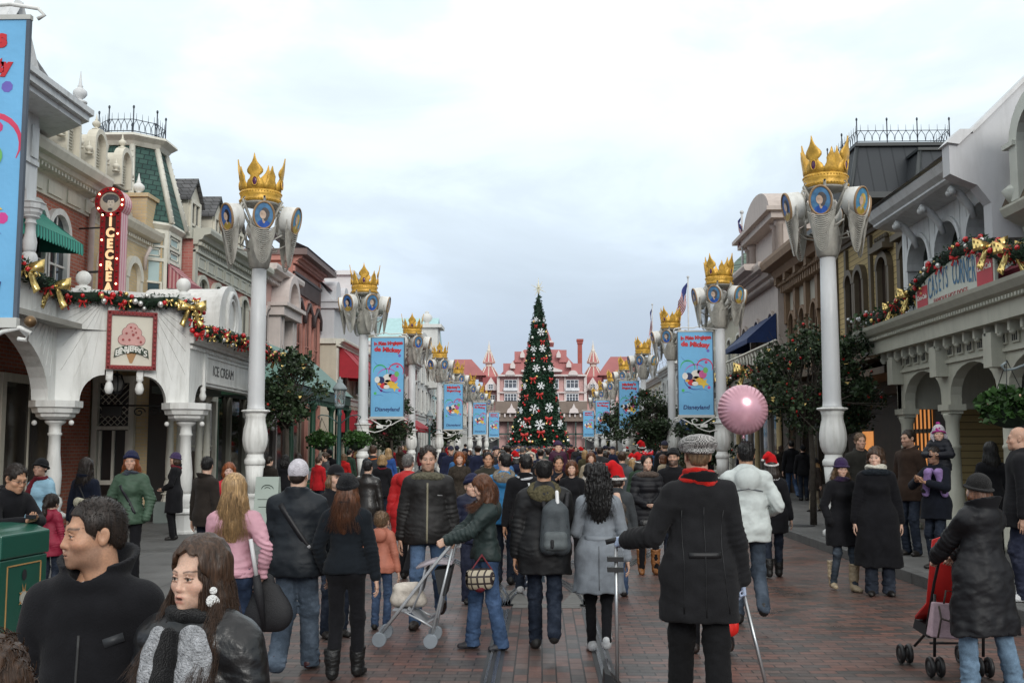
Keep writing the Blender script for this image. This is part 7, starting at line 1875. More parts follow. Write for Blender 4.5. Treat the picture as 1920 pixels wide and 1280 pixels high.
pn=mb.build('board',mat('sign_board_cream',(.50,.52,.46),rough=.5,var=.05),nb)
mb=MB();REDP=mat('sign_red_panel',(.46,.03,.045),rough=.5,var=.1)
for(a,b,z1)in((ua+.06,ua+.66,4.88),(ub-.62,ub-.10,4.72)):fs.box(mb,a,b,4.32,z1,.052,.06)
mb.build('red_panel',REDP,nb)
mb=MB();DV=-fs.d
cm=(ua+.66+ub-.62)/2
mb.mat(mat('sign_blue_letters',(.05,.16,.30),rough=.5))
txt='CASEYS CORNER';wid=(ub-.66)-(ua+.70)
for k,ch_ in enumerate(txt):
 if ch_==' ':continue
 f=(k+.5)/len(txt);u=(ub-.66)-wid*f;zt_=4.74+.22*math.sin(math.pi*((u-ua)/(ub-ua))*.86+.42)-.05;zl=4.40+.10*math.sin(math.pi*f)
 text_geo(mb,ch_,fs.p(u,(zt_+zl)/2,.055),DV,(0,0,1),(zt_-zl)*1.36,.002,sx=.42)
mb.mat(mat('sign_red_letters',(.42,.05,.05),rough=.5));text_geo(mb,'FAMOUS HOT DOGS',fs.p(cm+.05,4.365,.055),DV,(0,0,1),.13,.002,sx=1.25)
mb.mat(WTX)
for u,z,s in((ua+.36,4.62,.20),(ub-.36,4.52,.18)):text_geo(mb,'Coca-Cola',fs.p(u,z,.064),DV,Vector((0,0,1)),s*.62,.002,shear=.3,sx=1.0,off=.003)
mb.build('lettering',None,nb)
g1=[(7.15,23.1,4.42),(7.12,22.2,4.50),(7.1,21.2,4.55),(7.1,20.3,4.68),(7.1,19.4,4.94),(7.1,18.3,5.08),(7.1,17.2,5.02),(7.1,16.4,4.74),(7.1,15.4,4.62),(7.1,13.6,4.6)]
garland([Vector(p)for p in g1],'evergreen garland with red baubles and large gold bows over the canopy name board',.19,41,bows=((.16,.22),(.27,.26),(.66,.27),(.74,.27)),bauble=9)
fp=empty('flower_ball',(7.25,22.9,4.32),'round pot of white and red flowers on the tip of the canopy','flowers')
r=np.random.default_rng(3);mb=MB();pp=[(7.22+v[0]*.28,23.3+v[1]*.28,4.45+abs(v[2])*.2)for v in r.normal(size=(160,3))*.6];leaves(mb,pp,.10,r);mb.build('foliage',leaf_mat('leaf_basket',(.03,.075,.016)),fp)
mb=MB();mb.mat(mat('flower_white',(.7,.7,.72),rough=.6))
for q in pp[:46]:mb.ball(q,.034,6,5)
mb.mat(REDB());[mb.ball((7.15+r.normal()*.05,23.2+r.normal()*.1,4.62),.05,6,5)for _ in range(4)];mb.build('blossoms',None,fp)
# ---- yellow clapboard house with mansard tower
BRN=mat('brown_trim',(.11,.085,.055),rough=.6,var=.2);YT_=mat('yellow_trim',(.42,.32,.17),rough=.6,var=.1)
hy=empty('clapboard_house',(9.0,28,.147),'yellow clapboard house with dark metal mansard roof and iron cresting','building')
mass(hy,9.0,16,23.5,32.6,.1,7.6,YCL());f2=facr(9.0,23.5,32.6)
mb=MB();f2.cornice(mb,-.2,9.1,CPROF(7.55,.4,.35));
for y in(24.0,26.6,28.9,31.2,32.3):f2.box(mb,y-23.5-.10,y-23.5+.10,3.9,7.5,.002,.09)
f2.box(mb,0,9.1,3.75,3.95,.002,.15);mb.build('brown_trim',BRN,hy)
for(a,b)in((2.05,2.8),(3.85,4.6),(6.0,6.65),(6.95,7.55)):window(f2,hy,a,b,4.3,6.7,BRN,arch=.3,trim=.16,w=.14,mull=(1,1),glass=glass_mat('brown_pane',(.02,.012,.01)))
mb=MB();
for(a,b)in((1.8,3.0),(3.6,4.8)):f2.box(mb,a,b,6.85,7.0,.002,.3);f2.box(mb,a+.1,b-.1,7.0,7.12,.002,.2);[mb.ball(f2.p(a+.2+k*.2,7.2,.12),.08,7,5)for k in range(5)]
mb.build('window_hood',BRN,hy)
MAN=stripe_mat('dark_metal_mansard',(.016,.019,.023),(.032,.036,.041),.33,'x',.12,rough=.75);MAN2=stripe_mat('dark_metal_side',(.014,.017,.020),(.034,.038,.042),.16,'y',.25,rough=.75)
def frustum(mb,x0,x1,y0,y1,z0,X0,X1,Y0,Y1,z1):
 v=[(x0,y0,z0),(x1,y0,z0),(x1,y1,z0),(x0,y1,z0),(X0,Y0,z1),(X1,Y0,z1),(X1,Y1,z1),(X0,Y1,z1)];return v
v=frustum(None,8.0,11.3,27.4,31.4,8.1,8.45,10.9,28.1,31.0,9.75)
mb=MB();mb.add(v,[(0,1,5,4),(4,5,6,7),(1,2,6,5),(2,3,7,6)]);mb.build('roof',MAN,hy);mb=MB();mb.add(v,[(3,0,4,7)]);mb.build('roof_side',MAN2,hy)
v2=frustum(None,9.35,11.6,26.4,28.6,8.1,9.75,11.2,27.1,28.4,9.35);mb=MB();mb.add(v2,[(0,1,5,4),(4,5,6,7),(1,2,6,5)]);mb.build('roof',MAN,hy);mb=MB();mb.add(v2,[(3,0,4,7)]);mb.build('roof_side',MAN2,hy)
mb=MB();mb.box(8.38,10.98,28.0,31.1,9.75,9.84);mb.box(9.68,11.28,27.02,27.99,9.35,9.42);mb.box(7.85,11.9,26.3,31.5,7.95,8.1)
for p,q in(((8.0,27.4,8.1),(8.45,28.1,9.75)),((9.35,26.4,8.1),(9.75,27.1,9.35))):mb.tube([p,q],.06,6)
mb.build('roof_trim',mat('dark_lead',(.035,.04,.042),rough=.5),hy)
mb=MB();cresting(mb,[(8.45,28.08,9.84),(9.25,28.08,9.84),(10.05,28.08,9.84),(10.9,28.08,9.84),(10.9,31,9.84),(8.45,31,9.84),(8.45,29.5,9.84)],.62,.2);mb.build('cresting',mat('crest_iron',(.035,.045,.06),rough=.5),hy)
WARM=mat('lit_shop_window',(.6,.25,.08),rough=.4,var=.6,vscale=3,emit=(1,.38,.10),estr=.55)
mb=MB();f2.box(mb,0,9.1,.15,3.75,.003,.05);mb.build('shop_front',mat('dark_timber',(.035,.022,.014),rough=.6,var=.3),hy)
mb=MB();f2.box(mb,1.2,2.6,.9,2.95,.06,.07);f2.box(mb,5.6,6.6,.9,2.2,.06,.07);mb.build('lit_window',WARM,hy)
mb=MB()
for k in range(6):f2.box(mb,1.2+k*.26,1.26+k*.26,.9,2.95,.071,.10)
f2.box(mb,1.2,2.6,2.1,2.2,.071,.10);f2.box(mb,0,9.1,3.1,3.7,.055,.35);f2.box(mb,-.1,9.1,3.75,3.95,.16,1.6);f2.box(mb,0,9.1,3.4,3.55,.36,1.5);mb.build('timber_trim',mat('brown_beam',(.10,.065,.035),rough=.6,var=.3),hy)
bal=empty('balcony',(7.6,38,3.9),'long balcony with scrolled railing on the right row behind the big evergreen','balcony')
mb=MB();mb.box(7.2,9.0,33,47.5,3.9,4.15);mb.box(7.1,7.2,33,47.5,3.98,4.2);mb.build('slab',mat('balcony_grey',(.25,.24,.20),rough=.6,var=.15),bal)
mb=MB();mb.tube([(7.25,33,5.05),(7.25,47.5,5.05)],.04,6)
for k in range(28):y=33.2+k*.52;mb.tube([(7.25,y+.2*math.cos(t),4.6+.38*math.sin(t))for t in np.linspace(0,2*math.pi,11)[:-1]],.025,4,closed=True)
mb.build('railing',IV,bal)
for y in(34,37.5,41,44.5):
 mb=MB();mb.lathe([(0,.16),(.3,.14),(.35,.09),(3.4,.085),(3.5,.16),(3.75,.2)],12,(7.5,y,.147));mb.build('column',YT_,bal)
garland([Vector((7.1,y,z))for y,z in((33.5,4.4),(36,4.2),(38,4.55),(40.5,4.2),(42.5,4.5),(45,4.2),(47,4.5))],'evergreen garland with gold and red along the balcony of the right row',.22,42,bows=((.25,.5),(.55,.5)),dens=260,bauble=7)
BRW=mat('brown_render',(.22,.14,.085),rough=.7,var=.15,dirt=.3);BPN=mat('grey_beige_panel',(.40,.37,.31),rough=.7,var=.08)
h,f=house('arched_house','brown and beige house with pointed brown arches behind the right post',1,9.0,32.6,38.8,8.2,BPN,BRW,1,4,low=3.8,corn=.9,arch=.55,glass=glass_mat('brown_pane',(.02,.012,.01)),lowm=mat('dark_timber',(.035,.022,.014),rough=.6))
mb=MB();
for k in range(5):u=min(k*1.5,5.9);f.box(mb,u,u+.3,6.2,7.6,.004,.16);f.outline(mb,[(u,7.6),(u+.3,7.6),(u+.3,7.9),(u,7.9)],.004,.5)
for k in range(20):u=.1+k*.3;f.box(mb,u,u+.12,7.3,7.7,.004,.35)
mb.build('brackets',BRW,h)
ORN=mat('blush_stone',(.47,.40,.36),rough=.65,var=.08,dirt=.3)
h,f=house('ornate_house','blush stone house with barrel pediment and stepped cornices right of the street',1,8.7,38.8,46.6,8.3,ORN,ORN,1,3,low=3.9,corn=.7,arch=.5,hood=True)
mb=MB();mb.box(9.0,13,39.3,45.5,8.3,10.2);mb.box(8.5,13,39.0,45.8,10.2,10.45);mb.box(8.3,13,38.8,46,10.45,10.6)
pr=[(42.4+2.6*math.cos(t),10.6+1.15*math.sin(t))for t in np.linspace(0,math.pi,16)];mb.prism([(8.6,y,z)for y,z in pr],(5,0,0));f.cornice(mb,1.0,6.8,CPROF(8.0,.6,1.1))
for y in(39.5,40.2,44.6,45.3):mb.lathe([(0,.2),(1.7,.17),(1.75,.25),(1.9,.26)],10,(8.95,y,8.3))
mb.build('attic_storey',ORN,h)
awning(f,h,.6,5.6,6.7,5.75,1.1,mat('navy_awning',(.008,.028,.11),rough=.65,var=.2),val=.2,scal=20)
DOME=brick_mat('green_dome_scales',(.13,.19,.15),(.17,.23,.185),(.07,.09,.075),.3,.3,.03,horiz='sum',var=.15,offset=.5)
h,f=house('domed_house','cream house with grey green faceted dome behind the second right crown',1,8.9,46.6,56,8.0,mat('cream_shade',(.46,.43,.34),rough=.7,var=.1,dirt=.3),IV,1,4,low=3.9)
mb=MB();cx,cy=10.2,51.0;rings=[(8.4,1.9),(9.2,1.75),(10.0,1.40),(10.7,.85),(11.1,.40)];vs=[];fc_=[]
for z,r_ in rings:
 for k in range(8):vs.append((cx+r_*math.cos(k*math.pi/4+.39),cy+r_*math.sin(k*math.pi/4+.39),z))
for i in range(4):
 for k in range(8):fc_.append((i*8+k,i*8+(k+1)%8,i*8+8+(k+1)%8,i*8+8+k))
mb.add(vs,fc_+[tuple(range(32,40))]);mb.build('dome',DOME,h)
mb=MB();mb.lathe([(7.9,2.05),(8.2,2.1),(8.4,2.0)],8,(cx,cy,0),smooth=False,rot=.39);mb.box(8.9,9.6,50,52,9.2,9.9);mb.lathe([(0,.8),(.3,.8)],14,(9.1,51,9.6));mb.build('dome_trim',IV,h)
house('shop_house','cream shop house with white trim under the third right crown',1,8.6,56,64,6.6,IV,LW,1,4,low_aw=mat('blue_awning_far',(.02,.05,.16)))
h,f=house('gazebo_house','pale shop house with low dark green hipped roof and flagpole in the right row',1,8.4,64,74,6.8,LW,LW,2,4)
mb=MB();mb.add([(8.0,65,8.0),(8.0,72,8.0),(13,72,8.0),(13,65,8.0),(9.6,68.5,9.2),(11,68.5,9.2)],[(0,1,4),(1,2,5,4),(2,3,5),(3,0,4,5)]);mb.build('roof',mat('dark_green_roof',(.03,.06,.05),rough=.6),h);mb=MB();mb.box(8.4,12.6,65.4,71.6,6.8,8.0);mb.build('upper_wall',LW,h)
house('shop_house','buff shop house of the far right row with red awning',1,8.4,74,86,6.6,BW,LW,2,5,low_aw=REDA)
house('shop_house','far white shop house of the right row beside the pink hotel',1,8.5,86,102,6.4,LW,IV,2,5)
house('shop_house','last tan shop house of the right row',1,8.7,102,122,6.2,TN,LW,2,6)
# ---- flags
def flag(px,py0,py1,Y,tilt,label):
 a=P(px,py1,Y);b=P(px,py0,Y);root=empty('flag',a,label,'flag','striped flags above the right row');H=b.z-a.z
 mb=MB();mb.tube([a-Vector((0,0,H*2.0)),b+Vector((0,0,H*.12))],.05,6);mb.ball(b+Vector((0,0,H*.14)),.09,6,5);mb.build('pole',mat('flag_pole',(.5,.5,.5)),root)
 L=H*.62;nst=13;n=9
 for m_,sel in((mat('flag_red',(.40,.03,.05),rough=.8),0),(mat('flag_white',(.62,.62,.63),rough=.8),1)):
  mb=MB()
  for s in range(nst):
   if s%2!=sel:continue
   rows=[]
   for e in(s,s+1):
    row=[]
    for i in range(n):
     f=i/(n-1);d=e/nst;x=-f*L*.55*tilt-d*.02;z=-d*H*.62-f*L*.95;row.append(Vector((b.x+x-.1*math.sin(f*5+d*2),b.y+.22*math.sin(f*7+d*3),b.z+z)))
    rows.append(row)
   mb.sheet(rows,th=.01)
  mb.build('red_stripes' if sel==0 else 'white_stripes',m_,root)
 mb=MB();rows=[]
 for e in range(4):
  row=[]
  for i in range(5):
   f=i/(n-1);d=e*7/3/nst;row.append(Vector((b.x-f*L*.55*tilt-d*.02-.1*math.sin(f*5+d*2),b.y+.22*math.sin(f*7+d*3)-.03,b.z-d*H*.62-f*L*.95)))
  rows.append(row)
 mb.sheet(rows,th=.01);mb.build('blue_canton',mat('flag_blue',(.03,.04,.16),rough=.8),root)
flag(1290,528,590,66,1.0,'striped flag on the tallest pole between the second and third right crowns')
flag(1223,577,622,92,.35,'farthest striped flag hanging limp left of the third right crown')
flag(1391,405,455,45,.35,'striped flag just left of the barrel pediment')
# ============== THE PINK HOTEL AND BARE TREES
YH=215.0
ho=empty('hotel',(P(1015,836,YH).x,YH,0),'large pink hotel with red roofs, turrets and a tall brick chimney closing the street','building')
def hq(px,py,dy=0):q=P(px,py,YH);return Vector((q.x,YH+dy,q.z))
HP=mat('hotel_pink',(.60,.37,.35),rough=.7,var=.06,vscale=.3);HR=mat('hotel_red_roof',(.46,.17,.165),rough=.6,var=.12,vscale=.5);HW=mat('hotel_white_trim',(.68,.60,.58),rough=.6,var=.05);HB=mat('hotel_brown_base',(.22,.17,.14),rough=.7,var=.2,vscale=.5);HG=glass_mat('hotel_glass',(.07,.08,.10));HRD=mat('hotel_deep_red',(.30,.07,.075),rough=.6,var=.15,vscale=.4)
def hbox(mb,a,b,c,d,w0,w1):
 p,q=hq(a,d),hq(b,c);mb.box(p.x,q.x,YH+w0,YH+w1,p.z,q.z)
def hpoly(mb,pts,w0,w1):mb.prism([hq(a,b,w0)for a,b in pts],(0,w1-w0,0))
mb=MB();hbox(mb,935,1097,704,840,0,25);hbox(mb,840,935.1,722,840,3,22);hbox(mb,1096.9,1200,722,840,3,22);mb.build('wall',HP,ho)
mb=MB();hbox(mb,930,1100,753,775,-3,0);hbox(mb,850,1190,775,790,-2.5,3);mb.build('porch_roof',HB,ho)
mb=MB()
for k in range(34):a=856+k*10;hbox(mb,a,a+3,776,782,-2.9,-2.5)
for a in(960,1075):hpoly(mb,[(a-9,775),(a-7,768),(a-3,765),(a,757),(a+3,765),(a+7,768),(a+9,775)],-3.6,-3)
mb.build('porch_ornament',HW,ho)
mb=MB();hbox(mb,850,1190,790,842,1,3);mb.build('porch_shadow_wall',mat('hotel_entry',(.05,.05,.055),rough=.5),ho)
mb=MB()
for k in range(18):a=862+k*18;hbox(mb,a,a+2.2,790,842,-2,-1)
hbox(mb,850,1190,812,815,-2,-1.5);mb.build('porch_post',mat('hotel_green_post',(.04,.07,.06),rough=.5),ho)
mb=MB();hpoly(mb,[(935,706),(1098,706),(1050,656),(983,656)],-1,14);hpoly(mb,[(991,640),(1036,640),(1024,610),(1016,590),(1013,580),(1010,590),(1003,610)],2,10);hpoly(mb,[(998,660),(1030,660),(1028,636),(1000,636)],2,10)
for a,b,c,d in((965,978,660,680),(1048,1062,657,680),(944,958,682,702),(1070,1090,682,702)):hbox(mb,a,b,c,d,-1.5,6)
mb.build('roof',HR,ho)
for(a,b,w)in((980,672,4),(1047,672,4),(962,692,4.5),(1066,690,4.5)):mb=MB();hpoly(mb,[(a-w,b),(a-w,b-6),(a,b-14),(a+w,b-6),(a+w,b)],-2.6,-1.4);mb.build('dormer',HW,ho)
mb=MB()
hbox(mb,934,1098,702.5,706,-1.6,0);hbox(mb,934,1098,734.5,737,-.8,0);hbox(mb,934,1098,751,753.5,-.9,0);hbox(mb,932,937,706,753,-.6,0);hbox(mb,1095,1100,706,753,-.6,0);hbox(mb,970,973,706,753,-.5,0);hbox(mb,1058,1061,706,753,-.5,0)
hpoly(mb,[(988,641),(1039,641),(1035,637),(992,637)],1,11)
for s in(935,1098):pass
for a in(957,1074):hpoly(mb,[(a-9,704)]+[(a-9*math.cos(t),704-9*math.sin(t))for t in np.linspace(0,math.pi,12)]+[(a+9,704)],-1.9,-1.0)
hpoly(mb,[(978,698),(1054,698),(1054,695),(1016,684),(978,695)],-2.2,-1.0);mb.build('trim',HW,ho)
def hwin(a,b,c,d,n=3,w=-.4):
 mb=MB()
 for k in range(n+1):u=a+(b-a)*k/n;hbox(mb,u-.55,u+.55,c,d,w-.25,w+.4)
 hbox(mb,a-1,b+1,c-1.2,c,w-.3,w+.4);hbox(mb,a-1,b+1,d,d+1.5,w-.5,w+.4);hbox(mb,a,b,c+(d-c)*.38,c+(d-c)*.38+.8,w-.2,w+.4)
 o=mb.build('window',mat('hotel_window_white',(.70,.71,.74),rough=.5),ho);mb=MB();hbox(mb,a,b,c,d,w+.05,w+.4);mb.build('pane',HG,o)
for a in(946.5,1062):hwin(a,a+22,713,727,3);hwin(a,a+22,739,751,4)
for a in(946.5,1062):
 mb=MB();hbox(mb,a-2,a+24,727,733,-1.2,-.3);mb.build('balcony',mat('hotel_window_white',(.70,.71,.74),rough=.5),ho)
hwin(985,1047,712,728,6);hwin(985,1047,739,751,6)
mb=MB();hpoly(mb,[(850,702),(910,702),(883,672),(850,672)],2,16);hpoly(mb,[(1122,702),(1200,702),(1200,667),(1146,667)],2,16);mb.build('roof',HR,ho)
for a in(904,1097.5):mb=MB();hbox(mb,a,a+32,706,733,2.4,3.0);mb.build('side_roof',HRD,ho)
for a in(920,1112):
 mb=MB();hpoly(mb,[(a-11,731),(a-11,722),(a-7,717),(a,706),(a+7,717),(a+11,722),(a+11,731)],1.2,2.4);mb.build('gable',HW,ho);hwin(a-4,a+4,720,729,2,1.0);hwin(a-7,a+7,740,750,3,2.6)
for a in(914,1115):
 c=hq(a,700,6);sc_=YH/2000
 mb=MB();pr=[(704,19),(682,8)];v=lambda py:hq(a,py).z
 mb.lathe([(v(703)-1,20*sc_),(v(703),20*sc_),(v(684),8*sc_),(v(683),7*sc_)],8,(c.x,c.y,0),smooth=False);mb.lathe([(v(677),11.5*sc_),(v(675),11.5*sc_),(v(655),4*sc_)],8,(c.x,c.y,0),smooth=False);mb.build('turret_roof',HR,ho)
 mb=MB();mb.lathe([(v(684),6.5*sc_),(v(677),6.5*sc_),(v(676.5),12*sc_),(v(675.5),12*sc_)],8,(c.x,c.y,0),smooth=False);mb.lathe([(v(655),4*sc_),(v(652),4*sc_),(v(648),2.2*sc_),(v(644),2.4*sc_),(v(640),.9*sc_),(v(632),.2*sc_)],8,(c.x,c.y,0))
 for k in range(8):t=k*math.pi/4;mb.tube([(c.x+11.7*sc_*math.cos(t),c.y+11.7*sc_*math.sin(t),v(675)),(c.x+4*sc_*math.cos(t),c.y+4*sc_*math.sin(t),v(655))],.13,4);mb.tube([(c.x+20*sc_*math.cos(t),c.y+20*sc_*math.sin(t),v(703)),(c.x+8*sc_*math.cos(t),c.y+8*sc_*math.sin(t),v(684))],.13,4)
 mb.build('turret_trim',mat('hotel_cream_white',(.70,.66,.58),rough=.5),ho)
mb=MB();hbox(mb,1085.5,1093.5,638,700,6,7.4);hbox(mb,1083,1096,630,634,5.6,7.8);hbox(mb,1084.3,1094.8,634,639,5.8,7.6);mb.build('chimney',mat('hotel_chimney',(.34,.09,.07),rough=.7,var=.15,vscale=.5),ho)
def bare_tree(px,py_top,Y,label,seed,spread=1.0):
 r=random.Random(seed);b=P(px,836,Y);b.z=0;top=P(px,py_top,Y).z;root=empty('bare_tree',b,label,'tree','bare winter trees near the hotel');mb=MB()
 def grow(p,d,L,w,dep):
  q=p+d*L;mb.tube([p,(p+q)/2+Vector((r.gauss(0,.04),r.gauss(0,.04),0))*L,q],[w,w*.8,w*.6],5 if dep<2 else 3,cap=False)
  if dep>=5:return
  for k in range(3 if dep<4 else 2):nd_=(d+Vector((r.gauss(0,.5),r.gauss(0,.5),r.gauss(.12,.25)))*spread).normalized();grow(q,nd_,L*r.uniform(.62,.82),w*.58,dep+1)
 H=top;grow(b,Vector((0,0,1)),H*.27,H*.016,0);mb.build('trunk',mat('bare_twigs',(.075,.055,.05),rough=.9,var=.3),root)
bare_tree(1138,655,185,'bare tree rising beside the right turret of the hotel',3)
bare_tree(885,752,150,'low bare reddish tree left of the tall Christmas tree',4,1.2)
bare_tree(1155,700,160,'bare tree between the right row and the hotel',6)
bare_tree(1225,640,170,'bare tree over the right roofs',8)
bare_tree(900,765,148,'small bare bush left of the tall Christmas tree base',9,1.3)
# ============== THE PEOPLE IN FRONT
PPL={}
def put(key,px,ytop,Y,rz,label,extra=.015,**kw):
 q=P(px,ytop,Y);g=0.0 if KERB_L<q.x<KERB_R else .147
 H=kw.pop('H',None)or(q.z-g-extra)
 info=make_person((q.x,Y,g),H,R(rz),label,**kw);PPL[key]=info;return info
J=lambda key,col,kind='wool',**k:dict(key=key,col=col,kind=kind,**k)
T=lambda key,col,cut='straight',kind='denim':dict(key=key,col=col,cut=cut,kind=kind)
BLK=(.011,.011,.013);NVY=(.011,.014,.026);CHR=(.022,.023,.026)
DJ,MJ,LJ=T('dark_jeans',(.016,.022,.036)),T('mid_jeans',(.045,.075,.14)),T('light_jeans',(.12,.18,.27));BT=T('black_trousers',(.010,.010,.012),'straight','wool');BS=T('black_slim',(.010,.010,.012),'slim','wool')
WALK=((-.09,.26,.10),(.09,-.14,0));WALK2=((-.09,-.16,0),(.09,.24,.08));STEP=((-.08,-.14,0),(.08,.12,.02))
put('duffel',182,930,3.5,2,'young man with cropped black hair and stubble in black duffel coat, face turned left',extra=.01,sex='m',skin='tan',hair='crop',hcol='dark',stubble=.40,lod=0,head=(-56,2),build=.95,collar_open=True,seed=3,jacket=J('duffel_black',BLK,hem=.72,bulk=.026,collar='wide',strips=[([(.0,z)for z in np.linspace(.80,1.30,12)],.008,(.03,.03,.03),'zip'),([(-.10,1.10),(-.02,1.09)],.03,(.03,.032,.036),'toggle_tab'),([(.05,1.10),(.13,1.11)],.03,(.03,.032,.036),'toggle_tab'),([(.09,.995),(.15,.985)],.006,(.25,.25,.24),'toggle'),([(.08,1.27),(.14,1.29)],.03,(.03,.032,.036),'toggle_tab')]),trousers=DJ)
m=PPL['duffel']
mb=MB();t_=m['U']((0,-.062,1.425));mb.ball(t_,(.05,.025,.05),10,8);o=mb.build('white_shirt',mat('tshirt_white',(.6,.6,.6),rough=.8));o.parent=m['root']
put('leather',378,1000,3.30,-16,'young woman with long brown hair, silver disc earrings and black leather jacket',extra=.022,sex='f',skin='light',hair='wavy',hcol='brown',hlen=.46,nstr=3000,brow='dark',lod=0,head=(-8,2),open_mouth=True,makeup=.8,seed=5,build=1.22,jacket=J('leather_black',(.007,.007,.008),'leather',hem=.86,bulk=.034,collar='hood',wr=.008,strips=[([(-.025,z)for z in np.linspace(.9,1.30,12)],.014,(.10,.10,.10),'zip'),([(.06,1.22),(.10,1.215),(.14,1.21)],.045,(.016,.016,.018),'pocket_flap'),([(.07,1.215),(.082,1.214)],.012,(.3,.3,.3),'stud'),([(.125,1.208),(.137,1.207)],.012,(.3,.3,.3),'stud')]),scarf=[dict(key='white_print',col=(.42,.43,.45),kind='fur',tails=((-.075,.42),(.075,.40),(.045,.38))),dict(key='black_knit',col=(.008,.008,.009),tails=((-.02,.45),))])
m=PPL['leather'];mb=MB()
for(dx,dy,dz,r_)in((.101,-.036,-.044,.0135),(.100,-.040,-.080,.022),(.104,-.034,-.084,.019)):mb.ball(m['toB'](np.array((dx,dy,dz))),(r_,.004,r_),14,8,Matrix.Rotation(R(35),3,'Z'))
o=mb.build('earring',mat('earring_silver',(.78,.78,.76),rough=.3,metal=.4,bump=.5,bscale=200));o.parent=m['root']
put('corner',-22,1188,2.05,172,'person seen from behind at the bottom left corner, only dark brown hair in view',sex='f',hair='bob',hcol='brown',lod=1,jacket=J('black',BLK))
put('glasses',10,864,9.25,62,'man in glasses and dark suit leaning over the green bin with a phone',sex='m',skin='tan',hair='short',hcol='dark',lod=1,glasses=True,lean=.26,head=(0,18),headk=1.12,arms=((-.06,-.42,1.18),(.02,-.46,1.20)),hands=('grip','pinch'),jacket=J('suit',(.010,.010,.012),collar='fold'),trousers=BT)
q=to_world(PPL['glasses'],PPL['glasses']['hand'][1][0]);ph=MB();ph.box(q.x-.03,q.x+.06,q.y-.06,q.y-.045,q.z+.0,q.z+.035);tag(ph.build('phone',mat('phone_black',(.01,.01,.012),rough=.2),bevel=.004),'small black phone held by the man in glasses above the green bin','phone')
put('skyblue',78,856,12.6,-18,'woman in light blue jacket with dark red scarf and black hat beside the porch column',sex='f',skin='fair',hair='short',hcol='dark',hat='cloche',hat_col=BLK,hat_key='black_knit_hat',lod=1,head=(8,-6),jacket=J('sky',(.30,.50,.62),'nylon',hem=.82,collar='hood',wr=.010),scarf=dict(key='wine',col=(.16,.008,.018),tails=((-.06,.42),)),trousers=BT,extra=.03)
put('redchild',97,924,11.7,172,'child in dark red coat with dark ponytail seen from behind by the green bin',child=True,sex='f',hair='ponytail',hcol='dark',hlen=.22,lod=1,jacket=J('crimson',(.25,.016,.04),'nylon',hem=.72,collar='hood',wr=.010),trousers=DJ)
put('navyback',163,858,13.3,168,'dark haired woman in navy coat with cream shoulder bag at the shop door',sex='f',hair='long',hcol='dark',hlen=.30,lod=1,jacket=J('navy',NVY,hem=.70,collar='fold'),trousers=BT)
put('greenjkt',247,842,12.4,8,'woman in dark green jacket and navy beanie standing with hands in pockets',sex='f',skin='fair',hair='long',hcol='ginger',hlen=.28,hat='beanie',hat_col=(.010,.014,.055),hat_key='navy_beanie',lod=1,arms=('pocket','pocket'),hands=(None,None),jacket=J('green',(.050,.090,.058),'nylon',hem=.84,collar='hood',wr=.012,bulk=.028,strips=[([(-.10+.20*i/8,1.33-.36*i/8)for i in range(9)],.035,(.012,.012,.016),'strap')]),scarf=dict(key='slate',col=(.05,.06,.08)),trousers=BT,extra=.03)
put('purplehat',330,846,19,-82,'woman in purple knit hat and long black coat in profile behind the white porch column',sex='f',skin='light',hair='bob',hcol='brown',hat='cloche',hat_col=(.07,.045,.12),hat_key='violet_hat',lod=2,arms=('belly','belly'),jacket=J('black',BLK,hem=.55,flare=.03),scarf=dict(key='wine',col=(.16,.008,.018)),trousers=BT,extra=.03)
put('brownback',388,855,13.2,148,'man in dark brown jacket with short black hair half turned away near the porch column',sex='m',hair='short',hcol='black',lod=1,head=(38,0),jacket=J('dkbrown',(.026,.021,.018),hem=.78,collar='fold'),trousers=DJ)
put('redhead',430,866,14.0,12,'red haired girl in bright red jacket facing the camera behind the pink jacket woman',sex='f',skin='pale',hair='bob',hcol='ginger',lod=2,jacket=J('bright_red',(.48,.02,.035),'nylon',collar='hood'),trousers=MJ)
put('pink',441,886,8.0,184,'woman in pale pink quilted jacket with long blonde hair seen from behind',extra=.02,sex='f',skin='light',hair='straight',hcol='blonde',hlen=.40,nstr=1100,lod=1,arms=('hip','down'),hands=('relaxed','relaxed'),jacket=J('pink',(.50,.27,.32),'nylon',hem=.93,wr=.014,bulk=.016,collar='stand',strips=[([(x,.955)for x in np.linspace(-.13,.13,9)],.035,(.44,.22,.27),'waistband',False)]),trousers=T('indigo_jeans',(.020,.034,.068),'slim'),feet=STEP,seed=8)
put('whitebeanie',560,861,8.7,178,'man in white beanie and black jacket with a diagonal shoulder strap seen from behind',extra=.02,sex='m',hair='crop',hcol='dark',hat='plain_beanie',hat_col=(.66,.63,.68),hat_key='white_beanie',lod=1,build=1.12,arms=('down','belly'),feet=WALK2,jacket=J('black_teal',(.010,.014,.019),'nylon',hem=.80,bulk=.030,collar='up',wr=.008,strips=[([(.12-.30*i/10,1.40-.42*i/10)for i in range(11)],.045,(.007,.007,.009),'strap',False),([(-.13,1.06),(-.15,1.03)],.03,(.35,.35,.36),'buckle',False,.009)]),trousers=T('grey_jeans',(.060,.082,.112),'baggy'),shoes=dict(col=(.04,.012,.014)),seed=9)
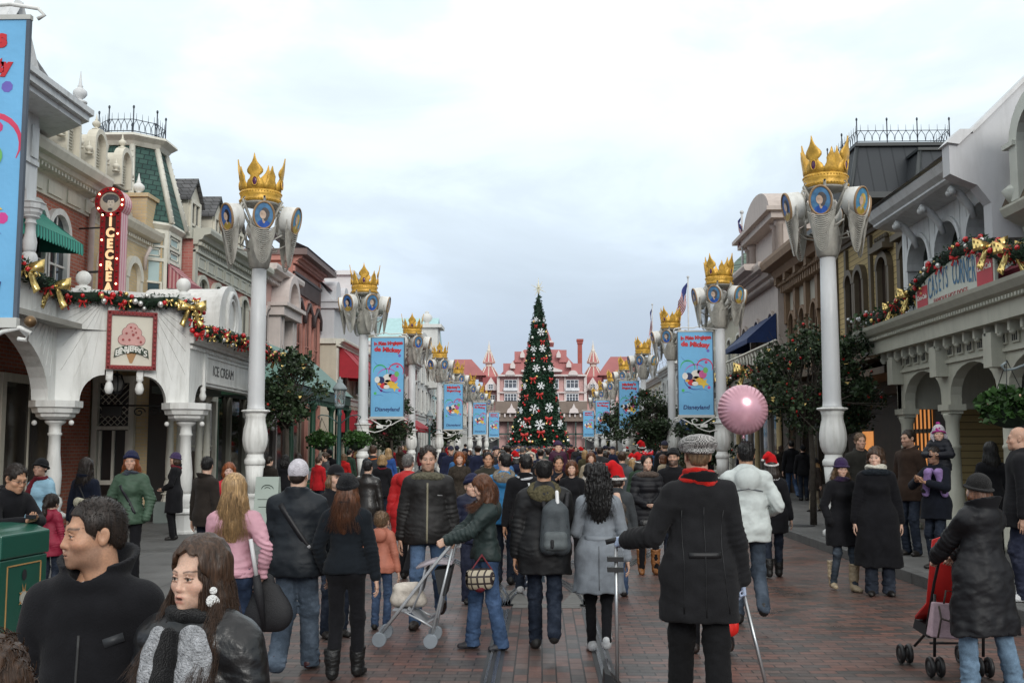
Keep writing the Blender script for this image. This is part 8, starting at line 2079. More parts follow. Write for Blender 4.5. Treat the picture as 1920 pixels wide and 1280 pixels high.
put('longbrown',652,884,8.45,176,'woman in black knit hat and black jacket with long auburn hair seen from behind',extra=.03,sex='f',hair='straight',hcol='auburn',hlen=.36,nstr=1200,hat='beanie',hat_col=(.008,.009,.011),hat_key='black_beanie',lod=1,arms=('down','pocket'),hands=('relaxed',None),jacket=J('black_blue',(.010,.013,.017),hem=.90,collar='stand',wr=.008),trousers=BT,shoes=dict(col=(.008,.008,.008),kind='boot',h=.28),feet=STEP,seed=12)
put('capwoman',630,867,10.3,34,'fair haired woman in black peaked cap between white beanie man and auburn hair woman',sex='f',skin='light',hair='bob',hcol='fairbrown',hat='cap',hat_col=BLK,hat_key='black_cap',lod=1,jacket=J('black',BLK,collar='up'),trousers=DJ,extra=.03)
put('coralchild',716,955,10.7,172,'small child in coral jacket and jeans holding a bright toy beside the auburn hair woman',child=True,sex='f',hair='short',hcol='fairbrown',lod=1,arms=('down',(.20,-.12,.98)),hands=('relaxed','grip'),jacket=J('coral',(.42,.15,.10),'nylon',hem=.84,collar='hood'),trousers=MJ)
put('zipman',803,835,10.9,4,'dark haired man in black zip jacket with khaki collar walking towards the camera',sex='m',skin='fair',hair='short',hcol='dark',stubble=.16,lod=1,build=1.08,head=(3,4),arms=('down','down'),feet=((-.11,-.10,0),(.13,.30,.08)),jacket=J('zip_black',(.014,.013,.013),'nylon',hem=.80,bulk=.032,collar='fur',fur=(.15,.14,.10),wr=.009,strips=[([(.0,z)for z in np.linspace(.82,1.40,16)],.018,(.22,.20,.14),'zip'),([(.10,1.28),(.15,1.275)],.01,(.25,.25,.25),'chest_mark')]),trousers=T('blue_jeans',(.075,.125,.215)),shoes=dict(col=(.03,.022,.018)),seed=14)
put('pusher',912,888,9.7,-72,'woman with auburn hair in dark green jacket and blue jeans pushing the silver stroller',extra=.022,sex='f',skin='light',hair='wavy',hcol='auburn',hlen=.24,nstr=800,lod=1,head=(-8,26),lean=.04,arms=((-.10,-.42,1.10),(.10,-.44,1.10)),hands=('grip','grip'),jacket=J('bottle',(.020,.032,.031),'nylon',hem=.90,bulk=.030,collar='hood',wr=.014),trousers=T('wide_blue_jeans',(.050,.090,.175),'wide'),shoes=dict(col=(.03,.03,.035)),feet=((-.10,-.12,0),(.10,.14,0)),seed=15)
put('backpacker',1020,856,9.65,180,'balding man in black parka with khaki fur hood carrying a grey backpack',sex='m',skin='tan',hair='sides',hcol='black',lod=1,build=1.08,arms=('belly','down'),feet=((-.085,.34,.14),(.085,-.14,0)),jacket=J('parka',(.011,.011,.012),'nylon',hem=.70,bulk=.034,collar='furhood',fur=(.12,.105,.06),wr=.009),trousers=T('navy_jeans',(.014,.020,.034)),shoes=dict(col=(.02,.019,.018)),seed=16)
put('greycoat',1122,866,9.57,180,'woman in belted pale grey coat with long curly black hair seen from behind',extra=.025,sex='f',hair='curly',hcol='black',hlen=.38,nstr=1200,lod=1,arms=('down','belly'),feet=((-.05,.22,.08),(.07,-.10,0)),jacket=J('grey_wool',(.205,.225,.25),hem=.56,flare=.055,bulk=.018,collar='none',wr=.005,strips=[([(x,1.06)for x in np.linspace(-.14,.14,11)],.06,(.19,.21,.235),'belt',False),([(.01,1.0-.40*i/9)for i in range(10)],.008,(.10,.11,.12),'pleat',False),([(x,1.33)for x in np.linspace(-.13,.13,9)],.012,(.13,.14,.16),'yoke_seam',False)]),trousers=BS,shoes=dict(col=(.55,.55,.55)),seed=17)
put('capman',1307,806,7.2,186,'tall man in houndstooth flat cap, red scarf and black wool coat holding a dustpan',extra=.045,sex='m',skin='fair',hair='short',hcol='fairbrown',hat='flat_cap',hat_col=(.30,.29,.28),hat_key='houndstooth',lod=1,build=.96,arms=('down',(.425,-.22,1.09,.3,.3,-1)),hands=('grip','grip'),gloves=(.40,.47,.62),feet=((-.09,.12,0),(.09,-.20,0)),jacket=J('pea_coat',(.015,.015,.0165),hem=.62,bulk=.034,flare=.005,collar='fold',wr=.010,strips=[([(0,1.32-.66*i/12)for i in range(13)],.006,(.006,.006,.007),'seam',False),([(x,1.03)for x in np.linspace(-.10,.10,7)],.035,(.012,.012,.0135),'back_tab',False),([(-.13+.02*math.sin(i/3),1.30-.62*i/12)for i in range(13)],.006,(.006,.006,.007),'seam',False),([(.13,1.30-.62*i/12)for i in range(13)],.006,(.006,.006,.007),'seam',False)]),scarf=dict(key='scarlet',col=(.58,.016,.010),dz=.030,e=.006),trousers=T('black_baggy',(.010,.010,.011),'baggy','wool'),seed=18)
put('redbagman',1318,880,9.6,182,'person in dark trousers hidden behind the man in the houndstooth cap',sex='m',hair='short',hcol='dark',lod=2,jacket=J('black',BLK),trousers=BT,feet=((-.20,.1,.03),(.12,0,0)),shoes=dict(col=(.02,.012,.010)),arms=('down','down'))
put('whitejkt',1398,827,11.1,176,'man in white hooded jacket and grey jeans walking away',sex='m',skin='tan',hair='short',hcol='black',lod=1,build=1.06,arms=((-.20,-.20,1.06,-.6,.6,-.6),(.27,.02,.82)),feet=((-.10,.30,.14),(.10,-.08,0)),jacket=J('white_parka',(.52,.56,.545),'nylon',hem=.80,bulk=.030,collar='hood',wr=.010,strips=[([(x,1.31-.03*abs(x)/.15)for x in np.linspace(-.15,.15,9)],.014,(.12,.13,.14),'back_seam',False)]),trousers=T('slate_jeans',(.045,.060,.082)),seed=19)
put('santawoman',1446,852,15.0,172,'person in red santa hat, white scarf and black coat walking away beside the white jacket',sex='f',hair='long',hcol='dark',hlen=.2,hat='santa',lod=2,jacket=J('black',BLK,hem=.66,flare=.02),scarf=dict(key='white',col=(.60,.60,.62)),trousers=DJ,shoes=dict(col=(.01,.01,.01),kind='boot',h=.3),feet=STEP,extra=.06)
put('bowwoman',1213,850,15.4,6,'woman with red spotted bow in black puffer jacket and tan boots facing the camera',sex='f',skin='light',hair='bun',hcol='black',lod=1,arms=('belly','belly'),hands=('pinch','pinch'),jacket=J('puffer_black',(.010,.010,.013),'nylon',hem=.74,bulk=.034,puffer=.085,collar='fur',fur=(.13,.10,.085)),trousers=BS,shoes=dict(col=(.24,.10,.035),kind='boot',h=.40),feet=((-.1,0,0),(.1,-.06,0)),makeup=.4)
m=PPL['bowwoman'];mb=MB();bow(mb,m['toB'](np.array((0,-.045,.135))),Vector((1,0,0)),Vector((0,0,1)),Vector((0,-1,0)),.085)
for k in range(10):mb.mat(mat('bow_red_cloth',(.52,.012,.02),rough=.6))
mb.mi=[0]*len(mb.f);mb.mat(mat('dot_white',(.75,.75,.75)))
for k in range(9):mb.ball(m['toB'](np.array(((k-4)*.016,-.070-.004*(k%2),.148+.02*(k%3)))),.006,6,4)
o=mb.build('hair_bow',None);o.parent=m['root']
put('beardman',1262,838,15.9,-6,'bearded man in black cap and grey lined black jacket beside the red bow woman',sex='m',skin='fair',hair='crop',hcol='black',stubble=.8,hat='beanie',hat_col=BLK,hat_key='black_beanie',lod=1,jacket=J('black',BLK,collar='fold'),trousers=DJ,head=(-10,0),extra=.03)
put('bootgirl',1576,856,13.7,10,'girl in purple knit cap, black coat and cream boots walking towards the camera',sex='f',skin='light',hair='long',hcol='fairbrown',hlen=.22,hat='cloche',hat_col=(.045,.025,.085),hat_key='purple_cap',lod=1,head=(-6,12),arms=('pocket','pocket'),hands=(None,None),jacket=J('girl_coat',(.010,.010,.012),hem=.60,flare=.035),scarf=dict(key='plum',col=(.03,.015,.045)),trousers=T('grey_blue_jeans',(.05,.065,.085),'slim'),shoes=dict(col=(.40,.32,.215),kind='boot',h=.40),feet=((-.10,.12,.02),(.10,-.10,0)),extra=.03)
put('whitescarf',1641,837,13.3,-8,'woman in ankle length black coat with fur collar and cream scarf',sex='f',skin='light',hair='bob',hcol='brown',lod=1,head=(-24,0),build=1.06,arms=('down','down'),jacket=J('long_coat',(.009,.009,.011),hem=.34,flare=.085,bulk=.032,collar='fur',fur=(.022,.027,.034)),scarf=dict(key='cream',col=(.66,.63,.54),dz=.034,e=.016),trousers=T('dark_wide',(.022,.028,.042),'wide'),feet=((-.10,-.04,0),(.10,-.02,0)),seed=21)
put('youngman',1612,811,17.8,4,'young man with short fair brown hair standing behind the cream scarf woman',sex='m',skin='fair',hair='short',hcol='fairbrown',lod=1,jacket=J('dk_olive',(.024,.023,.020)),trousers=DJ)
put('brownjkt',1703,804,16.6,-58,'tall man with cropped hair in brown jacket looking to the left',sex='m',skin='fair',hair='crop',hcol='dark',stubble=.25,lod=1,head=(-12,4),jacket=J('brown_suede',(.042,.026,.019),hem=.76,collar='fold'),trousers=DJ)
put('father',1752,836,14.8,-62,'man in dark navy coat carrying a toddler on his shoulders',sex='m',skin='tan',hair='short',hcol='dark',stubble=.35,lod=1,head=(-6,3),arms=((-.10,-.27,1.26),(.10,-.28,1.24)),hands=('grip','grip'),jacket=J('navy_black',(.011,.013,.020),hem=.72,collar='fold',bulk=.026),trousers=DJ,scale_hands=1.1)
fw=PPL['father'];q=to_world(fw,(0,.10,1.40));S_=1.12/1.75
make_person((q.x,q.y,q.z-.80*S_),1.12,R(-40),'toddler in pink and white ear flap hat riding on shoulders by the columns',sex='f',skin='light',child=True,hair='short',hcol='fairbrown',hat='earflap',hat_col=(.62,.58,.62),hat_key='pink_white',lod=1,crouch=.13,feet=((-.20,-.34,.30),(.20,-.34,.30)),arms=((-.10,-.28,1.15),(.10,-.28,1.15)),hands=('grip','grip'),jacket=J('toddler',(.010,.011,.017),'nylon',hem=.82,bulk=.05,puffer=.11,collar='hood'),trousers=T('lilac',(.30,.20,.42),'baggy','wool'),headk=1.06,head=(25,-6))
put('redstroller',1834,884,8.2,-158,'woman in long black quilted coat and dark beanie pushing the red stroller',extra=.03,sex='f',hair='bob',hcol='auburn',hat='cloche',hat_col=(.018,.017,.017),hat_key='charcoal_hat',lod=1,build=1.12,arms=((-.10,-.42,1.02),(.12,-.42,1.02)),hands=('grip','grip'),jacket=J('quilt_coat',(.009,.009,.011),'nylon',hem=.46,flare=.06,bulk=.042,collar='wide',wr=.012),trousers=T('pale_jeans',(.135,.205,.285),'wide'),feet=((-.20,.10,0),(.15,-.02,0)),seed=23)
put('baldman',1910,798,11.8,-112,'bald man in black coat and white striped trainers at the right edge',sex='m',skin='fair',hair='shaved',hcol='fairbrown',lod=1,build=1.1,jacket=J('black',BLK,hem=.74,bulk=.034,collar='stand'),trousers=T('navy_plain',(.014,.017,.034),'baggy'),shoes=dict(col=(.60,.60,.60)),arms=('down','down'))
put('darkback',1856,828,15.6,176,'dark clothed person with long hair behind the cream canopy column',sex='f',hair='long',hcol='black',hlen=.25,lod=2,jacket=J('black',BLK,hem=.6),trousers=BT)
put('doorman',1483,825,33.5,185,'man in black jacket walking away in front of the dark shop on the right',sex='m',hair='short',hcol='black',lod=2,jacket=J('black',BLK),trousers=MJ,feet=WALK)
put('doorman2',1505,834,33.0,170,'person in black cap beside the dark shop on the right',sex='m',hair='short',hcol='black',hat='beanie',hat_col=BLK,hat_key='black_beanie',lod=2,jacket=J('black',BLK),trousers=DJ)
put('doorgirl',1527,858,27.5,-62,'girl in brown coat and cream trousers walking by the right white post',child=True,sex='f',hair='long',hcol='blonde',hlen=.2,lod=2,hat='cloche',hat_col=BLK,hat_key='black_knit_hat',jacket=J('taupe',(.035,.027,.023),hem=.7),trousers=T('cream_trousers',(.30,.26,.19),'straight','wool'),feet=STEP)
put('doorwoman',1463,833,34.0,190,'woman in dark coat near the column of the right balcony',sex='f',hair='bob',hcol='brown',lod=2,jacket=J('dkbrown',(.026,.021,.018),hem=.6),trousers=BT)
# --- middle distance
put('furhood',946,848,14.2,176,'person in bright blue jacket with grey fur hood seen from behind',sex='m',hair='short',hcol='black',lod=2,jacket=J('bright_blue',(.035,.20,.42),'nylon',collar='furhood',fur=(.24,.21,.17)),trousers=DJ,head=(35,0))
put('strapman',985,850,13.2,172,'dark haired youth in black jacket with white collar and strap seen from behind',sex='m',skin='tan',hair='short',hcol='black',lod=2,jacket=J('black',BLK,collar='stand',strips=[([(-.06-.03*i/6,1.40-.40*i/6)for i in range(7)],.03,(.6,.6,.6),'strap',False)]),scarf=dict(key='white',col=(.60,.60,.62)),trousers=DJ,shoes=dict(col=(.6,.6,.6)),feet=WALK,head=(25,0))
put('smiler',915,846,17.5,4,'smiling man in dark olive jacket walking towards the camera',sex='m',skin='tan',hair='short',hcol='black',lod=2,jacket=J('olive',(.034,.032,.025),collar='fold'),trousers=DJ,feet=STEP)
put('camo',862,846,20.5,2,'woman in mottled brown jacket and blue jeans walking towards the camera',sex='f',hair='bob',hcol='ginger',lod=2,jacket=J('mottled',(.055,.045,.036),'fur'),trousers=MJ,feet=STEP)
put('navykid',886,888,12.6,10,'small child in navy padded suit behind the stroller woman',child=True,sex='m',hair='short',hcol='dark',hat='beanie',hat_col=NVY,hat_key='navy_beanie',lod=2,jacket=J('navy_puffer',(.011,.014,.035),'nylon',puffer=.1,collar='hood'),trousers=T('navy_plain',(.014,.017,.034),'baggy'),feet=STEP)
put('redcoat',765,850,14.6,168,'grey haired person in bright red puffer coat and black trousers seen from behind',sex='f',hair='short',hcol='grey',lod=2,jacket=J('red_puffer',(.42,.016,.018),'nylon',hem=.62,bulk=.036,puffer=.12,collar='hood'),trousers=BT,feet=WALK)
put('leatherback',690,862,17.0,172,'dark haired man in black leather jacket seen from behind near the kerb bin',sex='m',hair='short',hcol='black',lod=2,jacket=J('leather_plain',(.016,.014,.013),'leather'),trousers=DJ)
put('orangehood',700,834,25.0,178,'person in grey coat with orange hood seen from behind',sex='m',hair='short',hcol='brown',lod=2,jacket=J('steel',(.035,.04,.045)),scarf=dict(key='orange',col=(.60,.15,.03)),trousers=DJ)
put('blondecoat',717,852,22.5,182,'fair haired woman in black coat with red scarf by the litter bin',sex='f',hair='bob',hcol='blonde',lod=2,jacket=J('black',BLK),scarf=dict(key='wine',col=(.16,.008,.018)),trousers=DJ)
put('dadpair',1047,853,16.6,4,'man in dark jacket carrying a child in purple on his shoulders in mid street',sex='m',skin='tan',hair='short',hcol='dark',lod=2,arms=((-.08,-.20,1.36),(.10,-.20,1.30)),jacket=J('navy_black',(.011,.013,.020)),trousers=DJ)
fw=PPL['dadpair'];q=to_world(fw,(0,.10,1.40));make_person((q.x,q.y,q.z-.80*.58),1.02,R(8),'child in dark purple coat and hat riding on shoulders in mid street',sex='f',child=True,hair='short',hcol='brown',hat='beanie',hat_col=(.045,.02,.07),hat_key='purple_beanie',lod=2,crouch=.13,feet=((-.20,-.34,.30),(.20,-.34,.30)),jacket=J('purple',(.045,.008,.028),'nylon',bulk=.05),trousers=BT)
put('darkwoman',1072,862,16.3,-4,'woman in black coat with reddish hair beside the man carrying a child',sex='f',hair='bob',hcol='auburn',lod=2,jacket=J('black',BLK,hem=.6),trousers=BT)
put('whitehood',1105,868,18.5,178,'person with cream fur hood over a black coat seen from behind',sex='f',hair='long',hcol='black',hlen=.1,lod=2,jacket=J('black_w',BLK,collar='furhood',fur=(.45,.42,.38)),trousers=DJ)
for i,(px,yt,Y,lb)in enumerate(((1140,880,13.6,'child in red santa hat leaning left before the red bow woman'),(1156,876,13.0,'child in red santa hat and grey jacket with a brown backpack'))):
 put('santakid%d'%i,px,yt,Y,174,lb,child=True,sex='m',hair='short',hcol='dark',hat='santa',lod=2,jacket=J('kid_grey',(.05,.055,.06)),trousers=MJ,feet=STEP,extra=.05,head=(20*(1-i),10))
put('santafar',1187,852,24,180,'person in red santa hat and black coat left of the red bow woman',sex='m',hair='short',hcol='dark',hat='santa',lod=2,jacket=J('black',BLK),trousers=DJ,extra=.06)
put('peaked',1204,824,30,176,'person in red and white cap rising over the crowd right of the tall tree',sex='m',hair='short',hcol='dark',hat='santa',lod=2,jacket=J('black',BLK),trousers=DJ,H=1.85)
put('greyback',1166,846,21,182,'dark haired person in grey jacket seen from behind before the right blue banners',sex='f',hair='bun',hcol='brown',lod=2,jacket=J('steel2',(.075,.085,.095)),trousers=DJ)
QD=(('brown coat',(.026,.021,.018),'dark hair','short','dark',None),('black coat with cream hood',BLK,'curly black hair','curly','black',None),('red jacket',(.40,.015,.02),'short brown hair','short','brown',None),('grey hooded coat',(.06,.062,.068),'brown bun','bun','brown',None),('black coat',BLK,'black beanie','short','black','beanie'),('bright red coat',(.48,.02,.02),'fair hair','bob','fairbrown',None),('dark green coat',(.025,.045,.032),'black hair','short','black',None),('navy coat',NVY,'long dark hair','long','dark',None),('dark red coat',(.17,.015,.025),'blonde hair','bob','blonde',None),('royal blue coat',(.03,.08,.26),'long blonde hair','long','blonde',None))
for i,(px,yt,Y)in enumerate(((505,855,22.5),(535,852,23.5),(598,855,24.5),(610,848,26.5),(618,842,29),(645,850,30),(655,842,32),(560,850,25.5),(668,846,34),(728,840,29))):
 jn,jc,hn,hs,hc_,ht=QD[i]
 put('queue%d'%i,px,yt,Y,(170,176,150,-60,190,172,160,182,185,178)[i],'person in %s with %s queueing by the green pavilion'%(jn,hn)if px<700 else 'person in %s with %s beyond the kerb bin'%(jn,hn),sex='f' if hs in('long','bob','bun','curly')else 'm',hair=hs,hcol=hc_,hat=ht,hat_key='black_beanie' if ht else None,hat_col=BLK,lod=2,hlen=.2,jacket=J('q%d'%i,jc),trousers=DJ,head=((i*37)%50-25,0),group='people queueing by the pavilion')
# ============== WHAT THEY CARRY AND PUSH
def worn(info,name,parts,label,cat):
 0
 r=info['root'];root=empty(name,r.location,label,cat,rz=r.rotation_euler.z);root.scale=r.scale
 for nm,V,Q,mt in parts:link(nm,np_mesh(nm,[(V,Q,0)],[mt]),root)
 return root
def fmesh(lo,hi,h,fn):
 f=Field(lo,hi,h);fn(f);return f.mesh()
NY=lambda k,c:mat('bag_'+k,c,rough=.6,var=.2,vscale=20,bump=.3,bscale=150)
bx=-.10
def pk(f):
 for e in(-1,1):f.cone((bx+e*.055,.225,.97),(bx+e*.045,.215,1.27),.088,.076,k=.03)
 f.cone((bx,.21,1.28),(bx,.205,1.33),.085,.06,k=.05)
A=fmesh((bx-.2,.1,.85),(bx+.2,.36,1.45),.009,pk)
B_=fmesh((bx-.2,.2,.85),(bx+.2,.40,1.2),.008,lambda f:(f.cone((bx-.06,.285,.98),(bx+.06,.285,.98),.052,.052,k=.02),f.cone((bx-.06,.285,1.06),(bx+.06,.285,1.06),.046,.046,k=.05)))
C_=fmesh((bx-.2,.0,.85),(bx+.2,.36,1.5),.009,lambda f:[f.chain([((bx+s*.10,.20,1.32),.022),((bx+s*.115,.10,1.42),.022),((bx+s*.115,.0,1.42),.02)],k=.01)for s in(-1,1)]+[f.torus((bx,.27,1.13),.10,.012,k=.005,tilt=math.pi/2,zr=1.0)])
D_=fmesh((bx-.1,.2,1.3),(bx+.1,.40,1.5),.006,lambda f:f.cone((bx-.02,.25,1.35),(bx-.015,.235,1.45),.017,.017,k=.004))
E_=fmesh((bx-.1,.3,.9),(bx+.1,.42,1.1),.006,lambda f:(f.cone((bx+.03,.335,.97),(bx+.03,.332,1.02),.016,.016,k=.004)))
worn(PPL['backpacker'],'backpack',[('main_bag',*A,NY('slate',(.055,.065,.072))),('front_pocket',*B_,NY('grey',(.10,.115,.12))),('straps',*C_,NY('black',(.010,.010,.012))),('paper_tag',*D_,mat('paper_tag',(.7,.7,.7))),('buckle',*E_,NY('black',(.010,.010,.012)))],'grey backpack with white paper tag on the back of the balding man','backpack')
worn(PPL['santakid1'],'backpack',[('main_bag',*fmesh((-.2,.05,.95),(.2,.36,1.4),.014,lambda f:(f.cone((-.06,.18,1.06),(.06,.18,1.06),.10,.10,k=.05),f.cone((-.05,.17,1.24),(.05,.17,1.24),.09,.09,k=.06))),NY('brown',(.07,.055,.045)))],'small brown backpack on the child in a santa hat','backpack')
worn(PPL['bowwoman'],'handbag',[('bag',*fmesh((-.2,-.36,.6),(.25,-.08,.92),.010,lambda f:f.cone((-.09,-.215,.74),(.12,-.215,.74),.085,.085,k=.02,flat=.5,fc=-.215)),mat('bag_patent',(.008,.008,.009),rough=.3,bump=.3)),('buckles',*fmesh((0,-.3,.74),(.1,-.2,.95),.006,lambda f:(f.torus((.05,-.245,.86),.022,.006,k=.002,tilt=math.pi/2),f.torus((.05,-.262,.80),.018,.006,k=.002,tilt=math.pi/2))),mat('bag_gold',(.45,.34,.16),rough=.3,metal=.7))],'black handbag with gold buckles hanging in front of the red bow woman','handbag')
worn(PPL['navyback'],'shoulder_bag',[('bag',*fmesh((-.3,.08,.98),(.1,.36,1.3),.010,lambda f:f.cone((-.16,.20,1.10),(-.02,.20,1.13),.075,.075,k=.02,flat=.5,fc=.2)),NY('cream',(.50,.47,.36))),('strap',*fmesh((-.3,.0,1.1),(.2,.3,1.5),.009,lambda f:f.chain([((-.14,.2,1.15),.012),((-.03,.17,1.32),.012),((.12,.03,1.45),.012)],k=.005)),NY('black',(.010,.010,.012)))],'cream shoulder bag on the back of the navy coat woman','shoulder bag')
PLAID=brick_mat('bag_plaid',(.42,.36,.26),(.50,.44,.33),(.03,.02,.02),.07,.07,.010,horiz='sum',rough=.6,offset=0)
worn(PPL['pusher'],'plaid_bag',[('bag',*fmesh((.05,-.25,.60),(.42,.05,.95),.008,lambda f:(f.cone((.235,-.20,.76),(.235,-.06,.76),.085,.085,k=.02),f.cone((.235,-.20,.70),(.235,-.06,.70),.07,.07,k=.03))),PLAID),('trim',*fmesh((.05,-.3,.60),(.42,.05,1.0),.009,lambda f:(f.ell((.235,-.13,.655),(.06,.06,.05),k=.02),f.chain([((.23,-.22,.82),.010),((.20,-.10,.97),.010),((.23,.0,.82),.010)],k=.01))),NY('wine',(.13,.012,.02)))],'plaid shoulder bag at the hip of the stroller pushing woman','handbag')
q=to_world(PPL['backpacker'],PPL['backpacker']['hand'][1][0]);mb=MB();c0,c1=P(998,1040,q.y),P(1012,1092,q.y);mb.prism([(c0.x,q.y,c0.z),(c0.x+.07,q.y,c0.z-.01),(c1.x+.05,q.y+.02,c1.z),(c1.x-.02,q.y+.02,c1.z+.01)],(0,.012,0));tag(mb.build('brochure',mat('brochure_blue',(.22,.30,.36),rough=.4,var=.6,vscale=25)),'folded blue printed leaflet in the hand of the balding man','leaflet')
q=to_world(PPL['coralchild'],PPL['coralchild']['hand'][1][0]);mb=MB();mb.box(q.x-.08,q.x+.07,q.y-.03,q.y+.0,q.z-.05,q.z+.06);tag(mb.build('toy_packet',mat('toy_print',(.18,.40,.42),rough=.35,var=.95,vscale=30),bevel=.006),'brightly printed small packet held by the child in coral','toy')
q=P(500,1120,8.05);V,Q=fmesh((-.2,-.12,-.3),(.2,.12,.3),.011,lambda f:(f.cone((-.05,0,-.12),(.07,0,-.12),.13,.13,k=.05,flat=.5,fc=0),f.cone((0,0,.08),(0,0,.12),.07,.06,k=.1,flat=.5,fc=0)))
r_=empty('black_bag',q,'large black shoulder bag hanging beside the pink jacket woman','bag');link('bag',np_mesh('bag',[(V,Q,0)],[NY('black',(.010,.010,.012))]),r_)
a,b=P(470,1010,7.9),P(496,1180,7.95);r_=empty('umbrella',a,'furled umbrella with white shaft held by the pink jacket woman','umbrella');mb=MB();mb.tube([a,a+(b-a)*.45],.016,8);mb.build('shaft',mat('umbrella_white',(.55,.55,.55),rough=.4),r_);mb=MB();mb.tube([a+(b-a)*.40,a+(b-a)*.6,b],[.028,.04,.01],8);mb.build('canopy',NY('black',(.010,.010,.012)),r_)
SIL=mat('bare_aluminium',(.45,.46,.47),rough=.3,metal=.8);BPL=mat('black_plastic',(.012,.012,.013),rough=.45)
Yd=7.05;top=to_world(PPL['capman'],PPL['capman']['hand'][1][0]);Yd=top.y
dp=empty('dustpan',P(1195,1275,Yd),'long handled black dustpan held upright by the houndstooth cap man','dustpan')
hx=top.x;zb=.22
mb=MB();mb.tube([(hx,Yd,top.z+.03),(hx,Yd-.02,zb)],.013,8);mb.build('handle',SIL,dp)
mb=MB();mb.tube([(hx-.07,Yd,top.z+.0),(hx+.07,Yd,top.z+.035)],.018,8)
for z in(top.z-.13,top.z-.20):mb.box(hx-.06,hx+.05,Yd-.03,Yd+.03,z,z+.032)
mb.build('grip',BPL,dp)
mb=MB();c=(hx,Yd-.02);mb.hexa([(hx-.10,Yd-.02,.03),(hx+.17,Yd-.06,.03),(hx+.17,Yd+.20,.03),(hx-.10,Yd+.22,.03),(hx-.085,Yd+.0,.27),(hx-.04,Yd-.02,.25),(hx-.04,Yd+.16,.25),(hx-.085,Yd+.18,.27)])
mb.box(hx-.12,hx+.19,Yd-.07,Yd+.24,.006,.03);mb.build('pan',BPL,dp,bevel=.006)
h0=to_world(PPL['capman'],PPL['capman']['hand'][0][0]);h1=G(1445,1345,.05)
d_=(h1-h0);br=empty('broom',h1,'broom with silver shaft held low by the houndstooth cap man','broom');mb=MB();mb.tube([h0-d_*.05,h1+Vector((0,0,.1))],.013,8);mb.build('shaft',SIL,br)
mb=MB();mb.hexa([(h1.x-.14,h1.y-.03,.0),(h1.x+.14,h1.y-.03,0),(h1.x+.14,h1.y+.05,0),(h1.x-.14,h1.y+.05,0),(h1.x-.11,h1.y-.015,.14),(h1.x+.11,h1.y-.015,.14),(h1.x+.11,h1.y+.03,.14),(h1.x-.11,h1.y+.03,.14)]);mb.build('bristles',mat('bristle_dark',(.03,.028,.025),rough=.9,bump=.6,bscale=90),br)
q=P(1360,1140,9.2);V,Q=fmesh((-.16,-.10,-.30),(.16,.10,.32),.010,lambda f:(f.cone((-.03,0,-.15),(.03,0,-.15),.085,.085,k=.03,flat=.5,fc=0),f.cone((0,0,.05),(.02,0,.24),.07,.03,k=.08,flat=.5,fc=0),f.displace(lambda X,Y,Z:.008*np.sin(X*55+8*fnoise(X,Y,Z,6,2))*np.exp(-((Z-.1)/.2)**2))))
r_=empty('plastic_bag',q,'bright red plastic bag swinging low behind the houndstooth cap man','bag');link('bag',np_mesh('bag',[(V,Q,0)],[mat('bag_red_plastic',(.60,.02,.015),rough=.3,var=.15,vscale=12)]),r_)
q=P(1393,768,11.4);r_=empty('foil_balloon',q,'big pale pink foil balloon floating over the white hooded jacket','balloon')
BM=mat('foil_pink',(.56,.30,.36),rough=.22,var=.25,vscale=3,metal=.25,coat=.4);BK=mat('foil_black',(.012,.012,.014),rough=.18,coat=.5)
def bal(f):f.ell((0,0,0),(.26,.15,.26),k=.01);f.displace(lambda X,Y,Z:.007*np.sin(np.arctan2(X,Z)*34)*np.clip((np.sqrt(X*X+Z*Z)-.15)/.1,0,1));f.torus((0,0,0),.262,.006,k=.008,tilt=math.pi/2)
V,Q=fmesh((-.3,-.2,-.3),(.3,.2,.3),.011,bal);link('envelope',np_mesh('envelope',[(V,Q,0)],[BM]),r_)
mb=MB();mb.lathe([(-.04,.022),(-.02,.010),(0,.014)],8,q+Vector((0,0,-.262)));mb.build('knot',BM,r_);mb=MB();hnd=to_world(PPL['whitejkt'],PPL['whitejkt']['hand'][0][0]);s0=q+Vector((0,0,-.30));mb.tube([s0,s0*.5+hnd*.5+Vector((-.04,0,0)),hnd],.0025,4);mb.build('ribbon',mat('ribbon_white',(.6,.6,.6)),r_)
Y0=9.72;W2=.21;st=empty('stroller',G(770,1200),'silver framed stroller with pale seat and cream bag pushed by the woman in dark green','stroller')
fr=mat('stroller_silver',(.50,.52,.54),rough=.35,metal=.5,var=.1);gy=mat('stroller_grey_plastic',(.22,.25,.28),rough=.5)
S=lambda px,py,s:P(px,py,Y0)+Vector((0,s*W2,0))
mb=MB()
for s in(-1,1):
 mb.tube([S(862,1000,s),S(848,1018,s),S(812,1062,s),S(766,1122,s),S(722,1178,s)],.0150,7);mb.tube([S(852,1024,s),S(834,1098,s),S(813,1185,s)],.0115,7);mb.tube([S(764,1140,s),S(795,1156,s),S(818,1170,s)],.009,6)
 mb.tube([S(862,1000,s),S(869,1006,s),S(866,1020,s),S(856,1022,s)],.013,6)
for p_ in((860,1004),(722,1178),(813,1182),(790,1092)):mb.tube([S(*p_,-1),S(*p_,1)],.009,6)
mb.build('frame',fr,st)
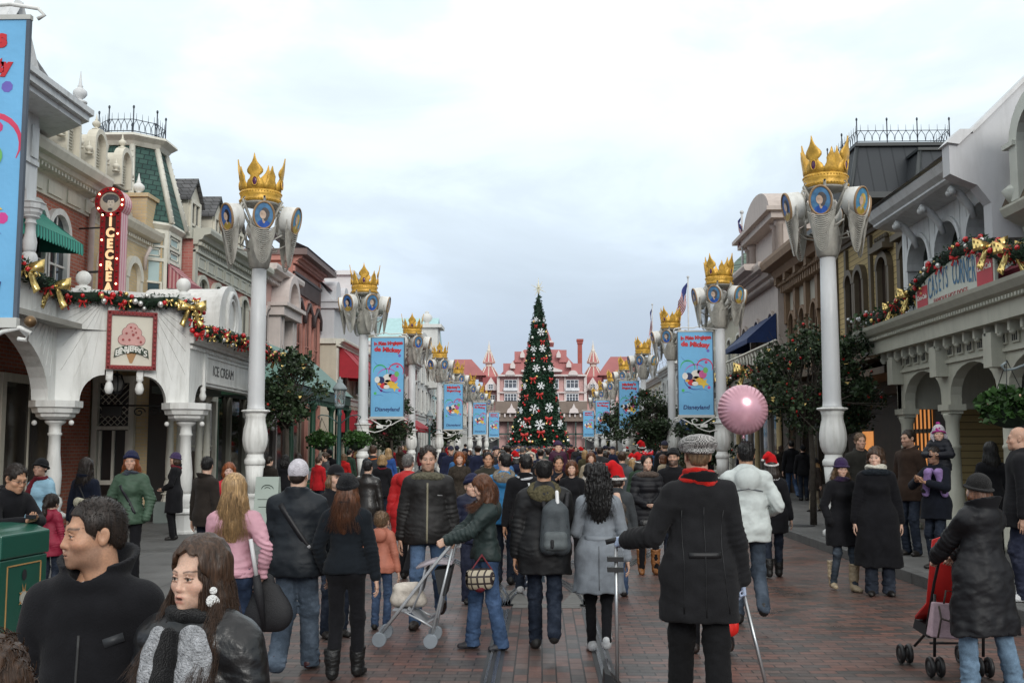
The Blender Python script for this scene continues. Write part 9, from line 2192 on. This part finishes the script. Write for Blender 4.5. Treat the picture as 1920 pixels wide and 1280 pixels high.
for(px,py)in((718,1190),(812,1193)):
 for s in(-1,1):
  for e in(-.022,.022):
   c=S(px,py,s)+Vector((0,e,0));mb=MB();rr=.062;mb.add([],[]);
   pr=[(rr,-.014),(rr,.014)];n=18;vs=[]
   for k in range(n):t=2*math.pi*k/n;vs+=[(c.x+rr*math.cos(t),c.y-.014,c.z+rr*math.sin(t)),(c.x+rr*math.cos(t),c.y+.014,c.z+rr*math.sin(t))]
   mb.add(vs,[(2*k,2*((k+1)%n),2*((k+1)%n)+1,2*k+1)for k in range(n)]+[tuple(range(0,2*n,2))[::-1],tuple(range(1,2*n,2))]);mb.build('wheel',gy,st,bevel=.004)
mb=MB();mb.sheet([[S(800,1062,s)for s in(-1,0,1)],[S(790,1105,s)for s in(-1,0,1)],[S(775,1140,s)for s in(-1,0,1)],[S(742,1136,s)for s in(-1,0,1)]],th=.012);mb.sheet([[S(768,1135,s)for s in(-.9,.9)],[S(800,1165,s)for s in(-.9,.9)],[S(826,1150,s)for s in(-.9,.9)],[S(838,1090,s)for s in(-.9,.9)]],th=.008);mb.build('seat',mat('stroller_mesh_grey',(.27,.28,.30),rough=.5,var=.25,vscale=10),st)
mb=MB();mb.sheet([[S(786,1062,s)for s in(-1,1)],[S(815,1052,s)for s in(-1,1)],[S(850,1054,s)for s in(-1,1)]],th=.02);mb.build('tray',mat('stroller_tray',(.36,.32,.35),rough=.4),st)
mb=MB();mb.hexa([S(818,1064,-.9),S(850,1060,-.9),S(850,1060,.9),S(818,1064,.9),S(826,1108,-.9),S(838,1112,-.9),S(838,1112,.9),S(826,1108,.9)]);mb.build('folded_hood',NY('charcoal',(.022,.024,.026)),st)
c=P(766,1113,Y0);V,Q=fmesh((-.2,-.2,-.14),(.2,.2,.14),.011,lambda f:(f.cone((-.10,0,-.05),(.10,0,-.05),.065,.065,k=.03,flat=1.4,fc=0),f.cone((-.085,0,.045),(.07,0,.05),.06,.055,k=.05,flat=1.4,fc=0),f.displace(lambda X,Y,Z:.008*fnoise(X,Y,Z,14,3))))
r_=empty('cream_bag',c,'cream soft bag lying in the seat of the silver stroller','bag');link('bag',np_mesh('bag',[(V,Q,0)],[NY('ivory',(.55,.50,.44))]),r_)
Y1=8.75;st=empty('stroller',G(1780,1240),'red stroller with black frame pushed by the woman in the quilted coat','stroller')
Z_=lambda px,py,dy=0:P(px,py,Y1)+Vector((0,dy,0))
mb=MB()
for dx in(0,90):
 mb.tube([Z_(1742+dx,1010,-.3),Z_(1743+dx,1090,-.1),Z_(1745+dx,1190,.1),Z_(1744+dx,1225,.35)],.012,7);mb.tube([Z_(1744+dx,1110,-.1),Z_(1742+dx,1225,-.12)],.012,7)
for py in(1012,1190,1205):mb.tube([Z_(1743,py,0),Z_(1834,py,0)],.010,6)
mb.build('frame',BPL,st)
for(px,dy)in((1734,-.12),(1752,-.12),(1824,-.12),(1842,-.12),(1722,.42),(1738,.42),(1838,.42)):
 c=Z_(px,1236,dy);c.z=.085;mb=MB();mb.tube([c+Vector((0,.062*math.cos(t),.062*math.sin(t)))for t in np.linspace(0,2*math.pi,19)[:-1]],.020,7,closed=True);w_=mb.build('wheel',BPL,st);mb=MB();mb.tube([c+Vector((-.012,0,0)),c+Vector((.012,0,0))],.046,12);mb.build('hub',mat('wheel_hub',(.05,.05,.052),rough=.4),w_)
mb=MB();mb.sheet([[Z_(1742,1010,-.06),Z_(1786,992,-.10),Z_(1832,1008,-.06)],[Z_(1740,1060,-.03),Z_(1788,1052,-.08),Z_(1834,1060,-.03)],[Z_(1738,1130,.02),Z_(1788,1134,.0),Z_(1834,1128,.02)],[Z_(1740,1165,.30),Z_(1790,1172,.30),Z_(1834,1168,.30)]],th=.025);mb.build('seat',mat('stroller_red',(.56,.018,.015),rough=.6,var=.15,vscale=6),st)
mb=MB();mb.hexa([Z_(1740,1195,0),Z_(1838,1195,0),Z_(1838,1190,.35),Z_(1740,1190,.35),Z_(1744,1175,0),Z_(1834,1175,0),Z_(1834,1172,.35),Z_(1744,1172,.35)]);mb.build('basket',BPL,st)
r_=empty('tote_bag',Z_(1752,1160,-.16),'pale pink tote bag with dark straps hung on the red stroller','bag');mb=MB();mb.hexa([Z_(1727,1185,-.22),Z_(1782,1190,-.22),Z_(1782,1190,-.10),Z_(1727,1185,-.10),Z_(1734,1122,-.18),Z_(1776,1126,-.18),Z_(1776,1126,-.13),Z_(1734,1122,-.13)]);mb.build('bag',NY('pink',(.46,.33,.37)),r_,bevel=.012)
mb=MB();mb.tube([Z_(1742,1128,-.21),Z_(1744,1150,-.235),Z_(1738,1185,-.235)],.008,5);mb.tube([Z_(1744,1150,-.235),Z_(1776,1160,-.235)],.008,5);mb.tube([Z_(1752,1124,-.2),Z_(1756,1100,-.2),Z_(1768,1102,-.2),Z_(1770,1126,-.2)],.008,5);mb.build('straps',NY('brown',(.07,.055,.045)),r_)
# ============== THE CROWD FURTHER DOWN THE STREET
CJ=[('black',BLK),('black',BLK),('navy',NVY),('navy',(.016,.02,.045)),('charcoal',(.03,.03,.033)),('dark brown',(.04,.027,.02)),('red',(.36,.016,.02)),('grey',(.12,.125,.13)),('beige',(.30,.25,.18)),('dark green',(.03,.055,.035)),('blue',(.04,.12,.28)),('cream',(.50,.47,.40)),('wine red',(.12,.012,.02)),('purple',(.07,.02,.09)),('olive',(.06,.055,.03))]
PROTO=[]
for i,(sx,hr,hc_,hl,ht,hn)in enumerate((('m','short','dark',.2,None,'short dark hair'),('f','long','brown',.24,None,'long brown hair'),('m','short','black',.2,'beanie','a knitted hat'),('f','bob','blonde',.2,None,'fair bobbed hair'),('f','long','black',.2,'santa','a red santa hat'),('m','sides','grey',.2,None,'thin grey hair'),('f','bob','auburn',.2,None,'reddish hair'),('m','short','fairbrown',.2,'cap','a peaked cap'),('f','bun','dark',.2,None,'dark hair tied up'))):
 inf=make_person((0,30,0),1.72 if sx=='m' else 1.63,0,'person',sex=sx,hair=hr,hcol=hc_,hlen=hl,hat=ht,hat_col=(.03,.03,.05),hat_key='crowd_'+(ht or 'none'),lod=3,feet=(STEP,WALK,None)[i%3],jacket=J('crowd',BLK,hem=(.78,.62,.84)[i%3],collar=('stand','hood','fold')[i%3],bulk=.028),trousers=(DJ,BT,MJ)[i%3],seed=40+i)
 PROTO.append((inf['root'],hn))
rr=random.Random(11);spots=[];used=set();first=[True]*len(PROTO)
def dims():return None
tries=0
while len(spots)<150 and tries<20000:
 tries+=1
 Y=19.5+105*rr.random()**1.5;X=rr.uniform(-7.6,7.2)
 if-4.3<X<-3.7 or 4.6<X<5.1:continue
 if Y<27 and(X<-1.2 or X>2.6):continue
 if Y<36 and(X<-2.6 or X>3.6):continue
 if(X<-4.3 or X>5.1)and Y>70:continue
 if any((X-a)**2+((Y-b)*.8)**2<(.62+Y*.004)**2 for a,b in spots):continue
 if any((X-i['root'].location.x)**2+(Y-i['root'].location.y)**2<.5 for i in PPL.values()):continue
 if any(abs(X-x)<.55 and abs(Y-y)<.6 for x,y in((-5.65,21+12.7*(Y-21)//12.7),(-5.22,27.5))):continue
 spots.append((X,Y))
for X,Y in spots:
 for _ in range(400):
  k=rr.randrange(len(PROTO));jn,jc=CJ[rr.randrange(len(CJ))];away=rr.random()<.62
  side='left of tree' if X<XT*Y/YT-1.2 else('right of tree' if X>XT*Y/YT+1.2 else 'before tree')
  zone='near' if Y<36 else('middle' if Y<62 else 'far')
  lb='person in %s coat, %s, %s, %s crowd %s'%(jn,PROTO[k][1],'from behind' if away else 'facing us',zone,side)
  if lb not in used:break
 used.add(lb);o=PROTO[k][0]if first[k]else copy_tree(PROTO[k][0]);first[k]=False
 o.location=(X,Y,0.0 if KERB_L<X<KERB_R else .147);o.rotation_euler=(0,0,R((180 if away else 0)+rr.gauss(0,22)));s=o.scale[0]*rr.uniform(.94,1.07);o.scale=(s,s,s)
 tag(o,lb,'person','people in the crowd down the street')
 for ch in o.children:
  n_=ch.name.split('.')[0]
  if n_ in('jacket','coat','trousers'):
   ch.material_slots[0].link='OBJECT';ch.material_slots[0].material=cloth('crowd_'+jn.replace(' ','_')+str(int(jc[0]*1e3)),jc,'wool')if n_!='trousers' else cloth('t_'+rr.choice(('dark_jeans','mid_jeans','black_trousers')),(.02,.03,.05),'denim')
# ============== LIGHT AND RENDER SETTINGS
SUN_EL,SUN_AZ=R(24),R(164)
w=bpy.data.worlds.new('World');SC.world=w;w.use_nodes=True;nt=w.node_tree;bg=nt.nodes['Background']
sky=nt.nodes.new('ShaderNodeTexSky');sky.sky_type='NISHITA';sky.sun_disc=False;sky.sun_elevation=SUN_EL;sky.sun_rotation=SUN_AZ;sky.air_density=1.2;sky.dust_density=2.0
tc=nt.nodes.new('ShaderNodeTexCoord');sp=nt.nodes.new('ShaderNodeSeparateXYZ');nt.links.new(tc.outputs['Generated'],sp.inputs[0])
mp=nt.nodes.new('ShaderNodeMapping');mp.inputs['Scale'].default_value=(1,1,2.2);nt.links.new(tc.outputs['Generated'],mp.inputs[0])
n1=nd(nt,'ShaderNodeTexNoise',Scale=2.6,Detail=7.0,Roughness=.55,Distortion=.4);nt.links.new(mp.outputs[0],n1.inputs['Vector'])
grad=ramp(nt,sp.outputs[2],[(0.0,(5.2,6.2,7.9)),(.10,(6.1,7.2,8.9)),(.20,(8.2,9.4,10.6)),(.29,(9.4,10.6,11.2)),(.42,(10.6,11.9,12.1)),(.75,(13.5,13.8,13.8)),(1.0,(14.5,14.6,14.5))])
cl=ramp(nt,n1.outputs[0],[(.36,.88),(.48,.98),(.54,1.10),(.64,1.18)])
deck=mixc(nt,1.0,grad,cl,'MULTIPLY')
nt.links.new(mixc(nt,.90,sky.outputs[0],deck),bg.inputs['Color']);bg.inputs['Strength'].default_value=.10
sl=bpy.data.lights.new('sun','SUN');sl.energy=1.5;sl.angle=R(20);sl.color=(1,.97,.92);so=bpy.data.objects.new('sun',sl);COL.objects.link(so)
d=Vector((math.sin(SUN_AZ)*math.cos(SUN_EL),math.cos(SUN_AZ)*math.cos(SUN_EL),math.sin(SUN_EL)));so.rotation_euler=d.to_track_quat('Z','Y').to_euler();so.location=(0,0,40)
SC.render.engine='CYCLES';SC.cycles.use_denoising=True;SC.cycles.max_bounces=6;SC.cycles.diffuse_bounces=3;SC.cycles.glossy_bounces=3;SC.cycles.transmission_bounces=4;SC.cycles.caustics_reflective=False;SC.cycles.caustics_refractive=False
SC.view_settings.view_transform='Standard';SC.view_settings.look='None';SC.view_settings.exposure=0;SC.view_settings.gamma=1
SC.render.resolution_x=1024;SC.render.resolution_y=682
